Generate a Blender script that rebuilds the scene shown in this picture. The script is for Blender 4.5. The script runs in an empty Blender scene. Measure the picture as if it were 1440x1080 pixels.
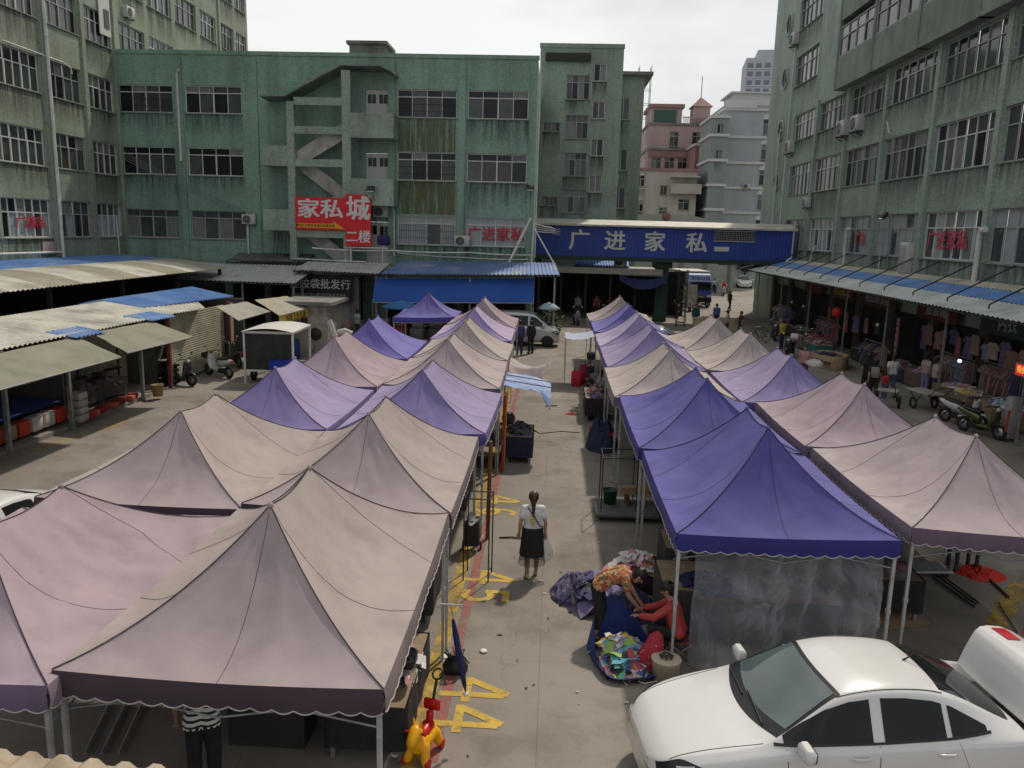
import bpy, bmesh, math, random
from mathutils import Vector, Matrix, noise
from mathutils.bvhtree import BVHTree
rnd = random.Random(11)
SC = bpy.context.scene
COL = SC.collection
V = Vector
PI = math.pi

# ------------------------------------------------------------------ camera numbers, used to read ground positions
F_PX, CAM_H = 1120.0, 6.0
CAM_M = (Matrix.Rotation(math.radians(2.73), 3, 'Z') @ Matrix.Rotation(math.radians(90 - 10.85), 3, 'X')
         @ Matrix.Rotation(math.radians(1.5), 3, 'Z'))

def ray(u, v):
    return CAM_M @ V(((u - 720) / F_PX, -(v - 540) / F_PX, -1.0))

def G(u, v, z=0.0):
    d = ray(u, v)
    return V((0, 0, CAM_H)) + d * ((z - CAM_H) / d.z)

def GY(u, v, y):
    d = ray(u, v)
    return V((0, 0, CAM_H)) + d * (y / d.y)

def GX(u, v, x):
    d = ray(u, v)
    return V((0, 0, CAM_H)) + d * (x / d.x)

# ------------------------------------------------------------------ materials
def lin(h):
    h = h.lstrip('#')
    out = []
    for i in (0, 2, 4):
        c = int(h[i:i + 2], 16) / 255
        out.append(c / 12.92 if c <= .04045 else ((c + .055) / 1.055) ** 2.4)
    return tuple(out)

MATS = {}
def mat(name, col, rough=.7, metal=0.0, var=.12, scale=3.0, bump=0.0, bscale=40.0, streak=0.0, spec=.4,
        stretch=(1, 1, 1), dirt=None, dirt_amt=0.0, dirt_scale=.6, coat=0.0, trans=0.0, fine=0.0):
    if name in MATS:
        return MATS[name]
    if isinstance(col, str):
        col = lin(col)
    m = bpy.data.materials.new(name)
    m.use_nodes = True
    nt = m.node_tree
    N, L = nt.nodes, nt.links
    b = N['Principled BSDF']
    b.inputs['Roughness'].default_value = rough
    b.inputs['Metallic'].default_value = metal
    b.inputs['Specular IOR Level'].default_value = spec
    if coat:
        b.inputs['Coat Weight'].default_value = coat
        b.inputs['Coat Roughness'].default_value = .06
    tc = N.new('ShaderNodeTexCoord')
    mp = N.new('ShaderNodeMapping')
    mp.inputs['Scale'].default_value = stretch
    L.new(tc.outputs['Object'], mp.inputs['Vector'])
    n1 = N.new('ShaderNodeTexNoise')
    n1.inputs['Scale'].default_value = scale
    n1.inputs['Detail'].default_value = 6
    n1.inputs['Roughness'].default_value = .6
    L.new(mp.outputs['Vector'], n1.inputs['Vector'])
    mx = N.new('ShaderNodeMix')
    mx.data_type = 'RGBA'
    cl = tuple(max(0, c * (1 - var)) for c in col)
    ch = tuple(min(1, c * (1 + var)) for c in col)
    mx.inputs['A'].default_value = (*cl, 1)
    mx.inputs['B'].default_value = (*ch, 1)
    rp = N.new('ShaderNodeMapRange')
    rp.inputs['From Min'].default_value = .3
    rp.inputs['From Max'].default_value = .7
    L.new(n1.outputs['Fac'], rp.inputs['Value'])
    L.new(rp.outputs['Result'], mx.inputs['Factor'])
    out = mx.outputs['Result']
    if fine:
        w = N.new('ShaderNodeTexVoronoi')
        w.inputs['Scale'].default_value = fine
        L.new(tc.outputs['Object'], w.inputs['Vector'])
        hs = N.new('ShaderNodeMix')
        hs.data_type = 'RGBA'
        hs.blend_type = 'MULTIPLY'
        hs.inputs['Factor'].default_value = 1
        sp = N.new('ShaderNodeSeparateColor')
        L.new(w.outputs['Color'], sp.inputs['Color'])
        mr = N.new('ShaderNodeMapRange')
        mr.inputs['To Min'].default_value = .80
        mr.inputs['To Max'].default_value = 1.18
        L.new(sp.outputs['Red'], mr.inputs['Value'])
        L.new(out, hs.inputs['A'])
        L.new(mr.outputs['Result'], hs.inputs['B'])
        out = hs.outputs['Result']
    if streak:
        mp2 = N.new('ShaderNodeMapping')
        mp2.inputs['Scale'].default_value = (.55, .55, .045)
        L.new(tc.outputs['Object'], mp2.inputs['Vector'])
        n2 = N.new('ShaderNodeTexNoise')
        n2.inputs['Scale'].default_value = 1.6
        n2.inputs['Detail'].default_value = 7
        n2.inputs['Roughness'].default_value = .7
        L.new(mp2.outputs['Vector'], n2.inputs['Vector'])
        r2 = N.new('ShaderNodeMapRange')
        r2.inputs['From Min'].default_value = .46
        r2.inputs['From Max'].default_value = .72
        r2.inputs['To Max'].default_value = streak
        L.new(n2.outputs['Fac'], r2.inputs['Value'])
        m2 = N.new('ShaderNodeMix')
        m2.data_type = 'RGBA'
        m2.inputs['B'].default_value = (*(dirt or (.035, .04, .03)), 1)
        L.new(out, m2.inputs['A'])
        L.new(r2.outputs['Result'], m2.inputs['Factor'])
        out = m2.outputs['Result']
    if dirt_amt:
        n3 = N.new('ShaderNodeTexNoise')
        n3.inputs['Scale'].default_value = dirt_scale
        n3.inputs['Detail'].default_value = 9
        n3.inputs['Roughness'].default_value = .68
        L.new(tc.outputs['Object'], n3.inputs['Vector'])
        r3 = N.new('ShaderNodeMapRange')
        r3.inputs['From Min'].default_value = .47
        r3.inputs['From Max'].default_value = .68
        r3.inputs['To Max'].default_value = dirt_amt
        L.new(n3.outputs['Fac'], r3.inputs['Value'])
        m3 = N.new('ShaderNodeMix')
        m3.data_type = 'RGBA'
        m3.inputs['B'].default_value = (*(dirt or (.05, .045, .035)), 1)
        L.new(out, m3.inputs['A'])
        L.new(r3.outputs['Result'], m3.inputs['Factor'])
        out = m3.outputs['Result']
    L.new(out, b.inputs['Base Color'])
    if bump:
        n4 = N.new('ShaderNodeTexNoise')
        n4.inputs['Scale'].default_value = bscale
        n4.inputs['Detail'].default_value = 5
        L.new(mp.outputs['Vector'], n4.inputs['Vector'])
        bp = N.new('ShaderNodeBump')
        bp.inputs['Strength'].default_value = bump
        bp.inputs['Distance'].default_value = .02
        L.new(n4.outputs['Fac'], bp.inputs['Height'])
        L.new(bp.outputs['Normal'], b.inputs['Normal'])
    MATS[name] = m
    return m

def cmat(h, rough=.8, **k):
    """a plain cloth / plastic / paint colour with slight variation"""
    return mat('paint ' + h + ('' if rough == .8 else ' %.2f' % rough), h, rough, **k)

def glow(name, col, s):
    m = bpy.data.materials.new(name)
    m.use_nodes = True
    b = m.node_tree.nodes['Principled BSDF']
    b.inputs['Base Color'].default_value = (*col, 1)
    b.inputs['Emission Color'].default_value = (*col, 1)
    b.inputs['Emission Strength'].default_value = s
    return m

# ------------------------------------------------------------------ mesh builder
class MB:
    def __init__(s):
        s.v, s.f, s.m, s.sm = [], [], [], []
    def face(s, idx, mi=0, smooth=False):
        s.f.append(tuple(idx)); s.m.append(mi); s.sm.append(smooth)
    def pts(s, ps):
        n = len(s.v)
        s.v.extend(V(p) for p in ps)
        return n
    def poly(s, ps, mi=0):
        n = s.pts(ps)
        s.face(range(n, n + len(ps)), mi)
    def box(s, c, d, mi=0, rot=None, taper=1.0):
        c, d = V(c), V(d) / 2
        ps = []
        for z in (-1, 1):
            k = taper if z > 0 else 1
            for x, y in ((-1, -1), (1, -1), (1, 1), (-1, 1)):
                p = V((x * d.x * k, y * d.y * k, z * d.z))
                ps.append((rot @ p if rot else p) + c)
        n = s.pts(ps)
        for q in ((3, 2, 1, 0), (4, 5, 6, 7), (0, 1, 5, 4), (1, 2, 6, 5), (2, 3, 7, 6), (3, 0, 4, 7)):
            s.face([n + i for i in q], mi)
    def b2(s, a, b, mi=0):
        a, b = V(a), V(b)
        s.box((a + b) / 2, (abs(b.x - a.x), abs(b.y - a.y), abs(b.z - a.z)), mi)
    def rbox(s, c, d, r=.03, mi=0, rot=None):
        """box with rounded vertical edges and a softened rim"""
        c, d = V(c), V(d) / 2
        r = min(r, d.x * .95, d.y * .95, d.z * .95)
        rings = []
        for z, ins in ((-d.z, r * .6), (-d.z + r * .6, 0), (d.z - r * .6, 0), (d.z, r * .6)):
            ring = []
            for qx, qy, a0 in ((1, 1, 0), (-1, 1, PI / 2), (-1, -1, PI), (1, -1, 1.5 * PI)):
                for k in range(4):
                    a = a0 + k * PI / 6
                    rr = max(r - ins, .0005)
                    p = V((qx * (d.x - r) + rr * math.cos(a), qy * (d.y - r) + rr * math.sin(a), z))
                    ring.append((rot @ p if rot else p) + c)
            rings.append(ring)
        s.loft(rings, mi, True, caps=True, smooth=True)
    def loft(s, rings, mi=0, closed=True, caps=False, smooth=True, mfun=None):
        k = len(rings[0])
        st = [s.pts(r) for r in rings]
        for i in range(len(rings) - 1):
            for j in range(k if closed else k - 1):
                j2 = (j + 1) % k
                s.face((st[i] + j, st[i] + j2, st[i + 1] + j2, st[i + 1] + j), mfun(i, j) if mfun else mi, smooth)
        if caps:
            s.poly(list(reversed(rings[0])), mi)
            s.poly(rings[-1], mi)
    def tube(s, path, r, n=8, mi=0, caps=True, smooth=True, r2=None):
        path = [V(p) for p in path]
        rings = []
        for i, p in enumerate(path):
            t = (path[min(i + 1, len(path) - 1)] - path[max(i - 1, 0)])
            if t.length < 1e-9:
                t = V((0, 0, 1))
            t.normalize()
            a = t.cross(V((0, 0, 1)))
            if a.length < .05:
                a = t.cross(V((0, 1, 0)))
            a.normalize()
            b = t.cross(a)
            if callable(r):
                rr = r(i / max(1, len(path) - 1))
            else:
                rr = r if r2 is None else r + (r2 - r) * i / max(1, len(path) - 1)
            rings.append([p + (b * math.sin(2 * PI * j / n) + a * math.cos(2 * PI * j / n)) * rr for j in range(n)])
        s.loft(rings, mi, True, caps, smooth)
    def lathe(s, prof, c=(0, 0, 0), n=20, mi=0, axis='Z', rot=None, caps=True):
        c = V(c)
        rings = []
        for r, h in prof:
            ring = []
            for j in range(n):
                a = 2 * PI * j / n
                x, y = r * math.cos(a), r * math.sin(a)
                p = {'Z': V((x, y, h)), 'Y': V((x, h, -y)), 'X': V((h, x, y))}[axis]
                ring.append((rot @ p if rot else p) + c)
            rings.append(ring)
        s.loft(rings, mi, True, caps, True)
    def ball(s, c, r, mi=0, n=12, sc=(1, 1, 1)):
        c = V(c)
        m = max(4, n // 2)
        prof = [(max(1e-4, math.sin(PI * i / m)), -math.cos(PI * i / m)) for i in range(m + 1)]
        rings = [[c + V((q * r * math.cos(2 * PI * j / n) * sc[0], q * r * math.sin(2 * PI * j / n) * sc[1], h * r * sc[2]))
                  for j in range(n)] for q, h in prof]
        s.loft(rings, mi, True, True, True)
    def torus(s, c, R0, r, axis='Y', n=24, k=8, mi=0):
        c = V(c)
        rings = []
        for i in range(n + 1):
            a = 2 * PI * i / n
            ring = []
            for j in range(k):
                b = 2 * PI * j / k
                q = R0 + r * math.cos(b)
                x, y, z = q * math.cos(a), r * math.sin(b), q * math.sin(a)
                ring.append(c + (V((x, y, z)) if axis == 'Y' else V((y, x, z)) if axis == 'X' else V((x, z, y))))
            rings.append(ring)
        s.loft(rings, mi, True, False, True)
    def prism(s, pts2, t, fn, mi=0):
        """outline pts2 in a plane, thickness t; fn(a, b, h) gives the 3D point"""
        lo = [fn(a, b, 0) for a, b in pts2]
        hi = [fn(a, b, t) for a, b in pts2]
        n = len(pts2)
        s.poly(list(reversed(lo)), mi)
        s.poly(hi, mi)
        st = s.pts(lo + hi)
        for i in range(n):
            j = (i + 1) % n
            s.face((st + i, st + j, st + n + j, st + n + i), mi)
    def grid(s, fn, nu, nv, mi=0, smooth=True, mfun=None):
        st = s.pts([fn(i / nu, j / nv) for i in range(nu + 1) for j in range(nv + 1)])
        for i in range(nu):
            for j in range(nv):
                a = st + i * (nv + 1) + j
                s.face((a, a + nv + 1, a + nv + 2, a + 1), mfun(i, j) if mfun else mi, smooth)
    def build(s, name, mats, parent=None, fix=True):
        me = bpy.data.meshes.new(name)
        me.from_pydata([tuple(p) for p in s.v], [], s.f)
        if not isinstance(mats, (list, tuple)):
            mats = [mats]
        for m in mats:
            me.materials.append(m)
        me.polygons.foreach_set('material_index', [min(i, len(mats) - 1) for i in s.m])
        me.polygons.foreach_set('use_smooth', s.sm)
        if fix:
            bm = bmesh.new()
            bm.from_mesh(me)
            bmesh.ops.recalc_face_normals(bm, faces=bm.faces)
            bm.to_mesh(me)
            bm.free()
        o = bpy.data.objects.new(name, me)
        COL.objects.link(o)
        if parent:
            o.parent = parent
        return o

def tag(o, label, cat=None, group=None, kind=None):
    if label:
        o['label'] = label
    if cat:
        o['category'] = cat
    if group:
        o['group'] = group
    if kind:
        o['kind'] = kind
    return o

def thing(name, label, cat, loc=(0, 0, 0), rz=0.0, group=None):
    o = bpy.data.objects.new(name, None)
    o.empty_display_size = .2
    COL.objects.link(o)
    o.location = loc
    o.rotation_euler = (0, 0, rz)
    return tag(o, label, cat, group)

def dup(root, label, loc, rz=0.0, group=None, sc=None, swap=None):
    """copy a thing, its parts and sub-parts; swap = {material: material}"""
    r = root.copy()
    COL.objects.link(r)
    r.location = loc
    r.rotation_euler = (0, 0, rz)
    if sc:
        r.scale = (sc, sc, sc) if not isinstance(sc, tuple) else sc
    r['label'] = label
    if group:
        r['group'] = group
    def sw(o):
        if swap and o.type == 'MESH' and any(s.material in swap for s in o.material_slots):
            o.data = o.data.copy()
            for i, mm in enumerate(o.data.materials):
                if mm in swap:
                    o.data.materials[i] = swap[mm]
    sw(r)
    for ch in list(root.children):
        c = ch.copy()
        COL.objects.link(c)
        c.parent = r
        sw(c)
        for g in ch.children:
            d = g.copy()
            COL.objects.link(d)
            d.parent = c
            sw(d)
    return r

def struct(name, mb, m):
    o = mb.build(name, m)
    o['kind'] = 'structure'
    return o

def bake(o, voxel=None, smooth=0, sub=0):
    """apply remesh / smooth / subdivision modifiers to a mesh object"""
    if voxel:
        md = o.modifiers.new('r', 'REMESH')
        md.mode = 'VOXEL'
        md.voxel_size = voxel
        md.use_smooth_shade = True
    if smooth:
        md = o.modifiers.new('s', 'SMOOTH')
        md.factor = .5
        md.iterations = smooth
    if sub:
        md = o.modifiers.new('b', 'SUBSURF')
        md.levels = sub
        md.render_levels = sub
    dg = bpy.context.evaluated_depsgraph_get()
    dg.update()
    me = bpy.data.meshes.new_from_object(o.evaluated_get(dg), depsgraph=dg)
    mats = list(o.data.materials)
    o.modifiers.clear()
    o.data = me
    if not len(me.materials):
        for m in mats:
            me.materials.append(m)
    return o

def text(name, s, size, fn, m, parent=None, off=.012, ext=.006, align='CENTER', sx=1.0):
    """lettering as a mesh; fn(a, b, h) maps text-plane coordinates to 3D"""
    cu = bpy.data.curves.new(name, 'FONT')
    cu.body = s
    cu.size = size
    cu.align_x = align
    cu.align_y = 'CENTER'
    cu.extrude = ext
    cu.resolution_u = 3
    ob = bpy.data.objects.new(name, cu)
    COL.objects.link(ob)
    dg = bpy.context.evaluated_depsgraph_get()
    dg.update()
    me = bpy.data.meshes.new_from_object(ob.evaluated_get(dg), depsgraph=dg)
    bpy.data.objects.remove(ob)
    bpy.data.curves.remove(cu)
    vs, fs = [], []
    th = off * size * .8                      # heavier strokes: shifted copies, each a hair further out
    for k, (dx, dy) in enumerate(((0, 0), (th, th * .6), (-th, th * .6), (th, -th * .6), (-th, -th * .6))):
        n0 = len(vs)
        vs += [tuple(fn((p.co.x + dx) * sx, p.co.y + dy, p.co.z + .0009 * k)) for p in me.vertices]
        fs += [tuple(n0 + i for i in q.vertices) for q in me.polygons]
    me = bpy.data.meshes.new(name)
    me.from_pydata(vs, [], fs)
    me.materials.append(m)
    o = bpy.data.objects.new(name, me)
    COL.objects.link(o)
    if parent:
        o.parent = parent
    return o

def nz(x, y, z=0.0):
    return noise.noise(V((x, y, z)))

# ------------------------------------------------------------------ walls with real openings
def wall(mb, P, U, width, z0, z1, holes, depth=.16, mi=0, mj=None):
    """front sheet of a wall at P going along U (2D), openings in it and their reveals"""
    P, U = V(P), V(U)
    N = V((U.y, -U.x))
    us = sorted({0.0, width, *[h[0] for h in holes], *[h[1] for h in holes]})
    zs = sorted({z0, z1, *[h[2] for h in holes], *[h[3] for h in holes]})
    def pt(u, z, d=0.0):
        q = P + U * u - N * d
        return V((q.x, q.y, z))
    idx = {}
    def vi(i, j):
        if (i, j) not in idx:
            idx[i, j] = mb.pts([pt(us[i], zs[j])])
        return idx[i, j]
    for i in range(len(us) - 1):
        for j in range(len(zs) - 1):
            cu, cz = (us[i] + us[i + 1]) / 2, (zs[j] + zs[j + 1]) / 2
            if any(h[0] < cu < h[1] and h[2] < cz < h[3] for h in holes):
                continue
            mb.face((vi(i, j), vi(i + 1, j), vi(i + 1, j + 1), vi(i, j + 1)), mi)
    mj = mi if mj is None else mj
    for u0, u1, a, b in [h[:4] for h in holes]:
        mb.poly([pt(u0, a), pt(u1, a), pt(u1, a, depth), pt(u0, a, depth)], mj)
        mb.poly([pt(u0, b, depth), pt(u1, b, depth), pt(u1, b), pt(u0, b)], mj)
        mb.poly([pt(u0, a, depth), pt(u0, b, depth), pt(u0, b), pt(u0, a)], mj)
        mb.poly([pt(u1, a), pt(u1, b), pt(u1, b, depth), pt(u1, a, depth)], mj)

def window(parent, P, U, u0, u1, z0, z1, depth=.16, cols=4, trans=.7, frame=None, panes=None, bar=.05, sill=True,
           pick=None, label=None, bars=False):
    """aluminium window in an opening: frame part, panes as its sub-part"""
    P, U = V(P), V(U)
    N = V((U.y, -U.x))
    def pt(u, z, d):
        q = P + U * u - N * d
        return V((q.x, q.y, z))
    R = Matrix(((U.x, -N.x, 0), (U.y, -N.y, 0), (0, 0, 1)))
    fr = MB()
    d = depth - .06
    def bx(a, b, c, e, t=.05):
        fr.box(pt((a + b) / 2, (c + e) / 2, d + rnd.uniform(-.004, .004)), (abs(b - a), t, abs(e - c)), 0, R)
    zt = z0 + (z1 - z0) * trans
    w = (u1 - u0) / cols
    bx(u0, u1, z0, z0 + bar); bx(u0, u1, z1 - bar, z1)
    bx(u0, u0 + bar, z0 + bar, z1 - bar); bx(u1 - bar, u1, z0 + bar, z1 - bar)
    if trans < 1:
        bx(u0 + bar, u1 - bar, zt - bar / 2, zt + bar / 2)
    for i in range(1, cols):
        k = bar * (1.5 if i % 2 == 0 else .8)
        bx(u0 + w * i - k / 2, u0 + w * i + k / 2, z0 + bar, zt - bar / 2 if trans < 1 else z1 - bar, .06)
        if trans < 1:
            bx(u0 + w * i - bar * .35, u0 + w * i + bar * .35, zt + bar / 2, z1 - bar, .045)
    if sill:
        fr.box(pt((u0 + u1) / 2, z0 - .03, .03 - .05), (u1 - u0 + .1, .12, .05), 1, R)
    if bars:
        n = int((u1 - u0) / .13)
        for i in range(1, n):
            uu = u0 + (u1 - u0) * i / n
            fr.box(pt(uu, (z0 + zt) / 2, d - .09), (.014, .014, zt - z0 - .02), 2, R)
        for zz in (.33, .66):
            fr.box(pt((u0 + u1) / 2, z0 + (zt - z0) * zz, d - .105), (u1 - u0 - .02, .012, .02), 2, R)
    fo = fr.build('window', frame or FRAME_MATS, parent)
    if label:
        fo['label'] = label
    if sill and z0 > 4.5 and rnd.random() < .8:
        sq = MB()
        hh = rnd.uniform(.9, 1.9)
        sq.poly([pt(u0 - .05, z0 - .06 - hh, -.004), pt(u1 + .05, z0 - .06 - hh, -.004), pt(u1 + .05, z0 - .06, -.004), pt(u0 - .05, z0 - .06, -.004)])
        sq.build('drip_stain', STAIN, parent, fix=False)
    g = MB()
    ps = panes or PANES
    for i in range(cols):
        for a, b, up in ((z0 + .01, zt if trans < 1 else z1 - .01, False), (zt, z1 - .01, True)):
            if up and trans >= 1:
                continue
            dd = d + (.045 if i % 2 else .03)
            q = [pt(u0 + w * i + .004, a, dd), pt(u0 + w * (i + 1) - .004, a, dd), pt(u0 + w * (i + 1) - .004, b, dd), pt(u0 + w * i + .004, b, dd)]
            k = (pick(i, up) if pick else None)
            if k is None:
                k = rnd.choice([0, 0, 1, 1, 2, 3, 4] if not up else [0, 1, 1, 2])
            if not up and k == 2 and rnd.random() < .6:
                k = 1
            g.poly(q, min(k, len(ps) - 1))
    go = g.build('pane', ps, fo, fix=False)
    return fo
# ------------------------------------------------------------------ shared materials
GREEN = mat('green mosaic wall', (.215, .345, .265), .55, var=.14, scale=.7, fine=16, streak=.45, dirt_amt=.34, dirt_scale=.35)
GREEN2 = mat('weathered green mosaic wall', (.265, .315, .24), .6, var=.16, scale=.6, fine=16, streak=.5, dirt=(.05, .05, .035), dirt_amt=.35, dirt_scale=.3)
GREEN3 = mat('pale green mosaic wall', (.285, .362, .295), .6, var=.14, scale=.5, fine=16, streak=.4, dirt_amt=.3, dirt_scale=.3)
CONC = mat('bare concrete', (.22, .21, .19), .85, var=.2, scale=2, streak=.6, dirt_amt=.5)
ALU = mat('white aluminium', (.58, .58, .56), .45, var=.12, scale=5)
ALUD = mat('dull aluminium', (.33, .34, .33), .5, var=.15, scale=5)
SILLM = mat('window sill render', (.2, .23, .19), .8, var=.25, scale=4)
IRON = mat('dark iron', (.035, .033, .032), .55, .3, var=.3, scale=12)
RUST = mat('rusty iron', (.11, .055, .032), .8, .2, var=.4, scale=9)
STEEL = mat('grey painted steel', (.26, .27, .27), .45, .4, var=.15, scale=6, dirt_amt=.4, dirt_scale=5)
WHITEP = mat('white plastic pipe', (.6, .6, .57), .45, var=.1, scale=2, dirt_amt=.35, dirt_scale=3)
G_DARK = mat('dark open window', (.012, .014, .015), .12, var=.3, spec=.35)
G_GREY = mat('grey window glass', (.055, .065, .065), .08, var=.35, scale=1.2, spec=.6)
G_CURT = mat('curtained window glass', (.17, .18, .17), .2, var=.3, scale=2, stretch=(4, 4, .6), spec=.5)
G_TEAL = mat('greenish window glass', (.05, .075, .065), .1, var=.3, scale=1.5, spec=.6)
G_BRWN = mat('brown window glass', (.045, .038, .034), .12, var=.3, scale=1.5, spec=.5)
G_FROST = mat('frosted window glass', (.30, .33, .34), .35, var=.15, scale=1.2, spec=.5)
PANES = [G_DARK, G_GREY, G_CURT, G_TEAL, G_BRWN, G_FROST]
FRAME_MATS = [ALU, SILLM, IRON]
FRAME_DULL = [ALUD, SILLM, IRON]
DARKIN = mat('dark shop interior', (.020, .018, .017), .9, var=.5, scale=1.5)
REDL = mat('red lettering', (.42, .02, .04), .6, var=.1)
WHITEL = mat('white lettering', (.62, .62, .60), .6, var=.08)

# ------------------------------------------------------------------ ground
def ground_mat():
    m = bpy.data.materials.new('worn concrete paving')
    m.use_nodes = True
    nt = m.node_tree
    N, L = nt.nodes, nt.links
    b = N['Principled BSDF']
    b.inputs['Roughness'].default_value = .82
    b.inputs['Specular IOR Level'].default_value = .3
    tc = N.new('ShaderNodeTexCoord')
    def noise_(scale, det, lo, hi, t0, t1, rough=.65):
        n = N.new('ShaderNodeTexNoise')
        n.inputs['Scale'].default_value = scale
        n.inputs['Detail'].default_value = det
        n.inputs['Roughness'].default_value = rough
        L.new(tc.outputs['Object'], n.inputs['Vector'])
        r = N.new('ShaderNodeMapRange')
        r.inputs['From Min'].default_value = lo
        r.inputs['From Max'].default_value = hi
        r.inputs['To Min'].default_value = t0
        r.inputs['To Max'].default_value = t1
        L.new(n.outputs['Fac'], r.inputs['Value'])
        return r.outputs['Result']
    def mix(a, bb, f, bt='MIX'):
        x = N.new('ShaderNodeMix')
        x.data_type = 'RGBA'
        x.blend_type = bt
        for s, k in ((a, 'A'), (bb, 'B')):
            if isinstance(s, tuple):
                x.inputs[k].default_value = (*s, 1)
            else:
                L.new(s, x.inputs[k])
        if isinstance(f, float):
            x.inputs['Factor'].default_value = f
        else:
            L.new(f, x.inputs['Factor'])
        return x.outputs['Result']
    c = mix((.188, .166, .142), (.268, .240, .206), noise_(.16, 4, .3, .7, 0, 1))
    c = mix(c, (.10, .085, .07), noise_(.55, 9, .47, .70, 0, .8, .72))
    c = mix(c, (.26, .22, .18), noise_(1.7, 10, .56, .75, 0, .5, .75))
    c = mix(c, (.05, .043, .036), noise_(5.5, 8, .66, .74, 0, .65, .7))
    vo = N.new('ShaderNodeTexVoronoi')
    vo.feature = 'DISTANCE_TO_EDGE'
    vo.inputs['Scale'].default_value = .21
    wn = N.new('ShaderNodeTexNoise')
    wn.inputs['Scale'].default_value = 1.3
    wn.inputs['Detail'].default_value = 6
    L.new(tc.outputs['Object'], wn.inputs['Vector'])
    vm = N.new('ShaderNodeVectorMath')
    vm.operation = 'ADD'
    L.new(tc.outputs['Object'], vm.inputs[0])
    L.new(wn.outputs['Color'], vm.inputs[1])
    L.new(vm.outputs['Vector'], vo.inputs['Vector'])
    ck = N.new('ShaderNodeMapRange')
    ck.inputs['From Max'].default_value = .0035
    ck.inputs['To Min'].default_value = .7
    ck.inputs['To Max'].default_value = 0
    L.new(vo.outputs['Distance'], ck.inputs['Value'])
    cm_ = N.new('ShaderNodeMath'); cm_.operation = 'MULTIPLY'
    L.new(ck.outputs['Result'], cm_.inputs[0]); L.new(noise_(.33, 3, .48, .62, 0, .75), cm_.inputs[1])
    c = mix(c, (.07, .062, .055), cm_.outputs[0])
    c = mix(c, (.62, .60, .56), noise_(90, 2, .3, .7, 0, .22), 'OVERLAY')
    br = N.new('ShaderNodeTexBrick')
    br.offset = 0
    br.inputs['Scale'].default_value = 1
    br.inputs['Brick Width'].default_value = 6.3
    br.inputs['Row Height'].default_value = 5.2
    br.inputs['Mortar Size'].default_value = .008
    br.inputs['Mortar Smooth'].default_value = .6
    br.inputs['Color1'].default_value = (1, 1, 1, 1)
    br.inputs['Color2'].default_value = (.95, .95, .95, 1)
    br.inputs['Mortar'].default_value = (.72, .70, .68, 1)
    L.new(tc.outputs['Object'], br.inputs['Vector'])
    c = mix(c, br.outputs['Color'], 1.0, 'MULTIPLY')
    L.new(c, b.inputs['Base Color'])
    n = N.new('ShaderNodeTexNoise')
    n.inputs['Scale'].default_value = 60
    n.inputs['Detail'].default_value = 4
    L.new(tc.outputs['Object'], n.inputs['Vector'])
    bp = N.new('ShaderNodeBump')
    bp.inputs['Strength'].default_value = .25
    bp.inputs['Distance'].default_value = .01
    L.new(n.outputs['Fac'], bp.inputs['Height'])
    L.new(bp.outputs['Normal'], b.inputs['Normal'])
    return m

mb = MB()
mb.poly([(-500, -60, 0), (500, -60, 0), (500, 900, 0), (-500, 900, 0)])
struct('ground', mb, ground_mat())

def worn_paint(name, col, wear=.5, sc=6.0):
    """painted marking that has worn through in patches"""
    m = mat(name, col, .8, var=.25, scale=3)
    nt = m.node_tree
    N, L = nt.nodes, nt.links
    b = N['Principled BSDF']
    tc = N.new('ShaderNodeTexCoord')
    n = N.new('ShaderNodeTexNoise')
    n.inputs['Scale'].default_value = sc
    n.inputs['Detail'].default_value = 9
    n.inputs['Roughness'].default_value = .72
    L.new(tc.outputs['Object'], n.inputs['Vector'])
    r = N.new('ShaderNodeMapRange')
    r.inputs['From Min'].default_value = wear - .09
    r.inputs['From Max'].default_value = wear + .09
    r.inputs['To Min'].default_value = 1
    r.inputs['To Max'].default_value = .12
    L.new(n.outputs['Fac'], r.inputs['Value'])
    L.new(r.outputs['Result'], b.inputs['Alpha'])
    return m
YEL = worn_paint('worn yellow paint', (.50, .34, .06), .60)
YEL2 = worn_paint('faded yellow paint', (.42, .28, .06), .53, 4)
RED_P = worn_paint('faded red paint', (.33, .12, .10), .52, 3)
WHT_P = worn_paint('faded white paint', (.42, .40, .36), .45, 7)

def strip(mb, a, b, w, z=.004, mi=0, n=24):
    a, b = V((a[0], a[1], z)), V((b[0], b[1], z))
    d = (b - a).normalized()
    s = V((-d.y, d.x, 0)) * w / 2
    for i in range(n):
        p, q = a.lerp(b, i / n), a.lerp(b, (i + 1) / n)
        mb.poly([p - s, q - s, q + s, p + s], mi)
mb = MB()
strip(mb, (-1.44, 6.5), (-1.50, 34), .22)
strip(mb, (5.35, 9.7), (8.6, 13.9), .30)
strip(mb, (-13.6, 19.5), (-12.8, 23.0), .12)
struct('yellow_parking_line', mb, YEL2)
mb = MB()
strip(mb, (-1.20, 8.1), (-1.22, 34), .15, .005)
strip(mb, (-3.9, 9.15), (-1.30, 9.22), .14, .005)
strip(mb, (5.9, 9.7), (9.4, 14.0), .34, .005)
struct('red_parking_line', mb, RED_P)
mb = MB()
strip(mb, (-.9, 26.2), (1.3, 26.0), .07)
strip(mb, (-12.0, 24.9), (-13.6, 21.4), .10)
strip(mb, (-1.0, 30.2), (1.2, 30.1), .05)
struct('white_parking_line', mb, WHT_P)

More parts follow.
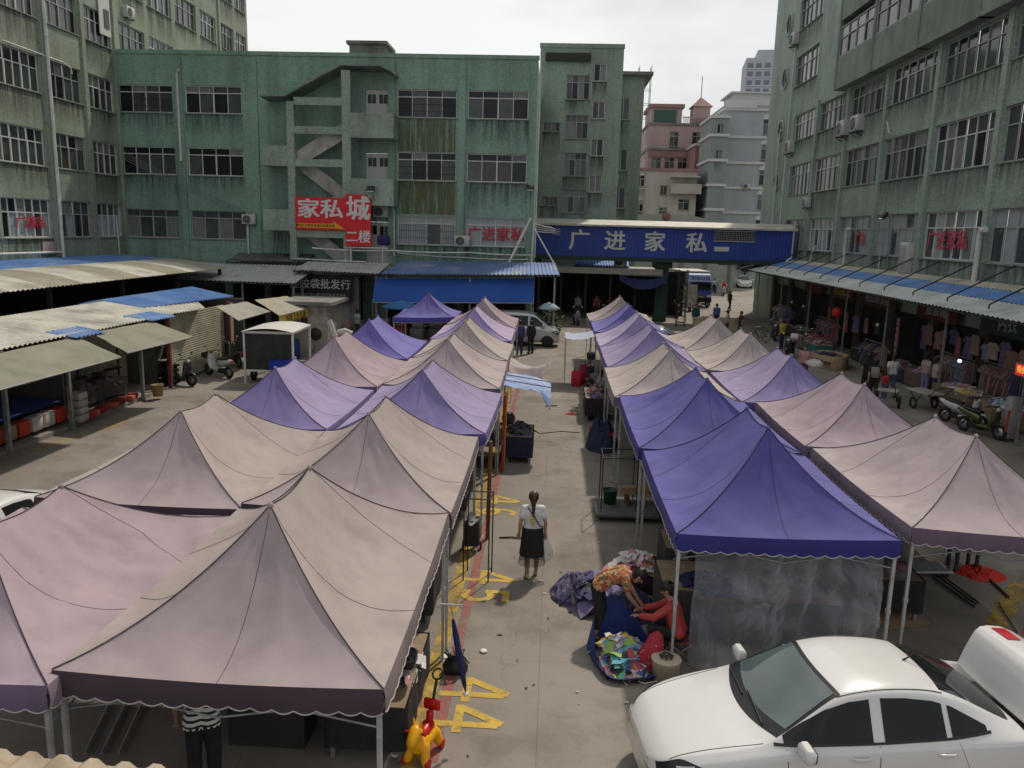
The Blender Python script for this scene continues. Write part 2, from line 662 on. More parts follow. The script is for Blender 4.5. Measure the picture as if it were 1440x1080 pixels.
GLYPH = {'4': [[(.10, -.40), (.10, .40)], [(-.27, -.07), (.24, -.07)], [(-.25, -.05), (.06, .46)]],
         '5': [[(.16, .36), (-.15, .36)], [(-.15, .38), (-.17, .04)], [(-.17, .06), (.04, .12), (.16, .0), (.16, -.2), (.04, -.34), (-.18, -.30)]],
         '6': [[(.14, .33), (0, .38), (-.13, .24), (-.18, 0), (-.15, -.25), (0, -.36), (.13, -.26), (.15, -.10), (.06, .02), (-.08, .0), (-.16, -.08)]]}
def digits(a, b, pa, pb, nm):
    """a stall number painted sideways, its tops toward +x"""
    mb = MB()
    q = 0
    for ch, (px, py) in ((a, pa), (b, pb)):
        for line in GLYPH[ch]:
            for (x0, y0), (x1, y1) in zip(line, line[1:]):
                dx, dy = (x1 - x0), (y1 - y0)
                k = .03 / max(.01, math.hypot(dx, dy))
                strip(mb, (px + y0 - dy * k, py - x0 + dx * k), (px + y1 + dy * k, py - x1 - dx * k), .115, .006 + .0003 * q, 0, 6)
                q += 1
    struct(nm, mb, YEL)
p1, p2 = G(664, 971), G(652, 1012)
digits('4', '4', (p1.x, p1.y), (p2.x, p2.y), 'painted_stall_number')
p1, p2 = G(684, 816), G(682, 832)
digits('4', '5', (p1.x, p1.y + .10), (p2.x, p2.y - .16), 'painted_stall_number')
p1, p2 = G(700, 707), G(700, 716)
digits('4', '6', (p1.x, p1.y + .18), (p2.x, p2.y - .20), 'painted_stall_number')

# raised edge before the shops on the left and the right
KERB = mat('kerb concrete', (.23, .21, .18), .85, var=.2, scale=3, bump=.3)
mb = MB()
mb.b2((-26, 14, 0), (-13.9, 26.6, .12))
mb.b2((-26, 26.6, 0), (-14.6, 40, .10))
struct('raised_pavement', mb, KERB)
mb = MB()
mb.b2((14.4, 12, 0), (16.5, 62, .10))
struct('raised_pavement', mb, KERB)

def stain_mat():
    m = worn_paint('rain stain below a sill', (.035, .036, .028), .5, 2.4)
    N, L = m.node_tree.nodes, m.node_tree.links
    tc, mp = N.new('ShaderNodeTexCoord'), N.new('ShaderNodeMapping')
    mp.inputs['Scale'].default_value = (1.6, 1.6, .10)
    L.new(tc.outputs['Object'], mp.inputs['Vector'])
    nz_ = [n for n in N if n.type == 'TEX_NOISE']
    for n in nz_:
        L.new(mp.outputs['Vector'], n.inputs['Vector'])
    b = N['Principled BSDF']
    a = b.inputs['Alpha'].links[0].from_socket
    sp, mu = N.new('ShaderNodeSeparateXYZ'), N.new('ShaderNodeMath')
    L.new(tc.outputs['Generated'], sp.inputs['Vector'])
    mu.operation = 'MULTIPLY'
    L.new(a, mu.inputs[0])
    mr = N.new('ShaderNodeMapRange')
    mr.inputs['To Max'].default_value = .62
    L.new(sp.outputs['Z'], mr.inputs['Value'])
    L.new(mr.outputs['Result'], mu.inputs[1])
    L.new(mu.outputs[0], b.inputs['Alpha'])
    return m
STAIN = stain_mat()
# ------------------------------------------------------------------ green factory building on the left
LB = thing('factory_building', 'long green factory block along the left edge, weathered yellowish walls and many strip windows', 'building', (-26, 20, 0))
lbays = [(0.4, 4.2), (4.7, 8.4), (8.9, 12.6), (13.1, 16.8), (17.0, 20.75), (21.5, 24.35), (25.05, 27.6)]
ubays = lbays + [(28.6, 31.6), (32.2, 35.4), (36.0, 39.2), (39.9, 42.6), (43.6, 46.0), (46.5, 48.6)]
holes = []
for k in range(8):
    z = 5.08 + 3.56 * k
    for (a, b) in (lbays if k < 3 else ubays):
        holes.append((a, b, z, z + (1.9 if k == 0 else 1.78)))
mb = MB()
wall(mb, (0, 0), (0, 1), 49, 3.6, 34, holes, .2)
mb.poly([(0, 0, 3.6), (-14, 0, 3.6), (-14, 0, 34), (0, 0, 34)])
mb.poly([(0, 49, 3.6), (-14, 49, 3.6), (-14, 49, 34), (0, 49, 34)])
mb.poly([(0, 0, 34), (0, 49, 34), (-14, 49, 34), (-14, 0, 34)])
for y in (13.0 - .15, 21.1, 24.7, 28.05, 43.2):
    mb.box((.05, y, 19), (.098, .34, 29.8))
mb.b2((-.02, 0, 0), (-14, 49, 3.6))
mb.build('wall', GREEN2, LB)
for k in range(8):
    z = 5.08 + 3.56 * k
    for i, (a, b) in enumerate(lbays if k < 3 else ubays):
        if a < 12 or (k > 4 and a < 25):
            continue
        fro = (k == 0)
        window(LB, (0, 0), (0, 1), a, b, z, z + (1.9 if k == 0 else 1.78), .2, 6 if b - a > 3.3 else 4, .64,
               pick=(lambda c, up: (5 if (not up and rnd.random() < .75) else None)) if fro else None,
               frame=FRAME_DULL if i % 2 else None)
for (yy, s) in ((18.9, '广进'), (20.0, '家私')):
    text('window_lettering', s, .62, lambda a, b, h: V((-.07 + h, yy + a - .25, 5.78 + b)), REDL, LB, .02)
mb = MB()
mb.box((.06, 27.2 - .2, 17.6), (.06, 1.1, 2.5))
mb.build('white_panel', mat('whitewashed wall', (.55, .55, .52), .8, var=.1), LB)
mb = MB()
mb.box((.1, 27.15, 17.25), (.05, .5, 1.0))
mb.build('panel_opening', G_DARK, LB)
mb = MB()
mb.box((.03, 20.3, 4.55), (.06, 1.05, .62))
mb.build('patched_wall_area', mat('pink patched plaster', (.33, .25, .24), .85, var=.3, scale=6), LB)

def wall_thing_pipe(path, r, label, m=None, cat='pipe', group=None, name='drain_pipe'):
    mb = MB()
    mb.tube(path, r, 10)
    o = mb.build(name, m or WHITEP)
    return tag(o, label, cat, group)
wall_thing_pipe([(-25.83, 41.25, 4.05), (-25.83, 41.25, 12), (-25.83, 41.2, 20), (-25.83, 41.2, 33)], .085,
                'tall pale drain pipe running full height on the left factory block', WHITEP)
wall_thing_pipe([(-25.9, 38, 9.9 + 4.2), (-25.9, 42.6, 14.05), (-25.9, 43.3, 13.9), (-25.9, 43.35, 13.6)], .035,
                'thin pale pipe crossing the left block below a window row', WHITEP)
wall_thing_pipe([(-25.85, 32, 4.36), (-25.85, 41.1, 4.32)], .06, 'level pale pipe low on the left factory block above the blue roof')
wall_thing_pipe([(-25.9, 46.9, 3.9), (-25.9, 46.8, 6.3)], .04, 'short upright pipe near the inner corner of the left block')

# ------------------------------------------------------------------ middle block with the open stairs
MBD = thing('market_building', 'four storey dark green block facing the yard with an open zigzag staircase', 'building', (-26.2, 48, 0))
X0 = 26.2
rows = [(5.08, 6.75), (8.8, 10.4), (12.35, 13.9)]
wins = [(.25, 3.5), (4.25, 7.62), (16.82, 20.3), (20.93, 24.45)]
holes = [(a, b, z0, z1) for (z0, z1) in rows for (a, b) in wins]
doors = [(14.95, 16.38, 3.7, 6.35), (14.95, 16.38, 7.45, 10.3), (14.95, 16.38, 11.1, 13.85)]
shops = [(.6, 6.2, 0, 3.0), (6.8, 10.8, 0, 3.0), (11.6, 14.7, 0, 3.1), (16.3, 20.3, 0, 3.1), (20.9, 24.6, 0, 3.1)]
mb = MB()
wall(mb, (0, 0), (1, 0), 24.92, 0, 15.76, holes + doors, .18)
wall(mb, (24.92, 0), (0, 1), 14, 0, 15.76, [], .1)
mb.poly([(0, 0, 15.4), (24.92, 0, 15.4), (24.92, 14, 15.4), (0, 14, 15.4)])
mb.b2((-.05, -.06, 15.62), (25.0, .22, 15.84))
for u in (3.86 - .2 + .25, 16.5, 20.6):
    mb.box((u, -.05, 9.6), (.42, .1, 11.6))
mb.box((24.72, -.05, 9.6), (.38, .1, 11.6))
mb.box((8.35, -.05, 9.6), (.5, .098, 11.6))
mb.build('wall', GREEN, MBD)
for r, (z0, z1) in enumerate(rows):
    for i, (a, b) in enumerate(wins):
        def pk(c, up, r=r, i=i):
            if r == 0 and i >= 2:
                return 5 if rnd.random() < .85 else 1
            if r == 0:
                return 2 if not up else 1
            return None if rnd.random() < .55 else 0
        window(MBD, (0, 0), (1, 0), a, b, z0, z1, .18, 4, .74, pick=pk, bars=(i == 2 and r != 0) or (i == 0 and r == 2) or (i == 2 and r == 0),
               frame=FRAME_DULL if (r == 0 and i < 2) else None)
text('window_lettering', '广进家私', .86, lambda a, b, h: V((22.72 + a, -.03 + .06 - h, 5.75 + b)), REDL, MBD, .022, sx=1.0)
WDOOR = mat('white painted door', (.5, .5, .47), .55, var=.1, scale=2, dirt_amt=.3, dirt_scale=2)
for (a, b, z0, z1) in doors:
    d = MB()
    d.box(((a + b) / 2, .13, (z0 + z1) / 2), (b - a - .04, .06, z1 - z0 - .04))
    for k in (-1, 1):
        d.box(((a + b) / 2 + k * .34, .095, z0 + .95), (.5, .02, 1.5))
        for q in (-1, 1):
            d.box(((a + b) / 2 + k * .34 + q * .13, .09, z1 - .5), (.22, .03, .5), 1)
    do = d.build('door', [WDOOR, G_DARK], MBD)
    h = MB()
    h.tube([((a + b) / 2 + .07, .07, z0 + 1.0), ((a + b) / 2 + .07, .07, z0 + 1.15)], .02)
    h.build('handle', IRON, do)
# water tank house on the roof
mb = MB()
mb.b2((13.9, .6, 15.4), (16.0, 2.8, 16.45))
mb.b2((13.75, .45, 16.45), (16.15, 2.95, 16.62))
mb.build('roof_hut', CONC, MBD)
# staircase : columns, landings, parapets, flights, roof
stz = -1.5
mb = MB()
for x, w, zt in ((14.2, .5, 14.62), (10.98, .42, 12.9)):
    mb.b2((x - w / 2, stz - .02, 0), (x + w / 2, stz + .42, zt))
for z in (5.35, 9.35, 11.15, 12.72):
    mb.b2((11.19, stz + .03, z), (13.95, stz + .3, z + .42))
mb.b2((11.19, stz + .03, 7.3), (13.95, stz + .3, 7.62))
mb.build('stair_column', GREEN3, MBD)
mb = MB()
for z0, z1 in ((7.25, 8.75), (11.0, 12.35)):
    mb = MB()
    mb.b2((14.451, stz, z0), (16.75, stz + .14, z1))
    mb.b2((16.75, stz, z0), (16.9, -.1, z1))
    mb.b2((14.451, stz + .14, z0), (16.75, -.001, z0 + .16))
    mb.build('balcony', GREEN3, MBD)
mb = MB()
mb.b2((14.451, stz, 3.5), (16.75, -.001, 3.66))
mb.build('landing', GREEN3, MBD)
for z0, z1 in ((9.35, 10.48), (5.7, 6.9)):
    mb = MB()
    mb.b2((9.4, stz, z0), (10.769, stz + .14, z1))
    mb.b2((9.25, stz, z0), (9.4, -.1, z1))
    mb.b2((9.4, stz + .14, z0), (10.769, -.001, z0 + .16))
    mb.build('balcony', GREEN3, MBD)
STAIRW = mat('whitewashed stair soffit', (.40, .39, .36), .85, var=.2, scale=2, dirt_amt=.5, dirt_scale=1.5)
def flight(x0, z0, x1, z1, ya, yb):
    mb = MB()
    n = 10
    for i in range(n):
        xa, xb = x0 + (x1 - x0) * i / n, x0 + (x1 - x0) * (i + 1) / n
        za, zb = z0 + (z1 - z0) * i / n, z0 + (z1 - z0) * (i + 1) / n
        mb.poly([(xa, ya, za - .2), (xb, ya, zb - .2), (xb, ya, zb), (xa, ya, zb)])
        mb.poly([(xa, ya, za - .2), (xb, ya, zb - .2), (xb, yb, zb - .2), (xa, yb, za - .2)])
        mb.poly([(xa, ya, zb), (xb, ya, zb), (xb, yb, zb), (xa, yb, zb)])
        mb.poly([(xa, ya, za), (xa, ya, zb), (xa, yb, zb), (xa, yb, za)])
    # solid white parapet along the flight
    mb.poly([(x0, ya - .02, z0 - .2), (x1, ya - .02, z1 - .2), (x1, ya - .02, z1 + .75), (x0, ya - .02, z0 + .75)])
    mb.poly([(x0, ya + .06, z0 - .2), (x1, ya + .06, z1 - .2), (x1, ya + .06, z1 + .75), (x0, ya + .06, z0 + .75)])
    mb.poly([(x0, ya - .02, z0 + .75), (x1, ya - .02, z1 + .75), (x1, ya + .06, z1 + .75), (x0, ya + .06, z0 + .75)])
    mb.build('stair_flight', STAIRW, MBD)
flight(11.2, 9.5, 14.0, 11.15, stz + .42, -.75)
flight(14.0, 7.35, 11.2, 9.4, -.72, -.04)
flight(11.2, 5.8, 14.0, 7.35, stz + .42, -.75)
flight(14.0, 3.65, 11.2, 5.75, -.72, -.04)
flight(11.2, 2.0, 14.0, 3.6, stz + .42, -.75)
mb = MB()
prof = [(9.3, 13.2), (10.75, 13.25), (13.95, 14.93), (16.2, 14.93), (16.9, 14.6)]
ring = []
for x, z in prof:
    ring.append([V((x, stz - .16, z - .1)), V((x, stz - .16, z)), V((x, -.002, z + .05)), V((x, -.002, z - .14))])
mb.loft(ring, 0, True, True, smooth=False)
mb.build('stair_roof', mat('stained roof slab', (.20, .25, .205), .85, var=.25, scale=1.5, dirt_amt=.6), MBD)
# dark strip of wall below the first sill, behind the awnings: shop fronts
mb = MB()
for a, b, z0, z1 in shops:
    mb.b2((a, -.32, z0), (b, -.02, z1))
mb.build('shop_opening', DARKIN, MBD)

# drip stains below two windows are on the wall as moss
MOSS = worn_paint('moss and drip stains', (.13, .125, .06), .49, 2.2)
for n_ in MOSS.node_tree.nodes:
    if n_.type == 'TEX_NOISE':
        mp_ = MOSS.node_tree.nodes.new('ShaderNodeMapping')
        mp_.inputs['Scale'].default_value = (2.2, 1, .16)
        tc_ = MOSS.node_tree.nodes.new('ShaderNodeTexCoord')
        MOSS.node_tree.links.new(tc_.outputs['Object'], mp_.inputs['Vector'])
        MOSS.node_tree.links.new(mp_.outputs['Vector'], n_.inputs['Vector'])
for z0, z1 in ((10.44, 12.28), (6.85, 8.72)):
    mb = MB()
    mb.poly([(16.85, -.006, z0), (20.25, -.006, z0), (20.25, -.006, z1), (16.85, -.006, z1)])
    mb.build('moss_stain', MOSS, MBD)

# red furniture-mall sign on the staircase
SGN = thing('shop_sign', 'red furniture sign in two panels with white characters and a yellow arrow, on the staircase', 'sign', (-13.5, 46.35, 5.7))
REDB = mat('red sign board', (.62, .012, .02), .45, var=.06, scale=1.5)
mb = MB(); mb.b2((-1.5, 0, .1), (1.44, .1, 1.93)); mb.build('wide_panel', REDB, SGN)
mb = MB(); mb.b2((1.44, -.06, -.75), (2.92, .1, 2.14)); mb.build('tall_panel', REDB, SGN)
text('lettering', '家私', 1.12, lambda a, b, h: V((-.05 + a, -.004 - h, 1.22 + b)), WHITEL, SGN, .03, sx=1.22)
text('lettering', '城', 1.42, lambda a, b, h: V((2.18 + a, -.064 - h, 1.28 + b)), WHITEL, SGN, .03)
text('lettering', '二楼', .74, lambda a, b, h: V((2.17 + a, -.064 - h, -.28 + b)), WHITEL, SGN, .025)
AY = mat('yellow sign arrow', (.72, .30, .02), .5, var=.06)
mb = MB()
mb.prism([(-1.42, .2), (.85, .2), (.85, .2), (1.4, .14), (.72, .62), (.72, .46), (-1.42, .46)], .012, lambda a, b, h: V((a, -.003 - h, b)))
mb.build('arrow', AY, SGN)
text('lettering', '家私办公家具 床垫沙发餐台椅', .17, lambda a, b, h: V((-.35 + a, -.016 - h, .33 + b)), mat('dark sign text', (.12, .05, .01), .7), SGN, .01)

# ------------------------------------------------------------------ second green block behind the bridge
B2 = thing('apartment_block', 'narrow taller green block with small side windows behind the blue bridge', 'building', (-1.5, 62, 0))
h1 = [(3.95, 4.9, z, z + 1.25) for z in (17.0, 14.35, 11.7, 9.05)]
h2 = [(2.0, 3.7, z, z + 1.7) for z in (15.7, 12.9, 10.2, 7.5)]
h3 = [(.4, 1.6, z, z + .65) for z in (13.4, 8.0)]
mb = MB()
wall(mb, (0, 0), (1, 0), 6.1, 0, 19.5, h1 + h2 + h3, .15)
wall(mb, (6.1, 0), (0, 1), 9, 0, 19.5, [], .1)
mb.poly([(0, 0, 19.5), (6.1, 0, 19.5), (6.1, 9, 19.5), (0, 9, 19.5)])
mb.poly([(0, 0, 0), (0, 9, 0), (0, 9, 19.5), (0, 0, 19.5)])
mb.b2((-.05, -.04, 19.3), (6.15, .2, 19.6))
mb.build('wall', GREEN3, B2)
mb = MB(); mb.b2((.4, -.25, 18.35), (3.7, -.01, 18.9)); mb.build('roof_beam', IRON, B2)
for h in h1:
    window(B2, (0, 0), (1, 0), *h, .15, 2, 1, bar=.06)
for h in h2:
    window(B2, (0, 0), (1, 0), *h, .15, 4, .7, bar=.05, frame=FRAME_DULL)
for h in h3:
    window(B2, (0, 0), (1, 0), *h, .15, 4, 1, bar=.04, frame=FRAME_DULL)
WG = thing('apartment_wing', 'lower green wing set back at the right of the narrow block', 'building', (4.62, 71.5, 0))
mb = MB()
hs = [(.3, 1.4, z, z + 1.8) for z in (15.6, 11.4, 8.2)]
wall(mb, (0, 0), (1, 0), 2.55, 0, 19.2, hs, .15)
wall(mb, (2.55, 0), (0, 1), 8, 0, 19.2, [], .1)
mb.poly([(0, 0, 19.2), (2.55, 0, 19.2), (2.55, 8, 19.2), (0, 8, 19.2)])
mb.build('wall', GREEN3, WG)
mb = MB(); mb.b2((-.1, -.5, 19.2), (3.2, 8.2, 19.45)); mb.build('roof_edge', CONC, WG)
for h in hs:
    window(WG, (0, 0), (1, 0), *h, .15, 2, 1, bar=.06)

# ------------------------------------------------------------------ blue covered bridge between the blocks
BR = thing('covered_bridge', 'long blue clad footbridge with white furniture characters crossing the yard', 'bridge', (0, 56, 0))
BLUEC = mat('blue corrugated cladding', (.026, .062, .33), .5, var=.1, scale=.8, streak=.25, dirt=(.02, .03, .12))
mb = MB()
bx0, bx1, bz0, bz1 = -2.6, 16.42, 4.45, 6.5
rings = []
n = 160
for i in range(n + 1):
    x = bx0 + (bx1 - bx0) * i / n
    d = .010 if i % 2 else 0
    rings.append([V((x, d, bz0)), V((x, d, bz1))])
mb.loft(rings, 0, False, False, smooth=False)
mb.poly([(bx0, 2.6, bz0), (bx1, 2.6, bz0), (bx1, 2.6, bz1), (bx0, 2.6, bz1)])
mb.poly([(bx0, 0, bz0), (bx0, 2.6, bz0), (bx0, 2.6, bz1), (bx0, 0, bz1)])
mb.poly([(bx0, .03, bz0 + .01), (bx1, .03, bz0 + .01), (bx1, 2.6, bz0 + .01), (bx0, 2.6, bz0 + .01)])
mb.build('cladding', BLUEC, BR)
mb = MB()
mb.b2((bx0, -.05, bz0 - .28), (bx1, 2.65, bz0 - .005))
mb.build('girder', mat('dark green steel girder', (.02, .045, .035), .6, var=.2), BR)
mb = MB()
rings = []
for i in range(39):
    x = bx0 - .1 + (bx1 - bx0 + .1) * i / 38
    rings.append([V((x, -.3, bz1 - .02 + (.015 if i % 2 else 0))), V((x, -.3, bz1 + .1)), V((x, 1.3, bz1 + .46)), V((x, 2.9, bz1 + .1)), V((x, 2.9, bz1 - .02))])
mb.loft(rings, 0, False, False, smooth=False)
mb.build('roof', mat('cream roof sheet', (.52, .49, .43), .55, var=.12, scale=1, dirt_amt=.3), BR)
mb = MB()
mb.b2((10.9, -.03, 5.72), (13.6, -.012, 6.38))
wv = mb.build('grille_window', G_DARK, BR)
mb = MB()
for i in range(25):
    mb.box((10.92 + i * .1117, -.045, 6.05), (.02, .02, .66))
for i in range(6):
    mb.box((12.25, -.05, 5.74 + i * .124), (2.7, .018, .02))
mb.box((12.25, -.04, 5.7), (2.8, .05, .06)); mb.box((12.25, -.04, 6.4), (2.8, .05, .06))
mb.build('grille', ALUD, wv)
for s, x in (('广', 2.18), ('进', 4.62), ('家', 7.34), ('私', 10.19)):
    text('lettering', s, 1.42, lambda a, b, h: V((x - .45 + a, -.005 - h, 5.46 + b)), WHITEL, BR, .028, ext=.02, sx=1.05)
mb = MB(); mb.b2((10.95, -.03, 5.02), (11.95, -.01, 5.32)); mb.build('notice_plate', WHITEL, BR)
mb = MB()
mb.b2((7.2, .6, 0), (8.05, 1.6, bz0 - .282))
mb.b2((7.0, .4, bz0 - .7), (8.25, 1.8, bz0 - .285))
mb.build('pillar', mat('dark green painted pillar', (.018, .05, .036), .6, var=.2, scale=2), BR)
mb = MB()
mb.tube([(16.2, -.16, 7.2), (16.2, -.16, 5.1), (16.15, -.2, 4.7), (15.85, -.3, 4.55), (15.8, -.3, 3.9)], .07, 10)
mb.build('drain_pipe', WHITEP, BR)

# ------------------------------------------------------------------ green factory block on the right
RB = thing('factory_building', 'tall green factory block along the right with strip windows and an overhanging upper part', 'building', (16.5, 66.5, 0))
bays = [(1.6, 4.2)]
u = 7.25
while u < 50:
    bays.append((u, u + 4.95)); u += 5.5
lo = [(5.3, 7.3), (8.98, 11.0), (12.65, 14.38)]
holes = [(a, b, z0, z1) for z0, z1 in lo for a, b in bays[1:]]
holes += [(6.5, 11.45, 16.4, 18.4), (6.5, 11.45, 20.1, 22.1), (6.5, 11.45, 23.8, 25.8)]
mb = MB()
wall(mb, (0, 0), (0, -1), 54, 3.2, 30, holes, .2)
mb.poly([(0, 0, 0), (14, 0, 0), (14, 0, 30), (0, 0, 30)])
mb.poly([(0, 0, 30), (14, 0, 30), (14, -54, 30), (0, -54, 30)])
mb.b2((.03, -54, 0), (14, 0, 3.2))
for a, b in bays[2:]:
    mb.box((-.055, -(a - .275), 9.2), (.108, .36, 10.9))
mb.build('wall', GREEN3, RB)
def red_pk(c, up):
    return 5 if rnd.random() < .5 else (1 if rnd.random() < .5 else 2)
for z0, z1 in lo:
    for i, (a, b) in enumerate(bays[1:]):
        if a > 40.5:
            continue
        window(RB, (0, 0), (0, -1), a, b, z0, z1, .2, 6, .66, pick=red_pk if z0 < 6 else None, frame=FRAME_DULL if (i + int(z0)) % 3 else None)
for z0, z1 in ((16.4, 18.4), (20.1, 22.1), (23.8, 25.8)):
    window(RB, (0, 0), (0, -1), 6.5, 11.45, z0, z1, .2, 5, .66, frame=FRAME_DULL)
for uu, s, sz in ((30.4, '广进', .85), (32.2, '家私', .85), (21.6, '广告', .75)):
    text('window_lettering', s, sz, lambda a, b, h: V((.03 + .04 - h, -(uu + a), 6.05 + b)), mat('red window film', (.46, .06, .10), .6, var=.3, scale=4), RB, .03)
# round windows in the flat end bay
for z in (6.6, 10.2, 13.8, 17.5, 21.2):
    mb = MB()
    mb.torus((-.03, -4.0, z), .72, .09, 'X', 24, 6)
    wo = mb.build('round_window', [ALUD], RB)
    mb = MB()
    mb.lathe([(.001, -.02), (.70, -.02), (.70, .02)], (-.02, -4.0, z), 24, 0, 'X', caps=False)
    mb.box((-.05, -4.0, z), (.04, .05, 1.4), 1)
    mb.build('pane', [G_DARK, ALUD], wo)
# upper storeys stand out over the yard, open loggias between fins
mb = MB()
zf = 14.5
fins = [17.0 + 5.35 * k for k in range(7)]
for k in range(len(fins) - 1):
    a, b = fins[k], fins[k + 1]
    for f in range(4):
        z = zf + 3.75 * f
        mb.b2((-.60, -b + .001, z), (-.48, -a - .001, z + 1.75))
        mb.b2((-.48, -b + .001, z), (-.001, -a - .001, z + .16))
for a in fins:
    mb.b2((-.64, -a - .12, zf), (-.001, -a + .12, 30))
mb.build('overhang', mat('grey green render', (.205, .245, .20), .7, var=.2, scale=.8, streak=.6, dirt_amt=.4), RB)
mb = MB()
for k in range(len(fins) - 1):
    a, b = fins[k] + .25, fins[k + 1] - .25
    for f in range(4):
        z = zf + 3.75 * f + 1.75
        mb.poly([(-.012, -a, z), (-.012, -b, z), (-.012, -b, z + 1.75), (-.012, -a, z + 1.75)])
mb.build('loggia_glazing', G_GREY, RB)
for k in range(len(fins) - 1):
    a, b = fins[k] + .2, fins[k + 1] - .2
    for f in range(2):
        z = zf + 3.75 * f + 1.76
        window(RB, (-.62, 0), (0, -1), a, b, z, z + 1.6, .12, 4, .62, sill=False, frame=FRAME_DULL)

# the pipes on the right block
for y, zt, r, nmx, xx in ((31.9, 6.5, .11, 'stout pale vent pipe with a bent top at the right block, nearest one', 16.25),
                      (46.0, 6.6, .09, 'pale vent pipe with a bent top halfway along the right block', 16.2)):
    wall_thing_pipe([(xx, y, 4.4), (xx, y, zt - .2), (xx - .02, y - .1, zt), (xx - .05, y - .45, zt + .03)], r, nmx)
wall_thing_pipe([(16.3, 62.0, 4), (16.3, 62.0, 13.6), (16.3, 61.7, 13.8)], .08, 'tall pale pipe beside the round windows of the right block')
wall_thing_pipe([(16.4, 60.3, 4), (16.4, 60.3, 20)], .05, 'thin upright pipe left of the first window bay of the right block')
wall_thing_pipe([(16.35, 41.4, 4.6), (16.35, 41.4, 11.1), (16.35, 42.0, 11.3), (16.35, 42.4, 11.9)], .03, 'thin white hose hanging from the twin air conditioners on the right block')
wall_thing_pipe([(16.3, 52.3, 4.3), (16.2, 51.6, 5.2), (16.3, 51.4, 5.6)], .06, 'short crooked pale pipe above the right awning beside the bridge')
# ------------------------------------------------------------------ far buildings beyond the bridge
def far_block(name, label, x, y, w, d, h, m, wins, bands=(), bandm=None, flat=None, awn=False):
    t = thing(name, label, 'building', (x, y, 0))
    mb = MB()
    wall(mb, (0, 0), (1, 0), w, 0, h, [q[:4] for q in wins], .2)
    wall(mb, (0, d), (0, -1), d, 0, h, [], .1)
    wall(mb, (w, 0), (0, 1), d, 0, h, [], .1)
    mb.poly([(0, 0, h), (w, 0, h), (w, d, h), (0, d, h)])
    mb.build('wall', m, t)
    for q in wins:
        window(t, (0, 0), (1, 0), *q[:4], .2, q[4] if len(q) > 4 else 2, .7 if q[3] - q[2] > 1.2 else 1, bar=.07, frame=FRAME_DULL)
    if bands:
        mb = MB()
        for z in bands:
            mb.b2((-.18, -.18, z), (w + .18, d, z + .32))
        mb.build('cornice', bandm or CONC, t)
    return t
CREAM = mat('cream render far house', (.42, .385, .34), .85, var=.12, scale=.4, streak=.4, dirt=(.2, .17, .14))
PINK = mat('pink tile far house', (.42, .31, .295), .8, var=.12, scale=.4, streak=.3, dirt=(.2, .13, .12))
REDT = mat('brick red tile far house', (.275, .16, .145), .8, var=.14, scale=.5)
GREYB = mat('pale grey tile far house', (.33, .36, .385), .8, var=.1, scale=.3, streak=.35, dirt=(.2, .21, .22))
GREYW = mat('off white trim', (.52, .53, .53), .8, var=.08)
cr = far_block('cream_house', 'cream house with small barred windows and a roof terrace behind the bridge', 9.2, 105, 8.6, 10, 14.0,
               CREAM, [(.4, 2.0, z, z + 1.4, 3) for z in (12.0, 8.9, 6.0)] + [(4.0, 4.9, 11.0, 12.2, 2), (4.0, 5.0, 8.2, 9.5, 2), (6.4, 7.8, 9.2, 10.6, 2), (6.4, 7.8, 6.4, 7.6, 2)],
               (14.0,), REDT)
mb = MB()
mb.b2((5.2, -1.2, 11.2), (9.0, -.0, 12.4)); mb.b2((5.2, -1.2, 13.2), (8.8, .0, 13.4))
mb.build('balcony', CREAM, cr)
far_block('pink_house', 'pink and brick red apartment house with a little pyramid roof tower', 13.0, 120, 9.0, 12, 21.6, PINK,
          [(3.0, 4.3, 18.6, 20.6), (6.2, 8.4, 18.8, 20.6, 3)] + [(.6 + 1.9 * k, 2.0 + 1.9 * k, 15.3, 17.0, 2) for k in range(4)] +
          [(.6 + 1.9 * k, 2.0 + 1.9 * k, 11.7, 13.2, 2) for k in range(4)], (18.0, 21.5))
pk = [o for o in COL.objects if o.name == 'pink_house'][0]
mb = MB()
mb.b2((.2, -.14, 13.4), (8.8, -.004, 15.1)); mb.b2((.2, -.14, 17.1), (8.8, -.004, 17.9)); mb.b2((8.2, -.14, 9), (8.99, -.008, 13.39))
mb.build('red_tile_band', REDT, pk)
mb = MB()
mb.b2((.2, .2, 21.6), (4.6, 8, 23.9)); mb.b2((6.2, .4, 21.6), (8.6, 3.2, 24.2))
mb.build('roof_room', PINK, pk)
mb = MB()
mb.b2((.6, .1, 21.9), (3.8, .199, 23.6))
mb.build('green_shutter', mat('green far shutter', (.05, .11, .08), .7), pk)
mb = MB()
q = [(5.9, .1, 24.2), (8.9, .1, 24.2), (8.9, 3.5, 24.2), (5.9, 3.5, 24.2)]
ap = (7.4, 1.8, 25.7)
for i in range(4):
    mb.poly([q[i], q[(i + 1) % 4], ap])
mb.poly(q)
mb.b2((-.1, -.1, 23.9), (4.9, 8.2, 24.4))
mb.build('roof', REDT, pk)
mb = MB()
for k in range(16):
    mb.box((4.9 + .09 * 0 + k * .28, .05, 22.25), (.12, .12, .7))
mb.box((7.0, .05, 22.65), (4.6, .18, .12))
mb.build('balustrade', PINK, pk)
mb = MB(); mb.tube([(7.4, 1.8, 25.6), (7.4, 1.8, 28.5)], .05, 6); mb.build('antenna', IRON, pk)
rh = far_block('brick_red_house', 'narrow brick red side house between the pink house and the grey tower block', 18.6, 113, 3.1, 10, 18.2, REDT,
          [(.5, 2.2, z, z + 1.9, 2) for z in (15.6, 12.7, 9.8, 7.2)], (18.0,), GREYW)
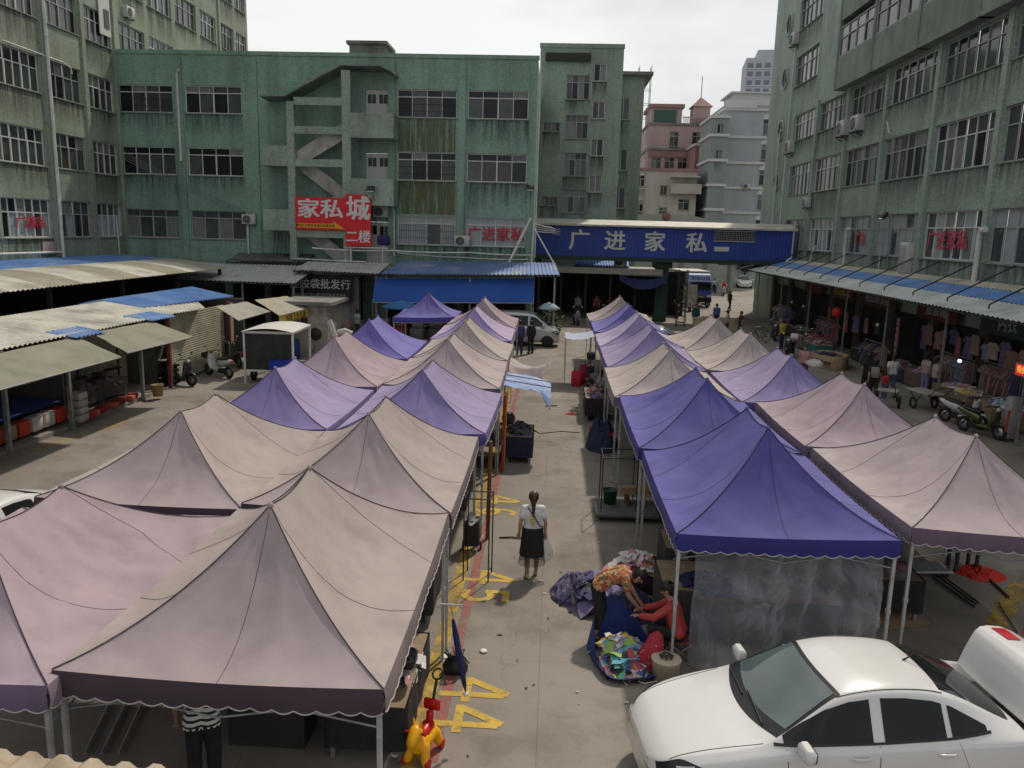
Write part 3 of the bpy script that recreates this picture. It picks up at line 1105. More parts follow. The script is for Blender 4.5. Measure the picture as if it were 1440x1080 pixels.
gb = far_block('grey_apartment_block', 'pale grey apartment block with white floor bands and arched windows', 21.2, 108, 8.0, 14, 22.6, GREYB,
          [(5.0, 6.4, z, z + 1.9, 2) for z in (19.0, 15.9, 12.7, 9.6, 6.4)], (9.0, 12.15, 15.3, 18.5, 21.9), GREYW)
for z in (19.0, 15.9, 12.7, 9.6, 6.4):
    mb = MB()
    pts = [(4.85, 1.9), (5.0, 1.9)] + [(5.7 - .7 * math.cos(a), 1.9 + .55 * math.sin(a)) for a in [PI * k / 8 for k in range(9)]] + [(6.55, 1.9)] + \
          [(5.7 + .85 * math.cos(a), 1.9 + .72 * math.sin(a)) for a in [PI * k / 8 for k in range(9)]]
    mb.prism([(5.7 - .85 * math.cos(PI * k / 10), 1.9 + .7 * math.sin(PI * k / 10)) for k in range(11)], .07, lambda a, b, h: V((a, -.004 - h, z + b)))
    mb.build('window_arch', GREYW, gb)
mb = MB()
mb.b2((0, -.3, 22.2), (4.0, -.185, 23.2)); mb.b2((1.0, 0, 22.6), (7.5, 6, 24.0)); mb.b2((.6, -.3, 24.0), (8.0, 6.5, 24.2))
mb.build('roof_room', GREYW, gb)
gs = far_block('grey_stair_block', 'grey green stair block tight against the left of the pale grey block', 18.95, 104, 2.1, 8, 20.6,
               mat('grey green tile far house', (.22, .26, .245), .8, var=.12, scale=.4), [(.7, 1.5, z, z + 1.1, 2) for z in (18.6, 15.5)], (9.2, 12.2, 15.2, 18.2, 20.4), GREYW)
tw = thing('high_rise', 'distant pale high rise tower with rows of dark windows', 'building', (69.5, 320, 0), math.radians(-8))
mb = MB()
mb.b2((0, 0, 0), (22, 20, 72)); mb.b2((4, 1, 72), (20, 18, 75))
mb.build('wall', mat('far tower render', (.42, .45, .50), .9, var=.05), tw)
for f in range(10):
    z = 41 + f * 3.05
    for k in range(7):
        mb = MB(); mb.b2((.6 + k * 3.1, -.12, z), (2.6 + k * 3.1, .05, z + 1.7)); mb.build('window', mat('far tower glass', (.16, .18, .22), .3), tw)
mb = MB()
for f in range(15):
    mb.b2((-.3, -.35, 25.3 + f * 3.05), (22.3, -.0, 25.6 + f * 3.05))
mb.build('balcony_bands', mat('far tower trim', (.55, .57, .60), .9), tw)
# arched gable wall beyond the bridge
ar = thing('arched_wall', 'long grey wall with a curved top and a round plaque, behind the cream roofed bridge', 'wall', (5.5, 88, 0))
mb = MB()
pts = [(0, 0), (14, 0), (14, 6.9)] + [(6.5 + 5.5 * math.cos(a), 6.9 + 1.4 * math.sin(a)) for a in [PI * k / 14 for k in range(15)]] + [(0, 6.9)]
mb.prism(pts, .4, lambda a, b, h: V((a, h, b)))
mb.build('wall', mat('pale grey plaster', (.34, .36, .34), .85, var=.15, scale=.6, dirt_amt=.4), ar)
mb = MB(); mb.lathe([(.001, -.1), (.45, -.1), (.45, -.003)], (6.4, 0, 8.0), 20, 0, 'Y', caps=False); mb.build('plaque', mat('worn red plaque', (.24, .13, .11), .8, var=.3), ar)
mb = MB()
for k in range(6):
    mb.box((.5 + k * 2.6, -.08, 3.7), (.3, .16, 7.4))
mb.build('pilaster', CONC, ar)
# scaffold pole tower beside the wing
sc_ = thing('scaffold', 'thin steel scaffold standing behind the green wing against the sky', 'scaffold', (8.6, 92, 0))
mb = MB()
for x in (0, 1.3):
    for y in (0, 1.2):
        mb.tube([(x, y, 0), (x, y, 24)], .04, 5)
for k in range(16):
    z = .6 + k * 1.5
    mb.tube([(0, 0, z), (1.3, 0, z)], .03, 5); mb.tube([(0, 1.2, z), (1.3, 1.2, z)], .03, 5); mb.tube([(1.3, 0, z), (1.3, 1.2, z)], .03, 5)
mb.build('poles', STEEL, sc_)

# ------------------------------------------------------------------ trees beyond the cars
LEAF = [mat('dark foliage', (.030, .052, .020), .7, var=.3), mat('mid foliage', (.055, .085, .030), .7, var=.3), mat('light foliage', (.095, .12, .04), .7, var=.3)]
BARK = mat('bark', (.10, .08, .06), .9, var=.3, scale=8)
def tree(label, x, y, h, r, n=2600, lm=(0, 1, 2), trunk=.3, leaf=.26, group='trees beyond the parked cars'):
    t = thing('broadleaf_tree', label, 'tree', (x, y, 0), 0, group)
    R_ = random.Random(int(x * 31 + y))
    mb = MB()
    mb.tube([(0, 0, 0), (.1, 0, h * .25), (-.05, .1, h * .5), (0, 0, h * .75)], trunk * .5, 8, r2=trunk * .12)
    for k in range(7):
        a = R_.uniform(0, 6.28); z = h * R_.uniform(.3, .55)
        mb.tube([(0, 0, z), (math.cos(a) * r * .4, math.sin(a) * r * .4, z + h * .15), (math.cos(a) * r * .7, math.sin(a) * r * .7, z + h * .22)], trunk * .18, 6, r2=.02)
    mb.build('trunk', BARK, t)
    clumps = []
    for k in range(22):
        a = R_.uniform(0, 6.28); q = R_.random() ** .5 * r * .85; z = h * R_.uniform(.38, .92)
        q *= 1 - .5 * abs(z / h - .62) / .35
        clumps.append((V((q * math.cos(a), q * math.sin(a), z)), r * R_.uniform(.25, .45), R_.choice(lm)))
    mb = MB()
    for k in range(n):
        c, cr_, mi = clumps[k % len(clumps)]
        d = V((R_.gauss(0, 1), R_.gauss(0, 1), R_.gauss(0, .8)))
        d.normalize()
        p = c + d * cr_ * (R_.random() ** .4)
        s = leaf * R_.uniform(.6, 1.3)
        a = V((R_.gauss(0, 1), R_.gauss(0, 1), R_.gauss(0, .5))).normalized()
        b = a.cross(V((R_.gauss(0, 1), R_.gauss(0, 1), R_.gauss(0, 1)))).normalized()
        mb.poly([p - a * s, p + b * s * .5, p + a * s, p - b * s * .5], mi)
    mb.build('crown', LEAF, t, fix=False)
    return t
tree('broad dark tree behind the white cars past the blue lorry', 17.5, 118, 8, 5.0)
tree('rounded dark tree at the far right beyond the bridge', 27.5, 122, 9, 5.5)
tree('light yellow green slim tree between the two white cars', 25.3, 108, 5.4, 1.5, 900, (2, 2, 1))
tree('dark low tree behind the lorry on the left side', 10.5, 116, 7, 4.5)
tree('shady tree against the arched wall above the right hand cars', 22.5, 125, 8.5, 5)
FARW = mat('far shop wall', (.10, .085, .075), .85, var=.4, scale=.5)
o = thing('far_shop_row', 'long dim row of shops closing the road beyond the bridge', 'shop row', (-3, 130, 0))
mb = MB(); mb.b2((0, 0, 0), (48, 6, 7.4)); mb.build('wall', FARW, o)
mb = MB()
for k in range(10):
    mb.b2((.8 + k * 4.7, -.15, .1), (4.9 + k * 4.7, -.002, 3.0))
mb.build('shop_opening', DARKIN, o)
mb = MB()
mb.b2((0, -1.8, 3.4), (48, -.16, 3.55)); mb.build('canopy', mat('far canopy', (.2, .2, .2), .8, var=.3), o)
mb = MB()
for k in range(10):
    mb.b2((1.0 + k * 4.7, -.3, 3.7), (4.6 + k * 4.7, -.17, 4.8), k % 2)
mb.build('sign_board', [mat('far red sign', (.22, .03, .03), .7), mat('far blue sign', (.03, .06, .18), .7)], o)

# ------------------------------------------------------------------ corrugated roofs
def corr(mb, p00, p10, p01, p11, along, pitch=.2, amp=.02, nseg=2, mi=0, sag=0.0, thick=True):
    """corrugated sheet p00-p10 is the eave, p01-p11 the ridge; ribs run eave to ridge"""
    p00, p10, p01, p11 = map(V, (p00, p10, p01, p11))
    n = max(8, int((p10 - p00).length / pitch * 4))
    nrm = (p10 - p00).cross(p01 - p00).normalized()
    if nrm.z < 0:
        nrm = -nrm
    def fn(i, j):
        a = p00.lerp(p10, i); b = p01.lerp(p11, i)
        w = amp * (1 if int(round(i * n)) % 4 in (1, 2) else -1)
        return a.lerp(b, j) + nrm * (w + sag * 4 * j * (1 - j) + .012 * nz(i * 9, j * 3, p00.x))
    mb.grid(fn, n, nseg, mi, False)
SHEETC = mat('cream corrugated sheet', (.56, .54, .46), .6, var=.14, scale=.6, dirt=(.13, .11, .08), dirt_amt=.6, dirt_scale=.7, streak=.2)
SHEETG = mat('grey corrugated sheet', (.46, .48, .455), .6, var=.16, scale=.6, dirt=(.11, .10, .08), dirt_amt=.65, dirt_scale=.6)
SHEETB = mat('blue corrugated sheet', (.095, .21, .47), .5, var=.2, scale=.7, dirt=(.33, .37, .42), dirt_amt=.55, dirt_scale=.9)
SHEETT = mat('translucent old sheet', (.33, .305, .23), .5, var=.2, scale=1)
SHEETR = mat('rusty corrugated sheet', (.33, .27, .20), .75, var=.3, scale=3, dirt=(.19, .075, .025), dirt_amt=.9, dirt_scale=1.3)

# left shop shed: walls, posts, two-slope roof
SH = thing('market_shed', 'long low shop shed on the left under a cream corrugated roof with a blue patch', 'shed', (-13.9, 14, 0))
mb = MB()
corr(mb, (0.05, -2, 2.78), (.15, 14.3, 2.72), (-2.5, -2, 3.12), (-2.45, 14.3, 3.1), None)
corr(mb, (0.15, 14.3, 2.74), (.3, 16.6, 2.72), (-1.1, 14.3, 2.94), (-1.1, 18.6, 2.92), None)
corr(mb, (-2.5, -2, 3.12), (-2.45, 14.3, 3.1), (-3.3, -2, 2.95), (-3.3, 14.3, 2.93), None)
mb.build('roof', SHEETC, SH)
mb = MB()
corr(mb, (-.9, 14.32, 2.925), (-.15, 20.6, 2.86), (-2.5, 14.32, 3.16), (-2.5, 21.6, 3.14), None, amp=.024)
mb.build('blue_roof_sheet', SHEETB, SH)
mb = MB()
corr(mb, (-2.5, 14.32, 3.16), (-2.5, 21.6, 3.14), (-3.4, 14.32, 2.97), (-3.4, 21.6, 2.96), None)
mb.build('blue_roof_sheet', SHEETB, SH)
mb = MB()
corr(mb, (.35, 12.4, 2.70), (.40, 13.9, 2.69), (-.5, 12.0, 2.86), (-.4, 13.6, 2.86), None)
mb.build('blue_roof_sheet', SHEETB, SH)
mb = MB()
corr(mb, (.35, 8.0, 2.69), (.40, 9.4, 2.68), (-.4, 7.7, 2.86), (-.3, 9.2, 2.86), None)
mb.build('blue_roof_sheet', SHEETB, SH)
REDPOST = mat('dull red post', (.16, .035, .03), .7, var=.3, scale=5)
for i, y in enumerate((5.1, 7.8, 11.9)):
    mb = MB(); mb.b2((.02, y, 0), (.12, y + .1, 2.7)); mb.build('post', STEEL, SH)
for y in (14.1, 19.6):
    mb = MB(); mb.b2((-.10, y, 0), (.02, y + .13, 2.72)); mb.build('post', REDPOST, SH)
mb = MB()
mb.b2((-3.3, -2, 0), (-3.15, 21.6, 2.9)); mb.b2((-3.15, -2, 0), (-.1, -1.85, 2.6)); mb.b2((-3.15, 21.45, 0), (-.1, 21.6, 2.7))
for y in (3.0, 8.6, 14.2):
    mb.b2((-3.15, y, 0), (-.6, y + .12, 2.7))
mb.build('wall', mat('dingy shed wall', (.10, .092, .08), .9, var=.3, scale=1, dirt_amt=.5), SH)
SHUT = mat('cream roller shutter', (.36, .345, .25), .55, var=.1, scale=1.2, dirt_amt=.35, dirt_scale=1.4)
for y0, y1, x in ((14.35, 19.5, -.2), (10.4, 14.05, -1.6), (19.85, 20.55, -.2)):
    mb = MB()
    n = int(2.55 / .09)
    rings = []
    for i in range(2 * n + 1):
        z = .1 + 2.5 * i / (2 * n)
        rings.append([V((x + (.012 if i % 2 else 0), y0, z)), V((x + (.012 if i % 2 else 0), y1, z))])
    mb.loft(rings, 0, False, False, smooth=False)
    mb.build('roller_shutter', SHUT, SH)

TARP_O = mat('faded olive awning cloth', (.205, .20, .15), .8, var=.12, scale=.8, dirt_amt=.3, dirt_scale=1.2, bump=.15, bscale=8)
def flap(label, a, b, c, d, m, val=.0, vm=None, nm='awning', cat='awning', arms=True):
    """sloping cloth awning: a-b back edge, d-c front edge"""
    a, b, c, d = map(V, (a, b, c, d))
    t = thing(nm, label, cat, (a.x, a.y, 0))
    off = V((a.x, a.y, 0))
    mb = MB()
    def fn(i, j, dz=0.0):
        p = a.lerp(b, i).lerp(d.lerp(c, i), j) - off
        s = -.05 * 4 * i * (1 - i) * j + .02 * nz(i * 5, j * 4, a.y)
        return p + V((0, 0, s + dz))
    mb.grid(fn, 24, 10)
    mb.grid(lambda i, j: fn(i, j, -.012), 24, 10)
    mb.build('cloth', m, t)
    mb = MB()
    p, q = d - off, c - off
    mb.tube([p + V((0, 0, -.03)), q + V((0, 0, -.03))], .018, 6)
    if arms:
        for k in (.08, .5, .92):
            mb.tube([a.lerp(b, k) - off - V((0, 0, .06)), d.lerp(c, k) - off - V((0, 0, .05))], .014, 6)
    mb.build('frame', STEEL, t)
    if val:
        mb = MB()
        mb.grid(lambda i, j: p.lerp(q, i) + V((.02 * math.sin(i * 60), 0, -.03 - j * val * (1 if j < 1 else 1 - .18 * abs(math.sin(i * 40))))), 80, 2)
        mb.build('valance', vm or m, t)
    return t
flap('olive cloth awning nearest the camera on the left shop shed', (-13.82, 14.6, 2.7), (-13.78, 22.3, 2.66), (-12.2, 21.8, 2.22), (-12.35, 13.6, 2.26), TARP_O)
flap('olive cloth awning in the middle of the left shop shed', (-13.75, 23.0, 2.7), (-13.7, 26.6, 2.64), (-12.2, 26.4, 2.2), (-12.35, 22.4, 2.24), TARP_O)
flap('small grey beige awning before the closed cream shutter', (-13.5, 31.4, 2.72), (-13.4, 34.4, 2.66), (-12.2, 33.9, 2.34), (-12.3, 30.6, 2.3), mat('grey beige awning cloth', (.28, .265, .22), .8, var=.12, dirt_amt=.3))
fl = flap('beige awning with a yellow lettered valance at the far end of the left shed', (-13.2, 34.8, 2.72), (-12.6, 37.4, 2.7), (-11.3, 36.4, 2.28), (-11.7, 33.6, 2.2),
          mat('beige awning cloth', (.31, .28, .22), .8, var=.12, dirt_amt=.3), .42, mat('yellow valance', (.50, .36, .06), .8, var=.2, scale=4))
YT = mat('dark awning lettering', (.06, .03, .01), .8)
d_ = (V((-11.3, 36.4, 0)) - V((-11.7, 33.6, 0))).normalized()
text('lettering', '水暖五金批发', .34, lambda a, b, h: V((1.7 + .03, .3, 1.98)) + V((.02 + .35 * a * d_.x, 0, 0)) * 0 + d_ * a + V((.03, 0, b + .02)), YT, fl, .01)

# second roof further back, blue strip roof, grey canopy pieces
R2 = thing('rear_shed', 'second long shed behind with a gently curved striped cream roof', 'shed', (-18, 16, 0))
mb = MB()
n = 14
for k in range(n):
    y0, y1 = -4 + k * 2.22, -4 + (k + 1) * 2.22
    mi = 1 if k % 2 else 0
    sk = lambda y: y * 0
    corr(mb, (.1 - .045 * (y0 + 4) * 0, y0, 3.62), (.1, y1, 3.62), (-3.9, y0 + 1.2, 3.98), (-3.9, y1 + 1.2, 3.98), None, .25, .018, 6, mi, .12)
mb.build('roof', [SHEETC, SHEETT], R2)
mb = MB()
for y in range(-3, 28, 5):
    mb.b2((-.3, y, 0), (-.16, y + .14, 3.55))
mb.b2((-4.0, -4, 0), (-3.85, 28, 3.9)); mb.b2((-1.6, -4, 0), (-1.45, 27, 2.6))
mb.build('wall', DARKIN, R2)
R3 = thing('blue_lean_to', 'narrow blue lean-to roof along the foot of the left factory block', 'roof', (-22.3, 16, 0))
mb = MB(); corr(mb, (.2, -2, 3.86), (.6, 31, 3.82), (-3.68, -2, 4.06), (-3.68, 31, 4.04), None); mb.build('roof', SHEETB, R3)
mb = MB()
for y in (-1, 9, 19, 29):
    mb.b2((.0, y, 0), (.14, y + .14, 3.8))
mb.b2((-3.2, -2, 0), (-3.1, 31, 3.7))
mb.build('post', DARKIN, R3)
def canopy(label, a, b, c, d, m, posts=(), nm='canopy', val=0):
    """corrugated canopy a-b front eave, d-c back"""
    t = thing(nm, label, 'canopy', (a[0], a[1], 0))
    off = V((a[0], a[1], 0))
    mb = MB()
    corr(mb, V(a) - off, V(b) - off, V(d) - off, V(c) - off, None, .22, .02, 3)
    mb.build('roof_sheet', m, t)
    mb = MB()
    A, B = V(a) - off, V(b) - off
    mb.tube([A - V((0, 0, .09)), B - V((0, 0, .09))], .04, 6)
    C_, D_ = V(c) - off, V(d) - off
    mb.tube([D_ - V((0, 0, .09)), C_ - V((0, 0, .09))], .04, 6)
    for k in range(6):
        mb.tube([A.lerp(B, k / 5) - V((0, 0, .06)), D_.lerp(C_, k / 5) - V((0, 0, .06))], .025, 6)
    mb.build('frame', IRON, t)
    for x, y, z in posts:
        mb = MB(); mb.box(V((x, y, z / 2)) - off, (.1, .1, z)); mb.build('post', STEEL, t)
    return t
canopy('pale grey corrugated canopy at the inner left corner over the bag shop yard', (-20.2, 41.6, 3.05), (-13.7, 42.0, 2.98), (-13.4, 45.6, 3.75), (-20.6, 46.2, 3.72), SHEETG,
       [(-20.0, 41.8, 2.9), (-16.6, 42.1, 2.9), (-13.9, 42.3, 2.85)])
canopy('dark patched canopy sheet right against the wall left of the stairs', (-19.0, 45.9, 3.9), (-14.4, 45.9, 3.95), (-14.4, 47.9, 4.35), (-19.0, 47.9, 4.3), mat('patched dark sheet', (.12, .125, .115), .8, var=.4, scale=1.2))
canopy('pale grey canopy strip under the red furniture sign', (-14.3, 43.6, 3.62), (-9.5, 43.2, 3.55), (-9.4, 46.0, 4.02), (-14.3, 46.2, 3.98), SHEETG, [(-13.9, 43.9, 3.5), (-9.7, 43.6, 3.5)])
canopy('blue corrugated canopy along the front of the market block', (-9.4, 43.1, 3.55), (.35, 43.0, 3.78), (.1, 47.2, 4.25), (-8.9, 47.3, 4.15), mat('faded blue corrugated sheet', (.13, .2, .40), .55, var=.25, scale=.5, dirt=(.38, .38, .36), dirt_amt=.85, dirt_scale=.45),
       [(-9.1, 43.5, 3.45), (-4.5, 43.4, 3.55), (.1, 43.4, 3.6)])
t = thing('awning', 'wide bright blue canvas awning hanging before the market block shops', 'awning', (-9.7, 43.6, 0))
BLUEA = mat('bright blue canvas', (.018, .085, .36), .7, var=.12, scale=.7, bump=.1, bscale=6)
mb = MB()
mb.grid(lambda i, j: V((i * 8.7, -.1 - .75 * j - .06 * math.sin(j * PI) + .015 * math.sin(i * 40) * j, 3.3 + .24 * i - j * 1.28 + .02 * nz(i * 12, j * 3))), 60, 10)
mb.build('cloth', BLUEA, t)
mb = MB()
mb.tube([(0, -.86, 2.02), (8.7, -.86, 2.25)], .03, 6); mb.tube([(0, -.1, 3.3), (8.7, -.1, 3.55)], .03, 6)
for x in (0, 8.7):
    mb.tube([(x, -.1, 3.3 + .0276 * x), (x, -.86, 2.02 + .0264 * x)], .02, 6)
    mb.tube([(x, -.86, 2.02), (x, -.86, 0)], .025, 6)
mb.build('frame', STEEL, t)

# bag shop sign on the left of the stairs
sg = thing('shop_sign', 'dark plastic bag wholesale sign with white characters under the grey canopy', 'sign', (-13.0, 44.35, 0))
mb = MB(); mb.b2((-1.9, 0, 1.9), (1.75, .14, 3.35)); mb.build('board', mat('black maroon sign board', (.022, .010, .012), .5, var=.2), sg)
text('lettering', '塑胶袋批发行', .58, lambda a, b, h: V((-.05 + a, -.004 - h, 2.78 + b)), WHITEL, sg, .014)
text('lettering', '各种胶袋 背心袋 服装袋 批发零售', .2, lambda a, b, h: V((-.05 + a, -.004 - h, 2.2 + b)), mat('dim white lettering', (.3, .28, .28), .7), sg, .008)
# shop front pieces under the canopy
sw = thing('bag_shop', 'dim bag shop with pale pillar and red goods below the bag shop sign', 'shop', (-13.6, 45.1, 0))
mb = MB(); mb.b2((2.05, -.15, 0), (2.6, .3, 3.3)); mb.build('pillar', CONC, sw)
mb = MB(); mb.b2((-2.9, 0, 0), (-2.6, .3, 3.3)); mb.build('pillar', CONC, sw)
mb = MB(); mb.b2((-2.6, .2, 0), (.9, .4, 1.8)); mb.build('back_wall', DARKIN, sw)
mb = MB()
for i in range(14):
    z = .1 + i * .13
    mb.b2((.9, .1 + .02 * (i % 2), z), (2.05, .18 + .02 * (i % 2), z + .13))
mb.build('shutter', ALUD, sw)

# shops between the market block and the bridge pillar
s1 = thing('shop_row', 'dark shops under a long beige canopy edge between the van and the bridge pillar', 'shop row', (.4, 62.6, 0))
mb = MB()
mb.b2((-1.4, -.95, 0), (9.6, -.65, 3.3)); mb.b2((-1.5, -6.0, 0), (-1.3, .1, 4.1))
mb.build('wall', mat('dim shop wall', (.05, .047, .045), .9, var=.4, scale=.6), s1)
for k in range(5):
    mb = MB(); mb.box((.2 + k * 1.75, -5.2, 1.7), (.14, .14, 3.4)); mb.build('post', IRON, s1)
mb = MB()
mb.b2((-1.3, -6.2, 3.42), (7.2, .1, 3.55)); mb.b2((-1.3, -6.35, 3.25), (7.2, -6.2, 3.66))
mb.build('canopy', mat('beige fascia', (.36, .34, .29), .7, var=.15, dirt_amt=.5), s1)
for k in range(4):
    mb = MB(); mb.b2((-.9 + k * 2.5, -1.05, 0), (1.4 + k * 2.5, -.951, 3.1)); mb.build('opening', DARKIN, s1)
mb = MB(); corr(mb, (1.2, -5.2, 3.6), (5.0, -5.0, 3.6), (1.0, -1.2, 4.35), (5.2, -1.2, 4.3), None); mb.build('blue_roof_sheet', SHEETB, s1)
t = thing('tarpaulin', 'sagging dark blue tarpaulin slung under the beige canopy near the bridge pillar', 'tarp', (4.6, 56.2, 3.2))
mb = MB(); mb.grid(lambda i, j: V((i * 3.2, -.9 * j, -.55 * math.sin(PI * i) * (.5 + j * .5) - .35 * j + .02 * nz(i * 8, j * 5))), 30, 10)
mb.build('cloth', mat('dark blue tarpaulin', (.02, .03, .11), .7, var=.2), t)
mb = MB(); mb.tube([(0, 0, 0), (3.2, 0, 0)], .02, 6); mb.build('rail', STEEL, t)

# fascia shed roofs at right: awning over the shops
AW = thing('shop_awning', 'long sloping grey white awning with a blue band and stay rods over the right shops', 'awning', (16.4, 22, 0))
mb = MB()
SHEETW = mat('grey white corrugated sheet', (.50, .53, .51), .6, var=.14, scale=.5, dirt=(.14, .14, .12), dirt_amt=.55, dirt_scale=.6)
def aw(x0, z0, x1, z1, mi, y0=-8, y1=38.5):
    corr(mb, (x0, y0, z0), (x0, y1, z0), (x1, y0, z1), (x1, y1, z1), None, .28, .018, 2, mi)
aw(-2.95, 3.82, -1.72, 4.14, 0); aw(-1.70, 4.15, -.70, 4.41, 1); aw(-.68, 4.42, -.02, 4.58, 2)
mb.build('roof_sheet', [SHEETW, SHEETB, mat('cream flashing sheet', (.45, .43, .36), .6, var=.15, dirt_amt=.4)], AW)
mb = MB()
mb.tube([(-2.9, -8, 3.74), (-2.9, 38.5, 3.74)], .035, 6); mb.tube([(-1.6, -8, 4.08), (-1.6, 38.5, 4.08)], .03, 6)
for k in range(24):
    mb.tube([(-2.92, -7 + k * 1.95, 3.74), (-.05, -7 + k * 1.95, 4.5)], .025, 6)
mb.build('frame', IRON, AW)
for k in range(14):
    y = 1.5 + k * 2.75
    mb = MB(); mb.tube([(-2.45, y, 3.86), (-2.45, y, 4.08), (-2.40, y, 4.12), (-.02, y + .5, 5.25)], .028, 6); mb.build('stay_rod', IRON, AW)
for y in (-4, 2.2, 7.4, 12.6, 17.4, 23.0, 28.6, 34.2):
    mb = MB(); mb.b2((-2.2, y, 0), (-2.14, y + .06, 3.9)); mb.build('post', STEEL, AW)
canopy('grey blue canopy sheet past the bridge on the right', (12.0, 59.5, 4.1), (16.4, 58.6, 4.1), (16.4, 63.5, 4.5), (12.8, 64.5, 4.5), mat('grey blue sheet', (.26, .33, .42), .6, var=.25, scale=.6))

# ------------------------------------------------------------------ left front corner: rusty sheet roof
rs = thing('sheet_roof', 'rust stained corrugated roof edge in the bottom left corner', 'roof', (-4.4, 4.2, 0))
mb = MB(); corr(mb, (-2.6, 1.48, 1.8), (1.53, 1.22, 1.8), (-2.6, -2.4, 2.2), (1.6, -2.6, 2.2), None, .26, .024, 3); mb.build('roof_sheet', SHEETR, rs)
mb = MB()
mb.b2((1.3, 1.0, 0), (1.4, 1.1, 1.76)); mb.b2((-2.5, 1.25, 0), (-2.4, 1.35, 1.76)); mb.b2((-2.6, 1.2, 1.66), (1.5, 1.26, 1.76))
mb.build('post', IRON, rs)
# ------------------------------------------------------------------ pop-up tents
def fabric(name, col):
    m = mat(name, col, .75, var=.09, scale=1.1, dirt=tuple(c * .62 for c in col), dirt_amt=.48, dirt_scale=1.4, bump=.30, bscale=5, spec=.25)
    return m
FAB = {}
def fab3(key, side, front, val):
    FAB[key] = (fabric(key + ' tent cloth', side), fabric(key + ' end cloth', front), fabric(key + ' tent valance', val), fabric(key + ' side valance', tuple(.5 * a + .5 * b for a, b in zip(side, val))))  # end faces get their own, mostly darker colour; side valances are lighter
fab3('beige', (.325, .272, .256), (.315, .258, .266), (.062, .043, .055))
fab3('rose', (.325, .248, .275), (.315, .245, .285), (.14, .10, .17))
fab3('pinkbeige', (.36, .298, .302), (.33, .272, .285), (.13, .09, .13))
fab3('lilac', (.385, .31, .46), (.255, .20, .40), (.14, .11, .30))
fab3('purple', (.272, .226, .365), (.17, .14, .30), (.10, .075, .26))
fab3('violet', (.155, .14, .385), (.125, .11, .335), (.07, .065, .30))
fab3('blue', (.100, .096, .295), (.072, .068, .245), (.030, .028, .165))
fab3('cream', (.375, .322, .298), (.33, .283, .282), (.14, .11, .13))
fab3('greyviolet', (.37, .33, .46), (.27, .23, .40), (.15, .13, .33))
PIPING = mat('dark tent piping', (.030, .024, .035), .8)
TRIM = mat('pale valance trim', (.38, .35, .34), .8, var=.15)
LEGM = mat('painted tent leg', (.42, .43, .43), .45, .3, var=.15, scale=4, dirt_amt=.4, dirt_scale=5)

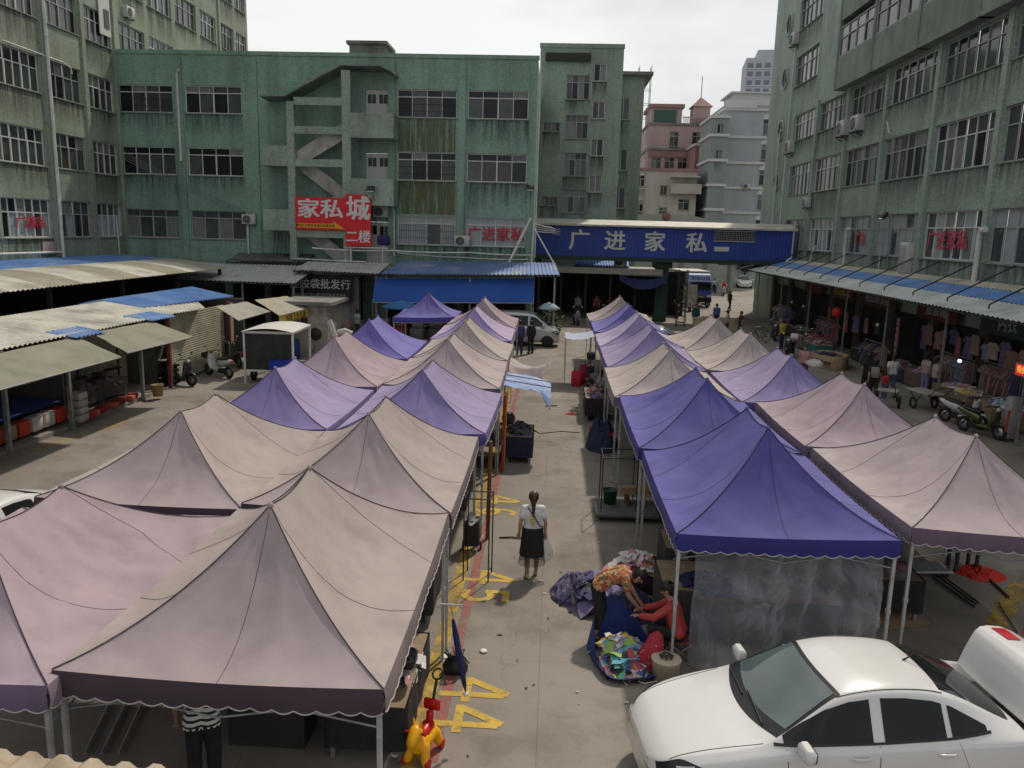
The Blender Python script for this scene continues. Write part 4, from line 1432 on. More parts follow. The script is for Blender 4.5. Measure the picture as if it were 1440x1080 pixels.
def tent(label, xc, y0, y1, key, w=2.93, zp=3.15, ze=2.12, rz=0.0, r=.66, group='market tents in the four long rows', seed=0, cr=1.35, hi=True):
    t = thing('market_tent', label, 'tent', (xc, (y0 + y1) / 2, 0), rz, group)
    a, b = w / 2, (y1 - y0) / 2
    H = zp - ze
    R_ = random.Random(seed * 7 + int(y0 * 10))
    ph = [R_.uniform(0, 6.28) for _ in range(6)]
    cz = [R_.uniform(-.05, .05) for _ in range(4)]            # corners settle unevenly
    def corner(x, y):
        fx, fy = (x / a + 1) / 2, (y / b + 1) / 2
        return cz[0] * (1 - fx) * (1 - fy) + cz[1] * fx * (1 - fy) + cz[2] * fx * fy + cz[3] * (1 - fx) * fy
    g = lambda j: .30 * j + .70 * j * j
    sag = R_.uniform(.09, .14)
    def side(sx, i, j, dz=0.0):
        y = (-b + 2 * b * i) * (1 - j) + (-r + 2 * r * i) * j
        x = sx * a * (1 - j)
        s = math.sin(PI * i)
        e = min(i, 1 - i)
        wr = cr * math.sin(PI * i) ** .6 * math.sin(PI * j) ** .6
        z = ze + H * g(j) - sag * s * (math.sin(PI * j) * .55 + .38 * (1 - j)) - .07 * s * j
        z += wr * (.028 * math.sin(7 * (i - .5) / (j + .22) + ph[0]) * (1 - j) + .034 * nz(i * 3 + seed, j * 2.4, ph[1]) + .020 * nz(i * 10, j * 3 + seed, ph[2]) + .008 * nz(i * 24, j * 9, ph[0]))
        return V((x, y, z + corner(x, y) * (1 - j) + dz))
    def end(sy, i, j, dz=0.0):
        x = (-a + 2 * a * i) * (1 - j)
        y = sy * (b + (r - b) * j)
        s = math.sin(PI * i)
        z = ze + H * g(j) - sag * .8 * s * (math.sin(PI * j) * .75 + .34 * (1 - j))
        wr = cr * math.sin(PI * i) ** .6 * math.sin(PI * j) ** .6
        z += wr * (.026 * math.sin(8 * (i - .5) / (j + .25) + ph[3]) * (1 - j) + .03 * nz(i * 3 + seed, j * 2.4, ph[4]) + .014 * nz(i * 10, j * 4, ph[3]))
        return V((x, y, z + corner(x, y) * (1 - j) + dz))
    n1, n2 = (44, 22) if hi else (18, 9)
    mb = MB()
    for sx in (-1, 1):
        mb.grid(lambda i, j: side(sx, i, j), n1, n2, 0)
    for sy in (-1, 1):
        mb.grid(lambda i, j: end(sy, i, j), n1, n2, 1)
    for sy in (-1, 1):
        mb.ball((0, sy * r, zp + .0), .035, 0, 8)
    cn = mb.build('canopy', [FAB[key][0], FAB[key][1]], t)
    # valance with scalloped edge and pale trim
    mb, tr = MB(), MB()
    hv = .25
    for kind, sgn in (('s', -1), ('s', 1), ('e', -1), ('e', 1)):
        L_ = 2 * b if kind == 's' else 2 * a
        nsc = int(L_ / .19)
        f = (lambda i: side(sgn, i, 0)) if kind == 's' else (lambda i: end(sgn, i, 0))
        nrm = V((sgn, 0, 0)) if kind == 's' else V((0, sgn, 0))
        def low(i, q=0.0):
            return f(i) + nrm * (.012 + .02 * nz(i * 6, seed, ph[5]) + q) + V((0, 0, -hv + .035 * (1 - abs(math.sin(PI * nsc * i)))))
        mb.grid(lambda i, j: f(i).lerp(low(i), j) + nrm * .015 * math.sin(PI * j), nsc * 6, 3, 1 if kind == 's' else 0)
        tr.tube([low(k / (nsc * 6), .003) for k in range(nsc * 6 + 1)], .008, 4, caps=False)
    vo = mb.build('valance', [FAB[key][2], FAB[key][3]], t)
    tr.build('trim', TRIM, vo)
    mb = MB()
    for sx in (-1, 1):
        for e in (0, 1):
            mb.tube([side(sx, e, j / 14, .008) for j in range(15)], .0062, 5)
    mb.tube([side(1, i / 10, 1, .006) for i in range(11)], .006, 5)
    for sx in (-1, 1):
        for e in (0, 1):
            pth = []
            for j in range(15):
                q = j / 14
                i_end = e
                i0 = .36 if e == 0 else .64
                i_ = i0 * (1 - q) + i_end * q
                pth.append(side(sx, i_, q, .003))
            mb.tube(pth, .0022, 4)
    for sy in (-1, 1):
        mb.tube([end(sy, .5, j / 12 * .97, .003) for j in range(13)], .0022, 4)
    mb.build('seam', PIPING, t)
    for sx in (-1, 1):
        for sy in (-1, 1):
            mb = MB()
            x, y = sx * (a - .05), sy * (b - .05)
            mb.box((x, y, ze / 2 + .25), (.042, .042, ze - .72))
            mb.box((x, y, .55), (.034, .034, 1.1))
            mb.box((x, y, .006), (.10, .10, .012))
            mb.box((x, y, 1.08), (.056, .056, .06))
            mb.build('leg', LEGM, t)
    mb = MB()
    for sx in (-1, 1):
        n = 4
        for k in range(n):
            ya, yb = -b + .06 + (2 * b - .12) * k / n, -b + .06 + (2 * b - .12) * (k + 1) / n
            mb.tube([(sx * (a - .05), ya, ze - .17), (sx * (a - .05), yb, ze - .42)], .013, 4)
            mb.tube([(sx * (a - .07), ya, ze - .42), (sx * (a - .07), yb, ze - .17)], .013, 4)
    for sy in (-1, 1):
        for k in range(2):
            xa, xb = -a + .06 + (2 * a - .12) * k / 2, -a + .06 + (2 * a - .12) * (k + 1) / 2
            mb.tube([(xa, sy * (b - .05), ze - .17), (xb, sy * (b - .05), ze - .42)], .013, 4)
            mb.tube([(xa, sy * (b - .07), ze - .42), (xb, sy * (b - .07), ze - .17)], .013, 4)
    mb.build('scissor_frame', STEEL, t)
    return t

GA = 'tents left of the walking lane'
GC = 'tents right of the walking lane'
tent('big beige tent nearest the camera, a person in stripes beneath it', -2.79, 6.15, 10.35, 'beige', 2.93, 3.2, 2.14, group=GA, seed=1)
tent('beige tent second from the camera beside the walking lane, behind the biggest beige one', -2.79, 10.45, 14.75, 'beige', 2.95, 3.16, 2.12, .006, group=GA, seed=2)
tent('purple tent with lilac sides beside the lane, a blue tarp hanging off its far corner', -2.68, 14.95, 19.3, 'purple', 2.98, 3.08, 2.1, -.008, group=GA, seed=3)
tent('pinkish beige tent by the lane just behind the purple one', -2.74, 19.5, 23.7, 'pinkbeige', 2.95, 3.13, 2.12, .01, group=GA, seed=4)
tent('cream tent by the left side of the lane with a pink cloth hanging off it', -2.76, 23.9, 27.9, 'cream', 2.9, 3.14, 2.12, 0, group=GA, seed=5)
tent('lilac tent by the left side of the lane beside the silver van', -2.9, 28.1, 32.3, 'lilac', 2.9, 3.14, 2.12, .01, group=GA, seed=6)
tent('rose pink tent at the far end of the left lane row before the van', -2.95, 32.5, 36.2, 'rose', 2.9, 3.14, 2.12, 0, group=GA, seed=7)
tent('rose tent cut off by the left picture edge, over the rusty sheet roof', -5.68, 5.95, 10.1, 'rose', 2.95, 2.92, 2.08, .012, group=GA, seed=8, cr=2.6)
tent('beige tent of the outer left row with a pointed ridge over the bare paving', -5.72, 10.35, 14.6, 'beige', 2.95, 3.12, 2.12, .012, group=GA, seed=9)
tent('lilac and purple tent in front of the white topped cargo box', -5.78, 14.85, 19.0, 'purple', 2.95, 3.05, 2.1, 0, group=GA, seed=10)
tent('rose beige tent of the outer left row between the purple one and the blue one', -5.75, 19.25, 23.5, 'rose', 2.95, 3.13, 2.12, 0, group=GA, seed=11)
tent('violet blue tent at the far end of the outer left row', -5.8, 23.7, 27.6, 'violet', 2.9, 3.12, 2.12, .0, group=GA, seed=12)
tent('small square blue violet tent standing alone in front of the bright blue awning', -5.72, 35.2, 38.1, 'violet', 2.75, 3.14, 2.15, 0, .08, group=GA, seed=13)
tent('deep blue tent nearest the white sedan with a clear plastic sheet hanging under it', 3.25, 10.2, 14.35, 'blue', 2.95, 3.25, 2.13, 0, group=GC, seed=14)
tent('royal blue tent second in the row right of the lane', 3.2, 14.5, 19.0, 'blue', 2.98, 3.16, 2.12, .004, group=GC, seed=15)
tent('cream tent right of the lane between the blue tents and the lilac ones', 3.1, 19.2, 23.3, 'cream', 2.98, 3.1, 2.1, 0, group=GC, seed=16)
tent('lilac tent right of the lane, directly behind the cream one', 3.2, 23.5, 27.8, 'purple', 2.95, 3.14, 2.12, 0, group=GC, seed=17)
tent('grey violet tent right of the lane with the plaid flap at its corner', 3.22, 28.0, 31.6, 'greyviolet', 2.95, 3.13, 2.12, 0, group=GC, seed=18)
tent('blue violet tent second last in the row right of the lane', 3.22, 31.8, 35.4, 'violet', 2.95, 3.12, 2.12, 0, group=GC, seed=19)
tent('pale pink tent last in the row right of the lane, farthest from the camera', 3.2, 35.6, 39.6, 'pinkbeige', 2.95, 3.12, 2.12, 0, group=GC, seed=20)
tent('pale pinkish tent cut by the right picture edge beside the deep blue one', 6.5, 10.6, 14.9, 'pinkbeige', 2.95, 3.13, 2.13, 0, group=GC, seed=21)
tent('rose lilac tent of the outer right row behind the pale pinkish one', 6.42, 15.05, 18.9, 'rose', 2.95, 3.12, 2.12, 0, group=GC, seed=22)
tent('purple tent of the outer right row between the rose one and the cream ones', 6.15, 19.1, 23.1, 'purple', 2.95, 3.08, 2.1, 0, group=GC, seed=23)
tent('cream tent of the outer right row, the nearer of two cream ones side by side', 6.1, 23.3, 27.2, 'cream', 2.95, 3.12, 2.12, 0, group=GC, seed=24)
tent('cream tent at the far end of the outer right row, below the blue shirted man', 5.95, 27.4, 31.4, 'cream', 2.95, 3.13, 2.12, 0, group=GC, seed=25)

# ------------------------------------------------------------------ cars
def paint(name, col, rough=.22, metal=0.0):
    return mat(name, col, rough, metal, var=.03, scale=2, coat=.6, spec=.5)
WHITECAR = paint('white car paint', (.60, .59, .575))
SILVER = paint('silver van paint', (.42, .43, .44), .28, .35)
CARGLASS = mat('car glass', (.012, .015, .015), .05, var=.15, spec=.3)
WSGLASS = mat('windscreen glass', (.085, .115, .115), .05, var=.25, scale=1.2, spec=.9)
BLACKTRIM = mat('black car trim', (.012, .012, .013), .35, var=.2)
TYRE = mat('tyre rubber', (.018, .018, .018), .85, var=.2)
RIM = mat('alloy rim', (.38, .39, .4), .35, .7, var=.1)
LAMPW = mat('clear lamp glass', (.45, .47, .48), .08, var=.3, scale=8, spec=.9)
LAMPR = mat('red lamp glass', (.42, .018, .022), .12, var=.2, scale=8, spec=.8)
CHROME = mat('chrome', (.55, .56, .57), .12, .95, var=.05)

def pw(pts):
    pts = sorted(pts)
    def f(x):
        if x <= pts[0][0]:
            return pts[0][1]
        for (x0, y0), (x1, y1) in zip(pts, pts[1:]):
            if x <= x1:
                return y0 + (y1 - y0) * (x - x0) / (x1 - x0)
        return pts[-1][1]
    return f
def wheel(t, x, y, z, r, w, sgn):
    mb = MB()
    mb.lathe([(r * .62, -w / 2), (r * .93, -w / 2), (r, -w * .32), (r, w * .32), (r * .93, w / 2), (r * .62, w / 2)], (x, y, z), 24, 0, 'Y')
    o = mb.build('wheel', TYRE, t)
    mb = MB()
    mb.lathe([(.001, sgn * w * .38), (r * .18, sgn * w * .42), (r * .6, sgn * w * .40), (r * .63, sgn * w * .5), (r * .60, sgn * w * .2)], (x, y, z), 20, 0, 'Y', caps=False)
    for k in range(5):
        a = k * 2 * PI / 5
        mb.box((x + math.cos(a) * r * .38, y + sgn * w * .43, z + math.sin(a) * r * .38), (r * .5, .02, r * .12), 0, Matrix.Rotation(-a, 3, 'Y'))
    mb.build('rim', RIM, o)

def car(name, label, cat, loc, rz, prof, pm, trunk_open=False, group=None, detail=True):
    t = thing(name, label, cat, loc, rz, group)
    zt, zs, w, wt, st, L_ = prof['zt'], prof['zs'], prof['w'], prof['wt'], prof['st'], prof['L']
    mb = MB()
    rings = []
    for s in st:
        W, T, S, wtt = w(s), zt(s), zs(s), wt(s)
        cr = min(.05, max(.01, (T - S) * .25)) if T > S else 0
        half = [(0, .22), (W * .80, .22), (W * .93, .26), (W * .985, .40), (W, .60), (W * .985, S - .10), (W * .962, S - .02), (W * .93, S + (.012 if T > S else 0)),
                (wtt + (W * .93 - wtt) * .12, S + (T - cr - S) * .88), (wtt, T - cr), (wtt * .86, T - cr * .45), (wtt * .5, T - .006), (0, T)]
        ring = [V((s, -y, z)) for y, z in half] + [V((s, y, z)) for y, z in reversed(half[1:-1])]
        rings.append(ring)
    mb.loft(rings, 0, True, True, True)
    body = mb.build('body', pm, t)
    bake(body, sub=2)
    for p in body.data.polygons:
        p.use_smooth = True
    bvh = BVHTree.FromPolygons([v.co.copy() for v in body.data.vertices], [tuple(p.vertices) for p in body.data.polygons])
    def proj(o, d):
        h, n, _, _ = bvh.ray_cast(V(o), V(d))
        if h is None:
            h, n, _, _ = bvh.find_nearest(V(o) + V(d) * 1.2)
        return h, n
    def overlay(nm, fn, m, nu=20, nv=8, off=.004, parent=None):
        """fn(i, j) -> (origin, direction) of the projecting ray"""
        mb = MB()
        def q(i, j):
            h, n = proj(*fn(i, j))
            return h + n * off
        mb.grid(q, nu, nv)
        return mb.build(nm, m, parent or t, fix=False)
    def top(x0, x1, hw0, hw1, bow0=.0, bow1=.0):
        def fn(i, j):
            yy = 2 * i - 1
            hw = hw0 + (hw1 - hw0) * j
            x = (x0 + bow0 * yy * yy) * (1 - j) + (x1 + bow1 * yy * yy) * j
            return (x, yy * hw, 3), (0, 0, -1)
        return fn
    def sidef(sg, x0, x1, lo, up):
        def fn(i, j):
            x = x0 + (x1 - x0) * i
            return (x, sg * 3, lo(x) + (up(x) - lo(x)) * j), (0, -sg, 0)
        return fn
    P = prof['parts']
    x0, x1, a0, a1 = P['ws']
    fr = overlay('windscreen', top(x0, x1, a0, a1, P.get('bow', .16), .05), BLACKTRIM, off=.003)
    overlay('glass', top(x0 + .14, x1 - .045, a0 * .93, a1 * .94, P.get('bow', .16) * .8, .04), WSGLASS, off=.006, parent=fr)
    if 'rw' in P:
        x0, x1, a0, a1 = P['rw']
        overlay('rear_window', top(x0, x1, a0, a1, -.04, -.12), CARGLASS, off=.004)
    for sg in (-1, 1):
        for (xa, xb, lo, up) in P['sw']:
            overlay('side_window', sidef(sg, xa, xb, pw(lo), pw(up)), CARGLASS, 22, 6, .005)
        if detail:
            for (xa, xb, za, zb) in P['gaps']:
                dx, dz = xb - xa, zb - za
                k = .004
                overlay('door_gap', sidef(sg, xa - k, xb + k, lambda x: za, lambda x: zb) if abs(dx) < .02 else
                        (lambda i, j: ((xa + dx * i, sg * 3, za + dz * i + (j - .5) * .008), (0, -sg, 0))), BLACKTRIM, 12, 6, .0025)
            for hx, hz in P['handles']:
                h, n = proj((hx, sg * 3, hz), (0, -sg, 0))
                mb = MB()
                mb.tube([h + n * .004 + V((-.09, 0, 0)), h + n * .03 + V((-.06, 0, .004)), h + n * .03 + V((.06, 0, .004)), h + n * .004 + V((.09, 0, 0))], .014, 8)
                mb.build('door_handle', pm, t)
            lo, up = pw(P['belt']), pw([(a, b + .022) for a, b in P['belt']])
            overlay('belt_trim', sidef(sg, P['belt'][0][0], P['belt'][-1][0], lo, up), BLACKTRIM, 24, 1, .006)
        mx, mz, my = P['mirror']
        mb = MB()
        mb.rbox((mx, sg * (my + .10), mz), (.13, .24, .15), .055)
        mb.tube([(mx + .02, sg * (my - .04), mz - .05), (mx, sg * (my + .05), mz - .04)], .028, 8)
        mo = mb.build('wing_mirror', pm, t)
        mb = MB()
        mb.rbox((mx + .035, sg * (my + .10), mz - .012), (.09, .20, .135), .04)
        mb.build('mirror_glass', BLACKTRIM, mo)
        for wx in P['wheels']:
            wheel(t, wx, sg * (w(wx) - .10), P['wr'], P['wr'], .2, sg)
            overlay('wheel_arch', (lambda i, j: ((wx + (P['wr'] + .06) * math.cos(PI * i) * (.2 + .8 * j), sg * 3, max(.27, P['wr'] + (P['wr'] + .05) * math.sin(PI * i) * (.2 + .8 * j))), (0, -sg, 0))), BLACKTRIM, 18, 4, .004)
        lam = overlay('headlight', (lambda i, j: ((P['hl'][0] + (P['hl'][1] - P['hl'][0]) * i, sg * 3, P['hl'][2] + (P['hl'][3] - P['hl'][2]) * i + j * (P['hl'][4] * (1 - .75 * abs(2 * i - .75) ** 1.5)) ), (0, -sg, 0))), BLACKTRIM, 16, 6, .006)
        overlay('lens', (lambda i, j: ((P['hl'][0] + (P['hl'][1] - P['hl'][0]) * (.3 + .3 * i), sg * 3, P['hl'][2] + (P['hl'][3] - P['hl'][2]) * (.3 + .3 * i) + .03 + j * P['hl'][4] * .45), (0, -sg, 0))), LAMPW, 8, 4, .009, lam)
        overlay('tail_light', (lambda i, j: ((P['tl'][0] + (P['tl'][1] - P['tl'][0]) * i, sg * 3, P['tl'][2] + j * P['tl'][3] * (.45 + .55 * i)), (0, -sg, 0))), LAMPR, 8, 4, .006)
    for nm, ya, z0, z1 in P['front']:
        overlay(nm, (lambda i, j: ((-2, (2 * i - 1) * ya * (1 - .12 * (1 - j)), z0 + (z1 - z0) * j), (1, 0, 0))), BLACKTRIM, 20, 4, .005)
    if P.get('plate'):
        overlay('number_plate', (lambda i, j: ((-2, (2 * i - 1) * .22, P['plate'] + .12 * j), (1, 0, 0))), mat('blue number plate', (.03, .06, .4), .4), 8, 2, .012)
    if detail:
        x0, x1, a0, a1 = P['ws']
        for yy in (-.35, .2):
            mb = MB()
            pts = []
            for k in range(8):
                h, n = proj((x0 + .07 + .05 * k / 7 + .10 * abs(yy), yy + .55 * k / 7 - .12, 3), (0, 0, -1))
                pts.append(h + n * .02)
            mb.tube(pts, .010, 5)
            mb.build('wiper', BLACKTRIM, t)
        for sg in (-1, 1):
            pts = []
            for k in range(26):
                s = .18 + (x0 + .02 - .18) * k / 25
                h, n = proj((s, sg * (P['hood'][0] + (P['hood'][1] - P['hood'][0]) * k / 25), 3), (0, 0, -1))
                pts.append(h + n * .001)
            mb = MB(); mb.tube(pts, .0045, 4); mb.build('bonnet_gap', BLACKTRIM, t)
        for sg in (-1, 1):
            pts = []
            for k in range(30):
                s = P['roof'][0] + (P['roof'][1] - P['roof'][0]) * k / 29
                h, n = proj((s, sg * (wt(s) - .03), 3), (0, 0, -1))
                pts.append(h + n * .002)
            mb = MB(); mb.tube(pts, .006, 4); mb.build('roof_seam', BLACKTRIM, t)
        h, n = proj((P['roof'][1] - .12, 0, 3), (0, 0, -1))
        mb = MB(); mb.tube([h, h + V((.05, 0, .03)), h + V((.26, 0, .16))], .014, 6, r2=.004); mb.build('antenna', BLACKTRIM, t)
    return t, proj

ZT = [(0, .60), (.05, .66), (.18, .745), (.45, .835), (.8, .905), (1.08, .955), (1.2, 1.005), (1.86, 1.395), (2.05, 1.44), (2.4, 1.475), (2.75, 1.465), (3.0, 1.43), (3.3, 1.335), (3.92, 1.04), (4.0, 1.02), (4.3, 1.01), (4.43, .93), (4.5, .78)]
ZTO = [p for p in ZT if p[0] < 3.93] + [(3.97, 1.0), (4.0, .74), (4.3, .72), (4.43, .70), (4.5, .68)]
ST = [0, .03, .09, .2, .35, .55, .8, 1.0, 1.1, 1.22, 1.4, 1.6, 1.78, 1.9, 2.1, 2.35, 2.6, 2.85, 3.05, 3.3, 3.5, 3.7, 3.85, 3.93, 3.98, 4.04, 4.2, 4.35, 4.43, 4.5]
UPB = [(1.26, 1.0), (1.5, 1.13), (1.75, 1.255), (2.0, 1.33), (2.3, 1.365), (2.6, 1.36), (2.9, 1.325), (3.1, 1.27), (3.5, 1.075)]
LOB = [(1.2, .955), (2.3, .985), (3.1, 1.02), (3.5, 1.05)]
def sedan_prof(zt):
    return dict(zt=pw(zt), zs=pw([(0, .50), (.05, .55), (.2, .66), (.5, .77), (1.0, .86), (1.3, .90), (2.2, .94), (3.0, .97), (3.9, .975), (4.3, .95), (4.5, .80)]),
        w=pw([(0, .50), (.03, .58), (.09, .67), (.2, .755), (.4, .82), (.8, .865), (1.3, .88), (3.0, .88), (3.7, .865), (4.2, .82), (4.43, .74), (4.5, .66)]),
        wt=pw([(0, .40), (.09, .56), (.3, .66), (.8, .73), (1.1, .735), (1.4, .685), (1.86, .60), (2.3, .585), (2.9, .57), (3.3, .575), (3.9, .63), (4.0, .64), (4.5, .60)]),
        st=ST, L=4.5, parts=dict(ws=(1.08, 1.9, .70, .555), rw=(3.08, 3.9, .50, .60), sw=[
            (1.30, 2.22, LOB, UPB), (2.34, 3.0, LOB, UPB), (3.06, 3.46, LOB, UPB)],
            gaps=[(1.32, 1.32, .3, .93), (2.28, 2.28, .3, .96), (3.12, 3.28, .98, .62)], handles=[(2.08, .85), (2.98, .88)],
            belt=[(1.2, .945), (2.3, .97), (3.1, 1.003), (3.5, 1.035)], mirror=(1.45, 1.0, .86), wheels=(.86, 3.5), wr=.31,
            hl=(.06, .62, .56, .70, .13), tl=(4.0, 4.44, .74, .16), front=[('grille', .42, .50, .585), ('lower_grille', .45, .28, .40)], plate=.42,
            hood=(.60, .715), roof=(1.9, 3.05)))
CX, CY, CR = 1.12, 7.98, math.radians(7)
sed, sproj = car('parked_car', 'white sedan with its boot lid standing open at the bottom right', 'car', (CX, CY, 0), CR, sedan_prof(ZTO), WHITECAR)
# open boot lid
lid = MB()
def lidp(i, j):
    y = (2 * i - 1)
    prof_ = [(4.00, 1.03, .60), (4.06, 1.18, .61), (4.13, 1.34, .62), (4.19, 1.44, .63), (4.25, 1.485, .64), (4.34, 1.50, .64), (4.50, 1.49, .63), (4.64, 1.44, .61), (4.72, 1.36, .58)]
    q = j * (len(prof_) - 1)
    k = min(int(q), len(prof_) - 2)
    f = q - k
    a, b = prof_[k], prof_[k + 1]
    s, z, hw = (a[n] + (b[n] - a[n]) * f for n in range(3))
    return V((s + .05 * (1 - y * y) * (.25 if j < .4 else -.1) * -1, y * hw, z + .022 * (1 - y * y) * (1 if j > .4 else .3)))
lid.grid(lidp, 20, 24)
lid.grid(lambda i, j: lidp(i, j) + V((.05, 0, -.06)), 20, 24)
for e in (0, 1):
    lid.grid(lambda i, j: lidp(e, j).lerp(lidp(e, j) + V((.05, 0, -.06)), i), 1, 24)
lid.grid(lambda i, j: lidp(i, 1).lerp(lidp(i, 1) + V((.05, 0, -.06)), j), 20, 1)
lo_ = lid.build('boot_lid', WHITECAR, sed)
for e0, e1 in ((.06, .30), (.70, .94)):
    mb = MB(); mb.grid(lambda i, j: lidp(e0 + (e1 - e0) * i, .60 + .13 * j + .04 * abs((e0 + (e1 - e0) * i) - .5)) + V((0, 0, .008)), 8, 6); mb.build('tail_light', LAMPR, lo_)
mb = MB(); mb.grid(lambda i, j: lidp(.35 + .30 * i, .76 + .13 * j) + V((0, 0, .010)), 6, 4); po = mb.build('number_plate', mat('blue white number plate', (.10, .20, .62), .4, var=.1), lo_)
PLW = mat('number plate characters', (.7, .7, .72), .5)
for k in range(6):
    mb = MB(); e = .375 + .25 * k / 5.6
    mb.grid(lambda i, j: lidp(e + .022 * i, .79 + .07 * j) + V((0, 0, .013)), 1, 2); mb.build('plate_character', PLW, po)
mb = MB(); mb.torus(lidp(.5, .66) + V((0, 0, .012)), .035, .007, 'Z', 18, 5); mb.tube([lidp(.5, .64) + V((0, 0, .014)), lidp(.5, .68) + V((0, 0, .014))], .007, 5); mb.build('badge', CHROME, lo_)
mb = MB()
mb.grid(lambda i, j: V((4.02 + .40 * i, (2 * j - 1) * (.60 - .03 * i), .80)), 6, 6)
mb.build('boot_floor', mat('dark boot lining', (.02, .02, .02), .95), sed)

# closed sedans: one roof showing at the left edge, one behind the right hand tents, two far off
sed2, _ = car('parked_car', 'white car partly hidden behind the tents at the left edge, only its roof showing', 'car', (-9.6, 9.6, 0), math.radians(86), sedan_prof(ZT), WHITECAR, detail=False, group='other white cars')
dup(sed2, 'white car parked behind the right hand tents by the green pillar', (7.6, 40.4, 0), math.radians(168), 'other white cars')
dup(sed2, 'white car facing the camera far off beyond the blue lorry', (18.9, 92, 0), math.radians(88), 'other white cars')
dup(sed2, 'white car far off at the right, beside the slim yellow green tree', (22.9, 97, 0), math.radians(80), 'other white cars')
dup(sed2, 'dark red car far off between the pillar and the blue lorry', (10.9, 88, 0), math.radians(95), None, None, {WHITECAR: paint('dark red car paint', (.16, .02, .025))})

ZV = [(0, .72), (.04, .82), (.15, .92), (.35, 1.0), (.5, 1.08), (1.15, 1.62), (1.35, 1.75), (1.7, 1.82), (2.5, 1.85), (3.5, 1.83), (3.85, 1.78), (3.98, 1.6), (4.03, 1.1)]
vp = dict(zt=pw(ZV), zs=pw([(0, .62), (.15, .82), (.5, .95), (1.2, 1.05), (3.9, 1.06), (4.03, .95)]),
          w=pw([(0, .55), (.06, .66), (.2, .745), (.5, .79), (1.2, .80), (3.6, .80), (3.9, .78), (4.03, .72)]),
          wt=pw([(0, .45), (.3, .62), (.5, .68), (1.2, .66), (1.7, .64), (3.6, .64), (4.03, .62)]),
          st=[0, .03, .08, .18, .34, .5, .65, .9, 1.15, 1.35, 1.7, 2.1, 2.6, 3.1, 3.5, 3.8, 3.93, 4.0, 4.03], L=4.03,
          parts=dict(ws=(.50, 1.28, .66, .58), bow=.08, sw=[(.78, 1.55, [(.7, 1.08), (1.6, 1.13)], [(.7, 1.1), (.9, 1.28), (1.25, 1.56), (1.6, 1.62)]),
              (1.66, 2.6, [(1.6, 1.13), (2.7, 1.13)], [(1.6, 1.63), (2.7, 1.64)]), (2.7, 3.7, [(2.6, 1.13), (3.8, 1.14)], [(2.6, 1.64), (3.8, 1.6)])],
              gaps=[(.72, .72, .35, 1.05), (1.6, 1.6, .3, 1.62), (2.65, 2.65, .3, 1.62), (2.4, 3.8, 1.0, 1.0)], handles=[(1.48, .98), (1.75, .98)],
              belt=[(.7, 1.07), (1.6, 1.11), (3.7, 1.11)], mirror=(.85, 1.15, .78), wheels=(.62, 3.25), wr=.29, hl=(.03, .42, .66, .80, .17), tl=(3.9, 4.0, .9, .4),
              front=[('grille', .35, .6, .7), ('lower_grille', .5, .3, .42)], plate=.46, hood=(.5, .62), roof=(1.3, 3.8)))
car('parked_van', 'silver minivan parked side on at the far end of the left lane row', 'van', (.45, 42.6, 0), math.radians(178), vp, SILVER)

# blue lorry
tk = thing('lorry', 'blue lorry facing the camera with a white lettered wind deflector and a pale cargo roof', 'lorry', (12.6, 69, 0), math.radians(4))
LBLUE = paint('lorry blue paint', (.035, .07, .30))
mb = MB()
mb.rbox((0, .9, 1.42), (2.0, 1.8, 1.6), .14); mb.build('cab', LBLUE, tk)
mb = MB(); mb.rbox((0, -.02, 1.85), (1.72, .05, .62), .02); mb.build('windscreen', CARGLASS, tk)
mb = MB()
rings = [[V((-.95, .1, 2.2)), V((.95, .1, 2.2)), V((.95, 1.6, 2.2)), V((-.95, 1.6, 2.2))], [V((-.92, .45, 2.75)), V((.92, .45, 2.75)), V((.95, 1.6, 2.9)), V((-.95, 1.6, 2.9))]]
mb.loft(rings, 0, True, True, False); df = mb.build('wind_deflector', mat('lorry deflector', (.40, .44, .62), .4, var=.25, scale=2), tk)
text('lettering', '货运出租', .42, lambda a, b, h: V((a, .25 + b * .55 - h - .02, 2.48 + b * .83)), mat('blue lettering', (.05, .08, .35), .5), df, .02)
mb = MB(); mb.rbox((0, -.05, .62), (1.95, .14, .34), .04); mb.build('bumper', BLACKTRIM, tk)
for sx in (-1, 1):
    mb = MB(); mb.rbox((sx * .74, -.03, .98), (.34, .06, .2), .03); mb.build('headlight', LAMPW, tk)
    mb = MB(); mb.rbox((sx * 1.16, .05, 1.85), (.14, .06, .38), .03); mb.tube([(sx * .98, .1, 2.1), (sx * 1.16, .05, 2.05)], .015, 6); mb.build('wing_mirror', BLACKTRIM, tk)
    for wy in (.9, 4.2):
        mb = MB(); mb.lathe([(.2, -.12), (.38, -.12), (.4, 0), (.38, .12), (.2, .12)], (sx * .86, wy, .4), 18, 0, 'X'); mb.build('wheel', TYRE, tk)
mb = MB(); mb.rbox((0, -.015, .42 + .5), (.5, .03, .1), .01); mb.build('number_plate', mat('lorry plate', (.5, .38, .05), .5), tk)
mb = MB()
mb.rbox((0, 3.9, 1.95), (2.15, 4.0, 1.9), .06); mb.b2((-1.0, 1.8, .7), (1.0, 5.9, .98)); mb.build('cargo_box', mat('grey cargo canvas', (.10, .10, .13), .8, var=.2), tk)
mb = MB(); mb.rbox((-.15, 3.6, 2.98), (2.5, 4.6, .12), .04); mb.build('cargo_roof', mat('pale cargo roof', (.50, .47, .43), .6, var=.1), tk)

